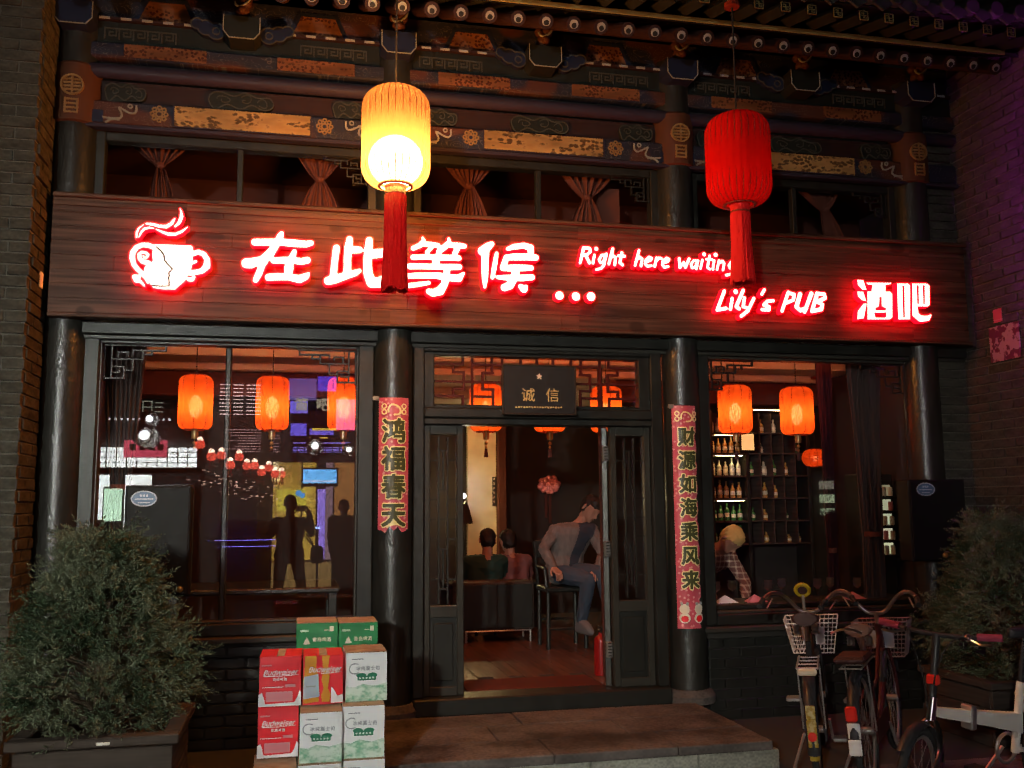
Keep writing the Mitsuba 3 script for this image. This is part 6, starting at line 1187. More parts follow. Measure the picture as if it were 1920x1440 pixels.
def wheel(t, M4, cx, R, name='wheel', spokes=18, tw=.019, rim='steel'):
    k = part(t, name, place(cat(*[tube([(cx + .02 * math.cos(a + .4 * (-1) ** i), .012 * (-1) ** i, R + .02 * math.sin(a + .4 * (-1) ** i)), (cx + (R - .03) * math.cos(a), 0, R + (R - .03) * math.sin(a))], .0016, 3) for i, a in enumerate(np.arange(spokes) * 2 * math.pi / spokes)]), M4), 'steel')
    tr = trimesh.creation.torus(R - tw, tw, 36, 10)
    tr.apply_transform(trimesh.transformations.rotation_matrix(math.pi / 2, [1, 0, 0]))
    tr.apply_translation([cx, 0, R])
    part(k, 'tyre', place(tr, M4), 'rubber', smooth=True)
    rm = trimesh.creation.torus(R - 2.2 * tw, tw * .55, 36, 8)
    rm.apply_transform(trimesh.transformations.rotation_matrix(math.pi / 2, [1, 0, 0]))
    rm.apply_translation([cx, 0, R])
    part(k, 'rim', place(rm, M4), rim, smooth=True)
    part(k, 'hub', place(tube([(cx, -.045, R), (cx, .045, R)], .02, 10), M4), 'steel', smooth=40)
    return k


def fender(cx, R, a0, a1, w=.034):
    V, F = [], []
    for i, a in enumerate(np.linspace(math.radians(a0), math.radians(a1), 22)):
        for y, dr_ in ((-w, -.012), (-w * .6, .004), (0, .009), (w * .6, .004), (w, -.012)):
            V.append((cx + (R + .016 + dr_) * math.cos(a), y, R + (R + .016 + dr_) * math.sin(a)))
    for i in range(21):
        for j in range(4):
            p = i * 5 + j
            F += [[p, p + 1, p + 6], [p, p + 6, p + 5]]
    return trimesh.Trimesh(V, F, process=False)


def saddle_mesh(x, z, w=.1, L=.26):
    pts, F = [], []
    n, m = 14, 12
    for i in range(n):
        u = i / (n - 1)
        ww = w * (1 - .72 * u ** .7) * (math.sin(min(1, (u + .06) * 4.5) * math.pi / 2) ** .5)
        if i == n - 1:
            ww *= .4
        for j in range(m):
            a = 2 * math.pi * j / m
            pts.append((x - .11 + L * u, ww * math.cos(a), z + (.034 - .012 * u) * math.sin(a) * (1 if math.sin(a) > 0 else 1.3) + .012 * (1 - u) ** 2))
    for i in range(n - 1):
        for j in range(m):
            k = (j + 1) % m
            F += [[i * m + j, i * m + k, (i + 1) * m + k], [i * m + j, (i + 1) * m + k, (i + 1) * m + j]]
    me = trimesh.Trimesh(pts, F, process=False)
    return trimesh.convex.convex_hull(me)


def basket(x0, zt, mat, t, M4, w=.17, d=.25, h=.22, full=None):
    wires = []
    for i in range(9):
        z = zt - h * i / 8
        s = 1 - .25 * i / 8
        a = [(x0 + d / 2 - d / 2 * s, -w * s, z), (x0 + d / 2 + d / 2 * s, -w * s, z), (x0 + d / 2 + d / 2 * s, w * s, z), (x0 + d / 2 - d / 2 * s, w * s, z)]
        for p, q in zip(a, a[1:] + a[:1]):
            wires.append(tube([p, q], .0042 if i in (0, 1, 8) else .0024, 4))
    for u in np.linspace(-1, 1, 13):
        for e in (0, 1):
            wires.append(tube([(x0 + d * e, u * w, zt), (x0 + d / 2 + (e - .5) * d * .75, u * w * .75, zt - h)], .0026, 4))
        wires.append(tube([(x0 + d / 2 - d * .375, u * w * .75, zt - h), (x0 + d / 2 + d * .375, u * w * .75, zt - h)], .0026, 4))
    for u in np.linspace(0, 1, 9):
        for s in (-1, 1):
            wires.append(tube([(x0 + d * u, s * w, zt), (x0 + d / 2 + (u - .5) * d * .75, s * w * .75, zt - h)], .0026, 4))
    k = part(t, 'basket', place(cat(*wires), M4), mat)
    if full:
        part(k, 'number_plate', place(box(x0 - .006, x0 - .002, -.08, .06, zt - .16, zt - .05), M4), full)
    return k


def city_bike(label, x, y, heading, frame_mat, seat_mat, fender_mat, basket_mat, lean, sz, yellow):
    t = thing('bicycle', label, 'bicycle', 'city bicycles parked with their rear wheels to the lane')
    M4 = bike_matrix(x, y, heading, lean)
    R = .315
    wb = 1.04
    wheel(t, M4, 0, R, 'rear_wheel')
    wheel(t, M4, wb, R, 'front_wheel')
    bb, seat, headt, headb = (.43, 0, .28), (.26, 0, sz - .10), (.88, 0, .80), (.93, 0, .64)
    fr_ = [tube([bb, seat], .016, 8), tube(curve([headb, (.75, 0, .42), bb], 12), .021, 8), tube([headt, headb], .022, 8), tube([(.86, 0, .72), (.6, 0, .50), (.37, 0, .46)], .013, 8)]
    for s in (-1, 1):
        fr_ += [tube([(0, s * .055, R), (.2, s * .03, .30), (.43, s * .02, .28)], .010, 6), tube([(0, s * .055, R), (.29, s * .02, sz - .28)], .008, 6), tube(curve([(wb, s * .05, R), (wb - .045, s * .05, .48), (.935, s * .03, .66)], 10), .011, 6)]
    part(t, 'frame', place(cat(*fr_), M4), frame_mat, smooth=40)
    part(t, 'seat_post', place(tube([seat, (.245, 0, sz)], .013, 8), M4), 'chrome', smooth=40)
    sd = part(t, 'saddle', place(saddle_mesh(.24, sz + .03), M4), seat_mat, smooth=50)
    part(sd, 'spring', place(cat(*[lathe([(.02 + .003 * (i % 2), -.05 + .01 * i) for i in range(6)] + [(.012, 0), (.012, -.05), (.02, -.05)], 10, (.17, s * .05, sz)) for s in (-1, 1)]), M4), 'chrome')
    part(t, 'rear_fender', place(fender(0, R, 20, 192), M4), fender_mat, smooth=True)
    part(t, 'front_fender', place(fender(wb, R, 20, 150), M4), fender_mat, smooth=True)
    # handlebar: swept up and back
    zt = .94
    hb = [(.66, .285, zt + .0), (.74, .265, zt + .03), (.82, .20, zt + .055), (.865, .10, zt - .02), (.875, .04, zt - .075), (.875, 0, zt - .08)]
    hb = curve(hb + [(a, -b, c) for a, b, c in hb[::-1][1:]], 40)
    part(t, 'handlebar', place(tube(hb, .0125, 8), M4), 'chrome', smooth=50)
    part(t, 'stem', place(tube([(.88, 0, .80), (.872, 0, zt - .07)], .014, 8), M4), 'chrome', smooth=40)
    for s in (-1, 1):
        part(t, 'grip', place(tube([(.62, s * .29, zt - .012), (.72, s * .272, zt + .022)], .017, 8), M4), 'rubber', smooth=40)
        part(t, 'brake_lever', place(tube([(.79, s * .22, zt + .02), (.70, s * .25, zt - .03)], .005, 5), M4), 'steel')
    basket(.93, .81 if yellow else .80, basket_mat, t, M4, full='white' if yellow else 'silver_print')
    rk = [tube([(-.22, s * .055, .675), (.18, s * .055, .685)], .006, 5) for s in (-1, 1)] + [tube([(a, -.055, .677), (a, .055, .677)], .005, 5) for a in (-.22, -.08, .05, .17)] + [tube([(-.05, s * .06, .675), (0, s * .06, R)], .005, 5) for s in (-1, 1)]
    part(t, 'rear_rack', place(cat(*rk), M4), 'steel')
    if yellow:
        part(t, 'rear_mudflap', place(cat(*[moved(box(-.005, .005, -.025, .025, -.036, .036, .004), (-R - .026 + abs(k - 1.4) * .014, 0, R + .15 - .07 * k)) for k in range(4)]), M4), 'yellow_dirty', label='yellow reflective strip down the rear mudguard')
        rf_ = trimesh.creation.cylinder(radius=.023, height=.016, sections=18)
        rf_.apply_transform(trimesh.transformations.rotation_matrix(math.pi / 2, [0, 1, 0]))
        part(t, 'rear_reflector', place(moved(rf_, (-R - .045, 0, R + .035)), M4), 'reflector_red', smooth=40)
        part(t, 'tail_light', place(box(-.25, -.20, -.05, .05, .64, .675, .01), M4), 'cream')
        ring = trimesh.creation.torus(.042, .013, 24, 10)
        ring.apply_transform(trimesh.transformations.rotation_matrix(math.radians(62), [0, 1, 0]))
        k = part(t, 'mirror_stalk', place(tube([(.88, .03, .80), (.9, .03, .965)], .010, 8), M4), 'steel', smooth=40)
        part(k, 'mirror_rim', place(moved(ring, (.9, .03, 1.00)), M4), 'yellow_plastic', smooth=True)
        fc = trimesh.creation.cylinder(radius=.045, height=.01, sections=20)
        fc.apply_transform(trimesh.transformations.rotation_matrix(math.radians(62), [0, 1, 0]))
        part(k, 'mirror_face', place(moved(fc, (.9, .03, 1.00)), M4), 'saddle_brown', smooth=40)
    else:
        part(t, 'rear_mudflap', place(cat(*[moved(box(-.006, .006, -.033, .033, -.04, .04, .004), (-R - .028 + abs(k - 1.2) * .016, 0, R + .06 - .08 * k)) for k in range(2)]), M4), 'carton_white', label='white strip at the foot of the rear mudguard')
        part(t, 'rear_reflector', place(box(-R - .045, -R - .02, -.03, .03, R + .11, R + .19, .01), M4), 'reflector_red', smooth=40)
        part(t, 'rear_pad', place(box(-.23, .04, -.085, .085, .70, .74, .015), M4), 'saddle_brown')
        part(t, 'seat_rail', place(tube(curve([(-.21, -.08, .86), (-.22, 0, .885), (-.21, .08, .86)], 12), .007, 6), M4), 'chrome')
    part(t, 'chain_guard', place(box(.02, .5, -.062, -.05, .24, .36, .02), M4), frame_mat)
    part(t, 'pedal', place(cat(box(.46, .54, -.16, -.08, .14, .165, .006), tube([(.43, -.07, .28), (.5, -.08, .155)], .009, 6)), M4), 'steel')
    part(t, 'pedal', place(cat(box(.32, .40, .08, .16, .40, .425, .006), tube([(.43, .07, .28), (.36, .08, .41)], .009, 6)), M4), 'steel')
    part(t, 'kick_stand', place(tube([(.05, .06, .28), (-.06, .17, .0)], .009, 6), M4), 'steel')
    return t


city_bike('bicycle with a white wire basket, a yellow mirror and yellow rear strip', 2.84, -1.75, 31, 'bike_black', 'saddle_brown', 'bike_black', 'white', 3, .86, True)
city_bike('bicycle with a swept chrome handlebar and red rear reflector, next to the bushes', 3.09, -1.86, 41, 'bike_frame_red', 'saddle_pink', 'bike_black', 'steel', 4, .80, False)

# white folding bicycle turned to the left
t = thing('folding_bicycle', 'white framed folding bicycle at the bottom right corner, cut by the frame', 'bicycle')
M4 = bike_matrix(3.84, -2.20, 256, 4)
S4 = M4 @ trimesh.transformations.rotation_matrix(math.radians(20), [0, 0, 1], [.79, 0, 0])   # steered
R = .245
wheel(t, M4, -.14, R, 'rear_wheel', 14, .022)
wheel(t, S4, .96, R, 'front_wheel', 14, .022)
part(t, 'main_beam', place(cat(trimesh.convex.convex_hull(np.array([(.76, s * .022, z) for s in (-1, 1) for z in (.55, .505)] + [(.40, s * .03, z) for s in (-1, 1) for z in (.495, .425)])), trimesh.convex.convex_hull(np.array([(.40, s * .03, z) for s in (-1, 1) for z in (.495, .425)] + [(.14, s * .026, z) for s in (-1, 1) for z in (.46, .36)])),
                               tube([(.12, 0, .62), (.17, 0, .26)], .022, 10), *[tube([(.16, s * .02, .28), (-.14, s * .06, R)], .013, 8) for s in (-1, 1)], *[tube([(.13, s * .02, .56), (-.14, s * .06, R)], .011, 8) for s in (-1, 1)]), M4), 'bike_white', smooth=40)
part(t, 'beam_hinge', place(box(.50, .54, -.036, .036, .42, .54, .006), M4), 'steel')
part(t, 'fork', place(cat(tube([(.775, 0, .60), (.80, 0, .49)], .022, 10), *[tube(curve([(.80, s * .02, .49), (.83, s * .05, .45), (.96, s * .05, R)], 12), .014, 8) for s in (-1, 1)]), S4), 'chrome', smooth=40)
part(t, 'stem', place(tube([(.775, 0, .60), (.72, 0, .90)], .019, 10), S4), 'bike_black', smooth=40)
part(t, 'stem_clamp', place(box(.745, .785, -.03, .03, .66, .71, .008), S4), 'reflector_red')
part(t, 'handlebar', place(tube(curve([(.69, -.27, .92), (.715, -.12, .905), (.72, 0, .90), (.715, .12, .905), (.69, .27, .92)], 24), .012, 8), S4), 'bike_black', smooth=40)
for s in (-1, 1):
    part(t, 'grip', place(tube([(.685, s * .30, .922), (.703, s * .19, .913)], .019, 10), S4), 'grip_pink', smooth=40)
    part(t, 'brake_lever', place(cat(tube([(.71, s * .15, .90), (.745, s * .22, .885), (.74, s * .27, .89)], .007, 6), moved(trimesh.creation.icosphere(2, .018), (.715, s * .15, .905))), S4), 'chrome', smooth=40)
part(t, 'brake_cable', place(cat(tube(curve([(.73, -.15, .9), (.84, -.1, .93), (.82, -.03, .7), (.8, -.02, .55)], 20), .004, 5), tube(curve([(.73, .15, .9), (.85, .12, .9), (.83, .03, .7), (.6, .03, .53)], 20), .004, 5)), S4), 'rubber')
part(t, 'front_fender', place(fender(.96, R, 40, 175), S4), 'bike_black', smooth=True)
for q, e in (((.29, -.08, .16), box(.25, .34, -.18, -.09, .14, .165, .006)), ((.05, .08, .37), box(.0, .09, .09, .18, .36, .385, .006))):
    k = part(t, 'crank', place(tube([(.17, q[1] * .9, .27), q], .011, 6), M4), 'steel')
    part(k, 'pedal', place(e, M4), 'rubber')
cr = trimesh.creation.torus(.075, .01, 24, 6)
cr.apply_transform(trimesh.transformations.rotation_matrix(math.pi / 2, [1, 0, 0]))
part(t, 'chain_ring', place(moved(cr, (.17, -.05, .27)), M4), 'steel')
part(t, 'seat_post', place(tube([(.12, 0, .60), (.08, 0, .86)], .015, 8), M4), 'bike_black', smooth=40)
part(t, 'saddle', place(saddle_mesh(.06, .88), M4), 'bike_black', smooth=50)
part(t, 'kick_stand', place(tube([(.07, .05, .27), (-.03, .22, .05)], .009, 6), M4), 'steel')


# ------------------------------------------------------------------ people
def ball(p, r):
    return trimesh.creation.icosphere(1, r).vertices + np.asarray(p, float)


def chain(*pr):
    m = manifold3d.Manifold()
    for (p, r), (q, s) in zip(pr[:-1], pr[1:]):
        m = m + manifold3d.Manifold.hull_points(np.vstack([ball(p, r), ball(q, s)]))
    return m


def soft(m, edge, it=6):
    m = m.refine_to_length(edge).to_mesh()
    t = trimesh.Trimesh(m.vert_properties[:, :3], m.tri_verts)
    trimesh.smoothing.filter_taubin(t, iterations=it)
    return t


def folds(t, amp=.009):
    v = np.array(t.vertices)
    n1 = meshkit.fbm(v * np.array([15, 15, 34.0]), 3, 5)
    n2 = meshkit.noise(v * np.array([26, 26, 11.0]) + 3, 9)
    t.vertices = v + t.vertex_normals * ((np.abs(n1 - .5) * 2.2 - .35 + .5 * (n2 - .5)) * amp)[:, None]
    return t


def hand(wrist, tip_dir, palm_n, s=1.0, curl=.5, mirror=1):
    """palm, five separate bent fingers and a thumb at the side of the palm"""
    w, d, n = np.asarray(wrist, float), np.asarray(tip_dir, float), np.asarray(palm_n, float)
    d = d / np.linalg.norm(d)
    n = n - n.dot(d) * d
    n /= np.linalg.norm(n)
    sd = np.cross(d, n) * mirror
    m = manifold3d.Manifold.hull_points(np.vstack([ball(w, .026 * s), ball(w + d * .085 * s + sd * .032 * s, .013 * s), ball(w + d * .085 * s - sd * .032 * s, .013 * s), ball(w + d * .03 * s + sd * .03 * s, .014 * s)]))
    for k, L in enumerate((.074, .082, .076, .060)):
        p = w + d * .082 * s + sd * (.031 - .0205 * k) * s
        a = p + (d * math.cos(curl) + n * math.sin(curl)) * L * .45 * s
        b = a + (d * math.cos(2 * curl) + n * math.sin(2 * curl)) * L * .32 * s
        c = b + (d * math.cos(2.7 * curl) + n * math.sin(2.7 * curl)) * L * .26 * s
        m = m + chain((p, .0095 * s), (a, .009 * s), (b, .0083 * s), (c, .0072 * s))
    p = w + d * .02 * s + sd * .026 * s
    a = p + (d * .6 + sd * .6 + n * .4) * .045 * s
    b = a + (d * .85 + sd * .1 + n * .5) * .035 * s
    return m + chain((p, .013 * s), (a, .0105 * s), (b, .0085 * s))


def person(label, J, fdir, mats, group=None, hands=((0, 0, -1), (0, 0, -1)), palms=((0, 1, 0), (0, 1, 0)), curl=.5, edge=.016, hair='hair', long_sleeve=True, jacket=None):
    t = thing('person', label, 'person', group)
    f = np.asarray(fdir, float)
    f /= np.linalg.norm(f)
    h = np.asarray(J['head'], float)
    nk = np.asarray(J['neck'], float)
    up = h - nk
    up -= 0
    up /= np.linalg.norm(up)
    f = f - f.dot(up) * up
    f /= np.linalg.norm(f)
    r = np.cross(f, up)
    fh = np.array([f[0] * .35, f[1], 0]) / np.hypot(f[0] * .35, f[1])
    H = lambda a, b, c: h + r * a + f * b + up * c
    skull = manifold3d.Manifold.hull_points(np.vstack([ball(H(0, -.02, .035), .082), ball(H(0, .02, .03), .078), ball(H(0, .045, -.06), .045), ball(H(0, .06, -.085), .026), ball(H(0, -.01, -.03), .07)]))
    face = skull + chain((H(0, .086, .018), .010), (H(0, .108, -.026), .0135), (H(0, .088, -.034), .014))
    for s in (-1, 1):
        face = face + manifold3d.Manifold.hull_points(np.vstack([ball(H(s * .078, -.01, .02), .014), ball(H(s * .082, -.018, -.02), .010)]))
        face = face + chain((H(s * .012, .088, .034), .010), (H(s * .045, .076, .036), .009))
        face = face - manifold3d.Manifold.hull_points(np.vstack([ball(H(s * .022, .104, .012), .011), ball(H(s * .042, .094, .012), .010)]))
    face = face + chain((H(-.018, .082, -.060), .008), (H(.018, .082, -.060), .008))
    body = face + chain((H(0, -.01, -.05), .055), (nk, .056), (J['chest'], .12))
    ch, pv = np.asarray(J['chest'], float), np.asarray(J['pelvis'], float)
    sl, sr, hl, hr = (np.asarray(J[k], float) for k in ('shL', 'shR', 'hipL', 'hipR'))
    def torso(g):
        m = manifold3d.Manifold.hull_points(np.vstack([ball(sl, .058 + g), ball(sr, .058 + g), ball((sl + ch) / 2 - .0, .10 + g), ball((sr + ch) / 2, .10 + g), ball(ch, .115 + g)]))
        mid = (ch + pv) / 2
        w = (hr - hl) * .35
        m = m + manifold3d.Manifold.hull_points(np.vstack([ball((sl + ch) / 2, .10 + g), ball((sr + ch) / 2, .10 + g), ball(mid + w, .095 + g), ball(mid - w, .095 + g)]))
        return m + manifold3d.Manifold.hull_points(np.vstack([ball(mid + w, .095 + g), ball(mid - w, .095 + g), ball(hl, .10 + g), ball(hr, .10 + g), ball(pv, .11 + g)]))
    def arm(s, g, full=True):
        a, b, c = (np.asarray(J[k + s], float) for k in ('sh', 'el', 'wr'))
        return chain((a, .056 + g), (a * .5 + b * .5, .050 + g), (b, .041 + g), (b * .6 + c * .4, .042 + g), (c, .029 + g)) if full else chain((a, .058 + g), (a * .4 + b * .6, .052 + g))
    def leg(s, g):
        a, b, c = (np.asarray(J[k + s], float) for k in ('hip', 'kne', 'ank'))
        return chain((a, .088 + g), (a * .5 + b * .5, .076 + g), (b, .058 + g), (b * .65 + c * .35, .055 + g), (c, .038 + g))
    def foot(s, g):
        a, b = np.asarray(J['ank' + s], float), np.asarray(J['toe' + s], float)
        back = a + (a - b) * .25
        return manifold3d.Manifold.hull_points(np.vstack([ball(a, .040 + g), ball((back[0], back[1], b[2] + .008), .032 + g), ball(b, .026 + g), ball(a * .4 + b * .6 + np.array([0, 0, .012]), .036 + g)]))
    body = body + torso(0)
    for i, s in enumerate('LR'):
        body = body + arm(s, 0) + leg(s, 0) + foot(s, 0) + hand(J['wr' + s], hands[i], palms[i], 1.0, curl, 1 if s == 'L' else -1)
    part(t, 'body', soft(body, edge, 4), 'skin', smooth=True)
    top, bottom, shoe = mats
    sh = torso(.014)
    for s in 'LR':
        sh = sh + arm(s, .011, long_sleeve)
    sh = sh + chain((nk - up * .02, .062), (ch, .12))
    k = part(t, 'shirt', folds(soft(sh, edge * .9, 5), .013), top, smooth=True)
    if jacket:
        part(k, 'tee_front', soft(manifold3d.Manifold.hull_points(np.vstack([ball(nk + fh * .03 - up * .03, .04), ball(ch + fh * .105, .062), ball((ch + pv) / 2 + fh * .095, .062), ball(pv + fh * .10 + np.array([0, 0, .06]), .055)])), edge * 1.5, 3), jacket, smooth=True)
    tr = manifold3d.Manifold.hull_points(np.vstack([ball(hl, .106), ball(hr, .106), ball(pv, .118)]))
    for s in 'LR':
        tr = tr + leg(s, .013)
    part(t, 'trousers', folds(soft(tr, edge * .9, 5), .010), bottom, smooth=True)
    part(t, 'shoes', soft(foot('L', .009) + foot('R', .009), edge, 3), shoe, smooth=True)
    hm = manifold3d.Manifold.hull_points(np.vstack([ball(H(0, -.028, .045), .088), ball(H(0, .022, .062), .072), ball(H(0, -.035, -.01), .08)]))
    cut = manifold3d.Manifold.hull_points(np.vstack([ball(H(s * .09, .16, z), .05) for s in (-1, 1) for z in (.035, -.2)] + [ball(H(s * .04, .075, z), .03) for s in (-1, 1) for z in (.02, -.2)]))
    hm = hm - cut - manifold3d.Manifold.hull_points(np.vstack([ball(H(s * .2, q, -.16), .09) for s in (-1, 1) for q in (-.3, .3)]))
    ht = soft(hm, edge * .9, 2)
    ht.vertices += ht.vertex_normals * ((meshkit.noise(ht.vertices * 60)[:, None] - .4) * .014)
    part(t, 'hair', ht, hair, smooth=True)
    return t


# the man on the high chair inside the door, leaning forward and looking down to his left
person('man in a pale cardigan and jeans sitting on a high chair inside the door', dict(
    head=(2.70, 2.03, 1.565), neck=(2.62, 2.10, 1.43), chest=(2.54, 2.14, 1.30), pelvis=(2.46, 2.20, .98), shL=(2.70, 2.02, 1.37), shR=(2.38, 2.14, 1.36), elL=(2.80, 1.95, 1.14), wrL=(2.70, 1.84, 1.02), elR=(2.24, 2.05, 1.20), wrR=(2.30, 1.93, 1.03),
    hipL=(2.54, 2.14, .97), hipR=(2.38, 2.16, .97), kneL=(2.72, 1.76, .98), kneR=(2.60, 1.80, .92), ankL=(2.80, 1.78, .58), ankR=(2.56, 1.92, .53), toeL=(2.90, 1.66, .52), toeR=(2.60, 1.76, .46)),
       (.45, -.85, -.55), ('cardigan', 'jeans', 'shoe'), hands=((-.4, -.6, -.3), (.3, -.7, -.4)), palms=((0, 0, -1), (0, 0, -1)), curl=.45, edge=.014)
person('person in a dark teal top sitting behind the low cabinet, back to the door', dict(
    head=(1.93, 3.22, 1.235), neck=(1.92, 3.17, 1.09), chest=(1.90, 3.15, .95), pelvis=(1.88, 3.12, .62), shL=(1.72, 3.18, 1.03), shR=(2.08, 3.20, 1.03), elL=(1.68, 3.30, .80), wrL=(1.78, 3.48, .78), elR=(2.12, 3.33, .80), wrR=(2.02, 3.5, .78),
    hipL=(1.80, 3.15, .62), hipR=(1.97, 3.15, .62), kneL=(1.78, 3.56, .66), kneR=(2.0, 3.56, .66), ankL=(1.78, 3.58, .34), ankR=(2.0, 3.58, .34), toeL=(1.78, 3.74, .305), toeR=(2.0, 3.74, .305)), (0, 1, -.2), ('shirt_teal', 'coat', 'shoe'), hands=((.3, 1, 0), (-.3, 1, 0)), palms=((0, 0, -1), (0, 0, -1)), edge=.018, long_sleeve=False)
person('person in a pink top sitting just right of the person in teal', dict(
    head=(2.18, 3.36, 1.22), neck=(2.20, 3.34, 1.08), chest=(2.22, 3.32, .95), pelvis=(2.24, 3.3, .62), shL=(2.06, 3.36, 1.02), shR=(2.38, 3.36, 1.02), elL=(2.04, 3.5, .80), wrL=(2.10, 3.66, .79), elR=(2.44, 3.5, .80), wrR=(2.36, 3.66, .79),
    hipL=(2.16, 3.33, .62), hipR=(2.32, 3.33, .62), kneL=(2.15, 3.74, .66), kneR=(2.34, 3.74, .66), ankL=(2.15, 3.76, .34), ankR=(2.34, 3.76, .34), toeL=(2.15, 3.92, .305), toeR=(2.34, 3.92, .305)), (-.3, 1, -.2), ('shirt_pink', 'coat', 'shoe'), hands=((.2, 1, 0), (-.2, 1, 0)), palms=((0, 0, -1), (0, 0, -1)), edge=.018, long_sleeve=False)
person('fair haired person in a checked shirt bending down behind the right window', dict(
    head=(3.71, 1.13, 1.29), neck=(3.66, 1.24, 1.22), chest=(3.60, 1.34, 1.12), pelvis=(3.50, 1.62, .98), shL=(3.76, 1.30, 1.14), shR=(3.42, 1.24, 1.16), elL=(3.84, 1.16, .92), wrL=(3.76, .98, .80), elR=(3.34, 1.10, .94), wrR=(3.44, .94, .82),
    hipL=(3.60, 1.64, .96), hipR=(3.42, 1.62, .96), kneL=(3.62, 1.56, .62), kneR=(3.42, 1.54, .62), ankL=(3.62, 1.66, .34), ankR=(3.42, 1.64, .34), toeL=(3.64, 1.50, .305), toeR=(3.42, 1.48, .305)), (.1, -.5, -.85), ('plaid', 'coat', 'shoe'), hands=((0, -.6, -.6), (0, -.6, -.6)), palms=((0, .3, -1), (0, .3, -1)), edge=.016, hair='hair_pale')
# the photographer, who stands right behind the phone
person('photographer in a dark coat holding up a phone, mirrored in the left window', dict(
    head=(-0.130, -7.060, 1.650), neck=(-0.130, -7.100, 1.490), chest=(-0.130, -7.100, 1.300), pelvis=(-0.130, -7.100, 0.950), shL=(-0.330, -7.090, 1.400), shR=(0.070, -7.090, 1.400), elL=(-0.400, -6.980, 1.220), wrL=(-0.120, -6.870, 1.500), elR=(0.170, -6.980, 1.240), wrR=(0.130, -6.870, 1.520),
    hipL=(-0.230, -7.100, 0.930), hipR=(-0.030, -7.100, 0.930), kneL=(-0.270, -7.060, 0.520), kneR=(0.040, -7.100, 0.520), ankL=(-0.280, -7.120, 0.120), ankR=(0.100, -7.160, 0.120), toeL=(-0.290, -6.960, 0.070), toeR=(0.120, -7.000, 0.070)), (0, 1, 0), ('coat', 'coat', 'black'), hands=((.35, .3, .9), (-.35, .3, .9)), palms=((1, 0, 0), (-1, 0, 0)), curl=.6, edge=.018)
t = thing('phone', 'pale cased phone held up in front of the face of the photographer', 'phone')
part(t, 'case', box(-.06, .085, -6.822, -6.812, 1.553, 1.63, .004), 'white')
part(t, 'lens_ring', box(-.05, .075, -6.8119, -6.8105, 1.558, 1.625), 'cream')
person('passer-by in dark clothes across the lane, mirrored at the edge of the left window', dict(
    head=(.72, -9.4, 1.60), neck=(.72, -9.42, 1.46), chest=(.72, -9.43, 1.30), pelvis=(.72, -9.44, .95), shL=(.53, -9.42, 1.40), shR=(.91, -9.42, 1.40), elL=(.50, -9.44, 1.12), wrL=(.52, -9.36, .88), elR=(.95, -9.44, 1.12), wrR=(.93, -9.36, .88),
    hipL=(.62, -9.44, .93), hipR=(.82, -9.44, .93), kneL=(.60, -9.36, .52), kneR=(.84, -9.48, .52), ankL=(.58, -9.42, .12), ankR=(.88, -9.6, .14), toeL=(.57, -9.26, .07), toeR=(.88, -9.46, .07)), (0, 1, 0), ('coat', 'coat', 'black'), palms=((1, 0, 0), (-1, 0, 0)), edge=.02)
t = thing('shoulder_bag', 'dark shoulder bag at the hip of the photographer', 'bag')
part(t, 'pouch', box(.16, .34, -7.16, -7.04, .82, 1.06, .03), 'coat', smooth=40)
part(t, 'strap', tube(curve([(.2, -6.99, 1.05), (.08, -6.96, 1.25), (-.1, -6.98, 1.42), (-.16, -7.1, 1.50), (.0, -7.24, 1.3), (.22, -7.2, 1.05)], 24), .012, 6), 'coat')

# ------------------------------------------------------------------ furniture and things inside
t = thing('high_chair', 'dark wooden high chair under the seated man', 'chair')
part(t, 'seat', box(2.24, 2.66, 1.98, 2.38, .80, .85, .012), 'lacquer')
for x in (2.27, 2.63):
    for y in (2.01, 2.35):
        part(t, 'leg', tube([(x, y, .28), (x, y, .80)], .02, 8), 'lacquer', smooth=40)
part(t, 'foot_rest', cat(tube([(2.27, 2.0, .47), (2.63, 2.0, .47)], .014, 6), tube([(2.27, 2.36, .52), (2.63, 2.36, .52)], .014, 6)), 'lacquer')
part(t, 'backrest', cat(tube([(2.26, 2.36, .85), (2.24, 2.42, 1.25)], .017, 6), tube([(2.64, 2.36, .85), (2.66, 2.42, 1.25)], .017, 6), box(2.24, 2.66, 2.40, 2.425, 1.10, 1.27, .01)), 'lacquer')
part(t, 'arm_rest', cat(tube([(2.26, 2.38, 1.02), (2.24, 2.0, 1.02), (2.25, 1.99, .85)], .017, 6), tube([(2.64, 2.38, 1.02), (2.66, 2.1, 1.02), (2.66, 2.1, .85)], .017, 6)), 'lacquer')
t = thing('low_cabinet', 'low dark cabinet on thin metal legs just inside the door', 'cabinet')
part(t, 'body', box(1.52, 2.28, 2.6, 2.95, .40, .86, .012), 'old_wood')
for x0, x1 in ((1.54, 1.896), (1.904, 2.26)):
    part(t, 'door', box(x0, x1, 2.588, 2.599, .42, .84, .004), 'lacquer')
for x in (1.60, 2.24):
    part(t, 'leg', cat(tube([(x, 2.61, .40), (x, 2.61, .285)], .011, 8), tube([(x, 2.93, .40), (x, 2.93, .285)], .011, 8)), 'steel')
part(t, 'leg_rail', tube([(1.60, 2.605, .392), (2.24, 2.605, .392)], .008, 6), 'steel')
t = thing('pub_table', 'dark table in front of the two seated guests', 'table')
part(t, 'top', box(1.55, 2.6, 3.62, 4.2, .74, .78, .01), 'lacquer')
for x, y in ((1.6, 3.68), (2.55, 3.68), (1.6, 4.14), (2.55, 4.14)):
    part(t, 'leg', box(x - .03, x + .03, y - .03, y + .03, .28, .74, .004), 'lacquer')
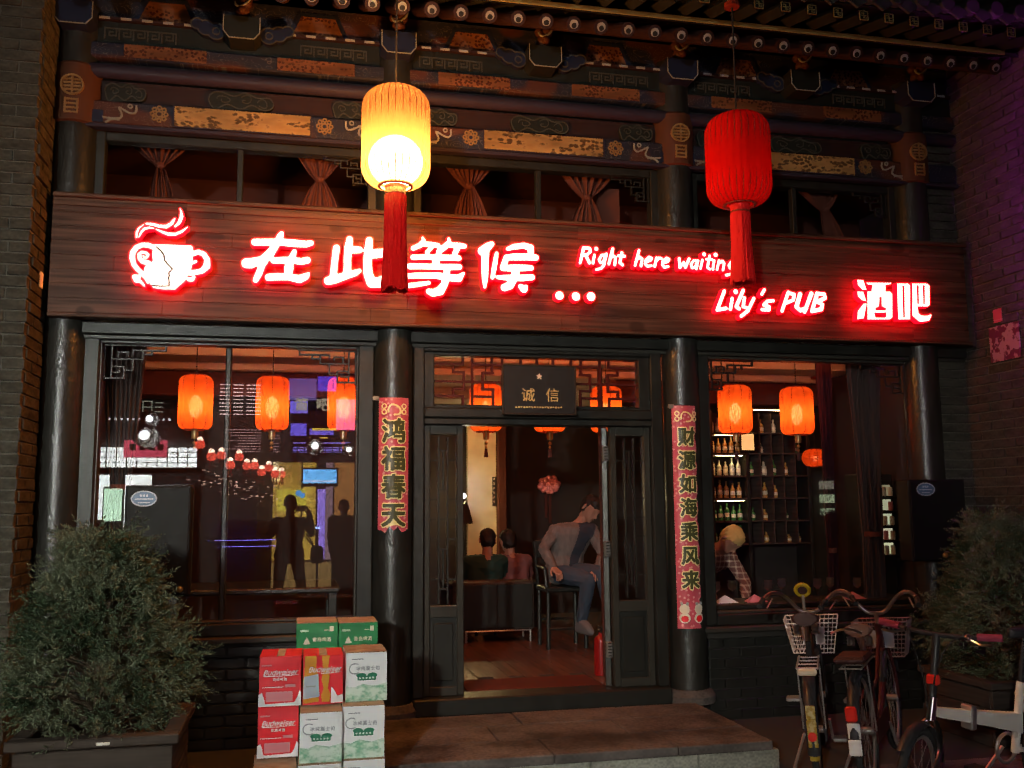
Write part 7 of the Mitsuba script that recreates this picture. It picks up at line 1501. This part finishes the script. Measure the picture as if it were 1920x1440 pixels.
for x, l in ((1.90, 'dark stool under the person in teal'), (2.24, 'dark stool under the person in pink')):
    t = thing('stool', l, 'stool')
    part(t, 'seat', lathe([(0, .47), (.15, .47), (.155, .49), (.15, .51), (0, .51)], 20, (x, 3.2 if x < 2 else 3.36, 0)), 'lacquer', smooth=40)
    for a in (0.6, 2.2, 3.8, 5.4):
        yy = 3.2 if x < 2 else 3.36
        part(t, 'leg', tube([(x + .10 * math.cos(a), yy + .10 * math.sin(a), .47), (x + .14 * math.cos(a), yy + .14 * math.sin(a), .28)], .014, 6), 'lacquer')
t = thing('fire_extinguisher', 'red fire extinguisher on the floor beside the open door leaf', 'extinguisher')
part(t, 'cylinder', lathe([(0, .285), (.052, .285), (.056, .295), (.056, .54), (.045, .575), (.018, .595), (.018, .61), (0, .61)], 24, (2.33, .60, 0)), 'extinguisher_red', smooth=40)
part(t, 'valve', cat(box(2.315, 2.345, .55, .64, .61, .632, .004), box(2.32, 2.34, .54, .65, .6315, .658, .003)), 'black')
part(t, 'hose', tube(curve([(2.33, .64, .62), (2.34, .69, .56), (2.36, .66, .42)], 14), .010, 6), 'rubber')
t = thing('door_mat', 'thin worn red mat just inside the threshold', 'mat')
put(t, box(1.2, 2.2, .17, .62, .275, .291, .003), 'mat_red')
t = thing('partition_wall', 'pale plastered wall lit by a warm lamp, seen at the left of the doorway', 'wall')
part(t, 'slab', box(1.98, 2.33, 4.70, 4.8, .28, 2.86), 'plaster')
part(t, 'edge_post', box(2.335, 2.44, 4.60, 4.8, .28, 2.86, .01), 'wall_red')
part(t, 'switch_strip', box(2.28, 2.33, 4.68, 4.699, 1.60, 1.95), 'black', label='narrow black strip of pale switches')
part(t, 'switch', cat(*[box(2.29, 2.305, 4.674, 4.679, 1.64 + .055 * k, 1.665 + .055 * k) for k in range(6)]), 'cream')
t = thing('wall_lamp', 'warm wall lamp with a dark shade at the left of the doorway', 'lamp')
part(t, 'shade', lathe([(.055, 1.62), (.11, 1.40), (.107, 1.40), (.052, 1.62)], 20, (1.86, 4.30, 0)), 'dark')
part(t, 'arm', tube([(1.99, 4.69, 1.50), (1.9, 4.4, 1.66), (1.86, 4.30, 1.62)], .012, 6), 'dark')
part(t, 'bulb', moved(trimesh.creation.icosphere(2, .03), (1.86, 4.30, 1.72)), 'lamp_glass', smooth=True, emit=lamp((1000, 740, 320), 16))
t = thing('wall_flowers', 'pink flower arrangement on the dark wall behind the seated man', 'flowers')
fl = [moved(trimesh.creation.icosphere(1, .035 + .012 * rng.random()), (3.05 + .13 * math.cos(a) * q, 4.93 - .04 * rng.random(), 1.86 + .09 * math.sin(a) * q)) for a, q in ((2.4 * k, math.sqrt(k / 26)) for k in range(26))]
part(t, 'petals', cat(*fl), 'petal_pink', smooth=True)
part(t, 'ribbon', cat(box(3.0, 3.035, 4.95, 4.965, 1.45, 1.78), box(3.05, 3.085, 4.95, 4.965, 1.38, 1.78)), 'wall_red')
# bottle shelves behind the right window
t = thing('bottle_shelf', 'tall dark wooden shelf of bottles behind the right window', 'shelf')
part(t, 'back', box(3.90, 4.98, 2.25, 2.27, .28, 2.52), 'wall_dark')
for x in (3.92, 4.30, 4.96):
    part(t, 'upright', box(x - .018, x + .018, 1.95, 2.249, .28, 2.52, .004), 'lacquer')
SZ = (1.22, 1.44, 1.66, 1.88, 2.10, 2.30)
for z in SZ:
    part(t, 'board', box(3.939, 4.281, 1.955, 2.248, z - .02, z, .003), 'old_wood')
    part(t, 'board', box(4.319, 4.941, 1.955, 2.248, z - .014, z, .003), 'old_wood')
for x in (4.44, 4.565, 4.69, 4.815):
    part(t, 'divider', box(x - .006, x + .006, 1.957, 2.247, 1.2205, 2.5, .002), 'old_wood')
NTH = ('first', 'second', 'third', 'fourth', 'fifth', 'sixth', 'seventh', 'eighth', 'ninth', 'tenth', 'eleventh', 'twelfth')
for zi, z in enumerate(SZ):
    nb = 0
    for k in range(10):
        x = 3.975 + k * .068 if k < 5 else 4.38 + (k - 5) * .1245 + .02 * rng.standard_normal() * .5
        if k > 4 and rng.random() < .3:
            continue
        m_ = ['bottle_green', 'bottle_amber', 'bottle_clear'][int(rng.integers(3))] if k > 4 else {0: 'bottle_green', 1: 'bottle_green', 2: 'bottle_amber', 3: 'bottle_clear', 4: 'bottle_amber', 5: 'bottle_clear'}[zi]
        h_ = (.14 + .04 * rng.random()) if k < 5 else (.08 + .08 * rng.random())
        w_ = .024 if k < 5 else .022 + .01 * rng.random()
        pr_ = [(0, 0), (w_ * .93, 0), (w_, .006), (w_, h_ * .55), (w_ * .8, h_ * .66), (w_ * .4, h_ * .74), (w_ * .37, h_ * .97), (w_ * .45, h_), (0, h_)]
        b = thing('bottle', '%s bottle, %s from the left on the %s behind the right window' % ({'bottle_green': 'green', 'bottle_amber': 'amber', 'bottle_clear': 'pale'}[m_], NTH[nb], ('lowest shelf', 'second lowest shelf', 'third lowest shelf', 'third highest shelf', 'second highest shelf', 'top shelf')[zi]),
                  'bottle', 'bottles on shelf %d' % (zi + 1))
        nb += 1
        part(b, 'glass', lathe(pr_, 14, (x, 2.06, z)), m_, smooth=40)
        part(b, 'paper_label', lathe([(w_ + .0005, h_ * .2), (w_ + .0007, h_ * .45)], 14, (x, 2.06, z)), 'cream', smooth=True)
for z, L, l in ((2.30, (18, 12, 5), 'top'), (2.10, (44, 30, 12), 'second highest'), (1.66, (18, 14, 7), 'third lowest')):
    t = thing('shelf_lamp', 'small warm strip lamp under the %s board of the bottle shelf' % l, 'lamp')
    part(t, 'body', box(3.96, 4.26, 1.957, 1.977, z - .0235, z - .0205), 'brass')
    part(t, 'bulb', box(3.97, 4.25, 1.960, 1.974, z - .031, z - .0236), 'lamp_glass', emit=lamp(L, 2))
t = thing('shelf_lamp', 'small warm strip lamp at the top of the right half of the bottle shelf', 'lamp')
part(t, 'body', box(4.35, 4.92, 1.90, 1.93, 2.525, 2.535), 'brass')
part(t, 'bulb', box(4.37, 4.90, 1.905, 1.925, 2.515, 2.5249), 'lamp_glass', emit=lamp((14, 9.5, 4.5), 2))
t = thing('shelf_lamp', 'small warm spot lamp above the bending person', 'lamp')
part(t, 'body', lathe([(0, .05), (.03, .05), (.04, 0), (.036, 0), (.028, .045), (0, .045)], 16, (3.66, 1.10, 2.42)), 'dark')
part(t, 'bulb', moved(trimesh.creation.icosphere(2, .02), (3.66, 1.10, 2.43)), 'lamp_glass', smooth=True, emit=lamp((240, 160, 70), 5))
part(t, 'rod', tube([(3.66, 1.10, 2.47), (3.66, 1.10, 2.96)], .006, 5), 'dark')
t = thing('picture_light', 'small lit picture panel high between the two right lanterns', 'picture')
part(t, 'frame', box(4.21, 4.37, 1.92, 1.945, 2.11, 2.30, .005), 'lacquer')
part(t, 'panel', box(4.225, 4.355, 1.912, 1.919, 2.125, 2.285), 'lamp_glass', emit=lamp((1.1, .62, .2), .3))
# low counter with glasses behind the right window
t = thing('window_counter', 'dark counter with glasses right behind the right window', 'counter')
part(t, 'top', box(3.0, 4.9, .16, .62, .80, .84, .008), 'lacquer')
part(t, 'front', box(3.02, 4.88, .2, .6, .28, .80), 'wall_red')
for k, (x, y) in enumerate(((3.18, .3), (3.34, .36), (3.62, .3), (3.80, .42), (4.06, .32), (4.22, .4), (4.40, .3))):
    b = thing('wine_glass', ['wine glass on the window counter, first from the left', 'wine glass on the window counter, second from the left', 'wine glass on the window counter, third from the left', 'wine glass in the middle of the window counter', 'wine glass on the window counter, third from the right', 'wine glass on the window counter, second from the right', 'wine glass at the right end of the window counter'][k], 'glass', 'glasses on the window counter')
    part(b, 'cup', lathe([(0, 0), (.032, .001), (.032, .004), (.004, .010), (.004, .075), (.030, .10), (.034, .13), (.030, .165), (.0285, .165), (.032, .13), (.028, .102), (0, .08)], 16, (x, y, .84)), 'pane_glass', smooth=40)
for k, (x, c_, l) in enumerate(((3.25, 'white', 'folded white napkin on the window counter'), (3.50, 'carton_pink', 'red folded cloth on the window counter, left of the yellow mirror'), (4.35, 'petal_pink', 'red folded cloth on the window counter, right of the yellow mirror'))):
    b = thing('napkin', l, 'cloth')
    put(b, trimesh.convex.convex_hull(np.array([(x - .09, .22, .842), (x + .09, .24, .842), (x + .06, .36, .842), (x - .07, .34, .842), (x - .01, .28, .90), (x + .05, .31, .87)])), c_)
# curtains and blinds inside
for x, y, w0, wt, w1, tie, l, m_ in ((-1.22, .30, .30, .14, .18, 1.75, 'dark curtain drawn to the left side of the left window', 'curtain_dark'), (4.56, .30, .30, .16, .22, 1.35, 'dark curtain drawn to the right side of the right window', 'curtain_dark'), (4.46, .75, .12, .08, .12, 1.2, 'plum curtain hanging in the middle of the right window', 'curtain_plum')):
    t = thing('inside_curtain', l, 'curtain')
    put(t, curtain(x, y, .45, 2.85, tie, w0, wt, w1, 8, .0, .025), m_, smooth=True)
    part(t, 'tie_band', lathe([(wt * .42, -.02), (wt * .46, -.02), (wt * .46, .02), (wt * .42, .02), (wt * .42, -.02)], 16, (x, y, tie)), 'curtain_pink', smooth=40)
t = thing('cafe_table', 'dark table right behind the left window with a glossy red edge', 'table')
part(t, 'top', box(-1.0, .3, .5, 1.3, .98, 1.02, .01), 'column_lacquer')
for x, y in ((-.95, .55), (.25, .55), (-.95, 1.25), (.25, 1.25)):
    part(t, 'leg', box(x - .03, x + .03, y - .03, y + .03, .28, .98, .004), 'lacquer')

# ------------------------------------------------------------------ the other side of the lane, seen mirrored in the windows
struct('far_pavement', box(-14, 16, -14, -10.4, GZ - .1, GZ + .06), 'paving', 'raised pavement on the other side of the lane')


def lit(parent, name, x0, x1, y, z0, z1, c, w=.4, **k):
    """a lit pane facing the lane (+y)"""
    return part(parent, name, box(x0, x1, y - .03, y, z0, z1), 'lamp_glass', emit=lamp(c, w), **k)


shop = thing('shop_building', 'brightly lit shop across the lane, mirrored at the left of the left window', 'building')
part(shop, 'wall', cat(box(-5.6, -3.55, -12, -11.2, 0, 4.6), box(-1.75, -.75, -12, -11.2, 0, 2.2), box(-3.55, -1.78, -12.1, -11.2, 2.75, 4.6)), 'shop_wall')
part(shop, 'lintel', box(-3.6, -1.7, -11.2, -10.98, 2.22, 2.31, .01), 'dark')
lit(shop, 'transom_pane', -3.50, -1.80, -11.1, 2.33, 2.68, (15, 16, 15.5), 2)
part(shop, 'transom_lattice', cat(*[box(-3.5 + .17 * k, -3.488 + .17 * k, -11.06, -11.03, 2.33, 2.68) for k in range(11)], *[box(-3.5, -1.8, -11.059, -11.031, z, z + .012) for z in (2.40, 2.50, 2.59)]), 'dark')
lit(shop, 'door_pane', -3.48, -3.26, -11.1, 1.42, 2.20, (14, 15.5, 15), 1)
lit(shop, 'window_pane', -3.0, -2.56, -11.1, 1.1, 2.20, (15, 15.5, 15), 1)
lit(shop, 'window_pane', -2.52, -1.95, -11.1, .9, 2.02, (11, 12, 12.5), 1)
t = thing('light_box', 'pale green light box in front of the bright shop, mirrored in the left window', 'sign')
part(t, 'case', box(-3.25, -2.92, -10.6, -10.52, .9, 1.98, .01), 'dark')
part(t, 'panel', box(-3.23, -2.94, -10.519, -10.512, 1.40, 1.95), 'lamp_glass', emit=lamp((8, 12, 8.5), .5))
t = thing('shop_banner', 'red banner with coloured characters across the bright shop front', 'banner')
part(t, 'cloth', box(-3.02, -2.30, -10.95, -10.93, 2.50, 2.80), 'lamp_glass', emit=lamp((6.5, .8, 1.3), .4))
part(t, 'character', cat(*[box(x, x + .1, -10.929, -10.925, 2.62, 2.73) for x in (-2.92, -2.76, -2.60, -2.46)]), 'bright_gold')
ROW = thing('string_light', 'string of small white lights above the bright shop', 'lights')
part(ROW, 'cable', tube([(-3.4, -11.0, 3.19), (-2.2, -11.0, 3.19)], .006, 4), 'dark')
for k in range(11):
    part(ROW, 'bulb', box(-3.3 + .1 * k, -3.265 + .1 * k, -10.99, -10.97, 3.15, 3.19), 'lamp_glass', emit=lamp((9, 9.5, 10), .05))
t = thing('roof_sign', 'pale Chinese sign character above the bright shop', 'sign')
part(t, 'character', cat(*[box(a, b, -11.0, -10.98, c, d) for a, b, c, d in ((-2.75, -2.58, 3.48, 3.5), (-2.75, -2.73, 3.3, 3.48), (-2.6, -2.58, 3.3, 3.48), (-2.75, -2.58, 3.38, 3.4), (-2.54, -2.40, 3.46, 3.48), (-2.54, -2.40, 3.38, 3.40), (-2.54, -2.40, 3.3, 3.32))]), 'lamp_glass', emit=lamp((2.0, 2.1, 1.6), .1))
for x, y, z, r_, L, w, l in ((-2.63, -10.55, 2.86, .085, (11600, 11800, 10300), 16, 'round white flood lamp low in front of the bright shop'), (-2.59, -10.75, 3.16, .06, (3600, 4000, 4000), 6, 'white flood lamp high above the bright shop'),
                              (.25, -10.95, 2.72, .07, (900, 830, 700), 3, 'white flood lamp in front of the blue lit pub across the lane'), (.86, -10.95, 2.65, .05, (700, 640, 530), 2, 'second white flood lamp in front of the blue lit pub across the lane')):
    t = thing('flood_lamp', l, 'lamp')
    part(t, 'bulb', moved(trimesh.creation.icosphere(3, r_), (x, y, z)), 'lamp_glass', smooth=True, emit=lamp(L, w))
    aim = np.array([.2, -1.3, 1.4]) - np.array([x, y, z])
    aim /= np.linalg.norm(aim)
    hood = lathe([(r_ * 2.3, -r_ * 2), (r_ * 2.3, r_ * 5.9), (r_ * 2.2, r_ * 5.9), (r_ * 2.2, -r_ * 1.8), (0, -r_ * 1.8), (0, -r_ * 2), (r_ * 2.3, -r_ * 2)], 28)
    hood.apply_transform(trimesh.geometry.align_vectors([0, 0, 1], aim))
    part(t, 'hood', moved(hood, (x, y, z)), 'dark', smooth=40)
    part(t, 'arm', tube([(x - aim[0] * r_ * 2, y - aim[1] * r_ * 2, z + r_ * .3), (x, y - .3, z + r_), (x, -11.3, z + r_ * 2)], .02, 6), 'dark')
for k in range(11):
    f_ = k / 10
    x, y, z = -1.55 + 1.2 * f_ ** .9, -8.9 - 3.0 * f_, 2.47 - .26 * f_ + (.13, -.02, .05, -.09)[k % 4] * (1 - .6 * f_)
    t = thing('red_lantern', 'round red lantern, %s in the glowing row receding along the lane' % ('nearest', 'second', 'third', 'fourth', 'fifth', 'sixth', 'seventh', 'eighth', 'ninth', 'tenth', 'farthest')[k], 'lantern', 'row of red lanterns across the lane')
    part(t, 'globe', lathe([(.04, -.065), (.07, -.045), (.08, 0), (.07, .045), (.04, .065)], 18, (x, y, z)), 'lamp_glass', smooth=True, emit=lamp((10, .9, .5), .15))
    part(t, 'top_lamp', moved(trimesh.creation.icosphere(2, .05), (x, y, z + .08)), 'lamp_glass', smooth=True, emit=lamp((26, 17, 12), .1))
    part(t, 'fringe', cat(*[tube([(x + .03 * math.cos(a), y + .03 * math.sin(a), z - .06), (x + .04 * math.cos(a), y + .04 * math.sin(a), z - .2)], .005, 4) for a in np.arange(8) * .785]), 'tassel_red')
t = thing('light_curtain', 'sparkling strands of tiny lights hanging below the row of red lanterns', 'lights')
sd = []
for k in range(70):
    f_ = rng.random()
    sd.append(box(*[v for p, s in zip((-1.6 + 1.25 * f_ + .1 * rng.standard_normal(), -8.9 - 2.6 * f_, 2.22 - .24 * f_ - .35 * rng.random() ** 1.3), (.022 * rng.random() + .008, .004, .008)) for v in (p - s, p + s)]))
part(t, 'spark', cat(*sd), 'lamp_glass', emit=lamp((7, 4.2, 3.2), .2), stuff=True)
part(t, 'cord', cat(*[tube([(-1.5 + .16 * k, -9 - .33 * k, 2.4 - .03 * k), (-1.5 + .16 * k, -9 - .33 * k, 1.85 - .03 * k)], .003, 3) for k in range(8)]), 'dark', stuff=True)
t = thing('lantern_cable', 'dark cable that carries the row of red lanterns', 'cable')
put(t, tube([(-1.62, -8.7, 2.66), (-.35, -12.0, 2.38)], .008, 5), 'dark')
hall = thing('restaurant_building', 'dark hall with lit blinds and blue lit panels across the lane', 'building')
part(hall, 'wall', cat(box(-.75, 1.7, -14.2, -13.6, 0, 5.2), box(-.75, -.55, -13.6, -12.2, 0, 5.0), box(-5.6, -.75, -14.5, -13.5, 2, 5.4), box(1.35, 4.4, -12.6, -11.6, 0, 4.5)), 'shop_wall')
for k in range(9):
    for a, b in ((-1.62, -1.42), (-1.36, -1.16), (-1.10, -.82)):
        lit(hall, 'blind_slat', a, b, -13.2, 3.48 + .075 * k, 3.497 + .075 * k, (12, 8, 7.5), .03)
for k in range(9):
    lit(hall, 'blind_slat', -1.5 + .35 * rng.random(), -.35 - .3 * rng.random(), -13.1, 2.72 + .055 * k, 2.731 + .055 * k, (6, 3.2, 3.2), .03)
for x0, x1, z0, z1, c in ((-.22, .12, 3.42, 3.66, (1.5, 1.1, 8)), (.16, .62, 3.0, 3.12, (1.2, .9, 7)), (-.20, .10, 2.98, 3.22, (1.6, 1.2, 9)), (.30, .66, 3.86, 4.15, (.7, .5, 7)), (-.15, .95, 2.66, 2.86, (1.6, 1.3, 6)), (-.25, .28, 3.68, 4.10, (1.2, .8, 3.2)), (.66, 1.1, 3.1, 3.7, (1.5, 1.0, 4.5))):
    lit(hall, 'blue_panel', x0, x1, -12.1, z0, z1, c, .2)
part(hall, 'sign_character', upright(unary_union([hanzi('笛', .26, 0, 3.58, 2), hanzi('吧', .26, .40, 3.58, 2)]), -11.95, .02).apply_transform(np.diag([1, 1, 1, 1.0])), 'lamp_glass', emit=lamp((4.6, 3.9, 2.8), .1))
lit(hall, 'yellow_band', .2, .66, -11.7, 3.06, 3.10, (9, 6, .6), .1)
lit(hall, 'yellow_band', .16, .5, -11.7, 2.90, 2.93, (7, 4.5, .5), .1)
part(hall, 'canopy', box(-.2, 1.25, -12.0, -11.55, 2.76, 2.79), 'dark')
part(hall, 'lattice', cat(*[box(-.2 + .13 * k, -.185 + .13 * k, -11.6, -11.58, 2.50, 2.76) for k in range(12)], *[box(-.2, 1.25, -11.6, -11.58, z, z + .012) for z in (2.56, 2.64, 2.70)]), 'dark')
lit(hall, 'curtain_pane', -.50, .02, -12.0, .62, 2.46, (3.0, 1.8, .3), .6)
lit(hall, 'curtain_pane', .05, .30, -12.0, .62, 2.46, (4.4, 2.8, .4), .4)
lit(hall, 'curtain_pane', .33, .48, -12.0, .62, 1.95, (3.0, 2.0, 8), .4)
lit(hall, 'curtain_pane', .485, .62, -12.0, .62, 2.46, (1.9, 1.2, 1.5), .4)
lit(hall, 'curtain_pane', .65, 1.12, -12.0, .62, 2.46, (2.6, 1.1, .3), .6)
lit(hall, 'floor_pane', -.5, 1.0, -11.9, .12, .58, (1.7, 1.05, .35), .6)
lit(hall, 'vertical_sign', -.52, -.37, -11.7, 2.08, 2.28, (10, 7, 2.5), .1)
lit(hall, 'vertical_sign', -.50, -.40, -11.7, 2.32, 2.46, (10, 8, 4), .1)
part(hall, 'sofa', cat(box(.6, 1.2, -11.7, -11.2, .1, .75, .05), box(.6, 1.2, -11.75, -11.6, .6, 1.15, .05)), 'wall_red')
for z in (1.03, .92):
    lit(hall, 'led_strip', -1.78, -.12, -10.95, z, z + .012, (3.5, 3, 16), .1)
t = thing('television', 'blue glowing television on the wall across the lane, mirrored in the left window', 'television')
part(t, 'case', box(.02, .70, -11.6, -11.52, 1.99, 2.34, .008), 'black')
part(t, 'screen', box(.05, .67, -11.519, -11.512, 2.05, 2.31), 'lamp_glass', emit=lamp((1.6, 6.5, 13), .4))
part(t, 'caption_bar', box(.06, .66, -11.511, -11.506, 2.08, 2.10), 'lamp_glass', emit=lamp((9, 8, 10), .1))
t = thing('poster', 'yellow and blue poster on the curtain wall across the lane', 'poster')
part(t, 'sheet', box(-.42, .12, -11.8, -11.79, 1.54, 1.94), 'lamp_glass', emit=lamp((6, 5, .5), .3))
part(t, 'blue_shape', upright(unary_union([Point(-.02, 1.87).buffer(.06), Point(.05, 1.83).buffer(.05)]), -11.788, .004), 'lamp_glass', emit=lamp((.5, 3.2, 8), .1))
t = thing('uplight', 'small blue floor spotlight shining up the curtain wall across the lane', 'lamp')
part(t, 'lens', box(.28, .38, -11.3, -11.25, 1.21, 1.25), 'lamp_glass', emit=lamp((6, 10, 22), .1))
part(t, 'post', box(.31, .35, -11.31, -11.27, .1, 1.21), 'dark')
# shops to the right, mirrored in the right window
side = thing('side_building', 'dark shop row across the lane to the right, mirrored in the right window', 'building')
part(side, 'wall', box(8.2, 14, -12.2, -11.2, 0, 4.4), 'shop_wall')
for k in range(4):
    lit(side, 'shelf_pane', 10.42, 10.74, -11.1, 1.05 + .28 * k, 1.22 + .28 * k, [(1.5, 1.6, 1.2), (2.4, 3.1, 1.9), (2.6, 3.2, 1.9), (1.6, 1.5, 1.1)][k], .1)
# a lit drinks shelf inside the right end of the pub
t = thing('drinks_shelf', 'glowing pale shelf of drinks at the far right behind the right window', 'shelf')
part(t, 'case', box(4.88, 5.20, .94, 1.2, .28, 1.86, .008), 'lacquer')
for k in range(5):
    z = 1.14 + k * .128
    part(t, 'light_panel', box(4.91, 5.17, .932, .939, z + .012, z + .108), 'lamp_glass', emit=lamp([(.62, .64, .38), (.55, .52, .34), (.48, .52, .33), (.40, .43, .26), (.16, .19, .10)][k], .1))
    part(t, 'board', box(4.89, 5.19, .84, .931, z - .008, z + .008, .002), 'lacquer')
    for q in range(4):
        if rng.random() < .6:
            part(t, 'can', lathe([(0, 0), (.019, 0), (.021, .004), (.021, .07), (.016, .08), (0, .08)], 12, (4.935 + .066 * q + .01 * rng.random(), .885, z + .008)), ['bottle_clear', 'cream', 'petal_pink'][int(rng.integers(3))], smooth=40)

# purple neon lamp on the corner of the right wall, just out of view
t = thing('neon_lamp', 'purple neon tube lamp on a bracket at the corner of the right brick wall', 'lamp')
part(t, 'tube', tube([(5.05, -1.70, 3.35), (5.05, -1.70, 4.15)], .02, 10), 'lamp_glass', emit=lamp((800, 60, 900), 12))
part(t, 'cap', box(4.98, 5.12, -1.77, -1.63, 4.155, 4.18), 'dark')
part(t, 'cap', box(4.98, 5.12, -1.77, -1.63, 3.32, 3.345), 'dark')
part(t, 'reflector', cat(box(4.80, 5.09, -1.51, -1.50, 3.25, 4.25), box(4.79, 4.80, -2.4, -1.50, 3.05, 4.25)), 'dark')
part(t, 'arm', tube([(5.05, -1.64, 4.19), (5.2, -1.4, 4.19), (5.34, -1.25, 4.19)], .012, 6), 'dark')
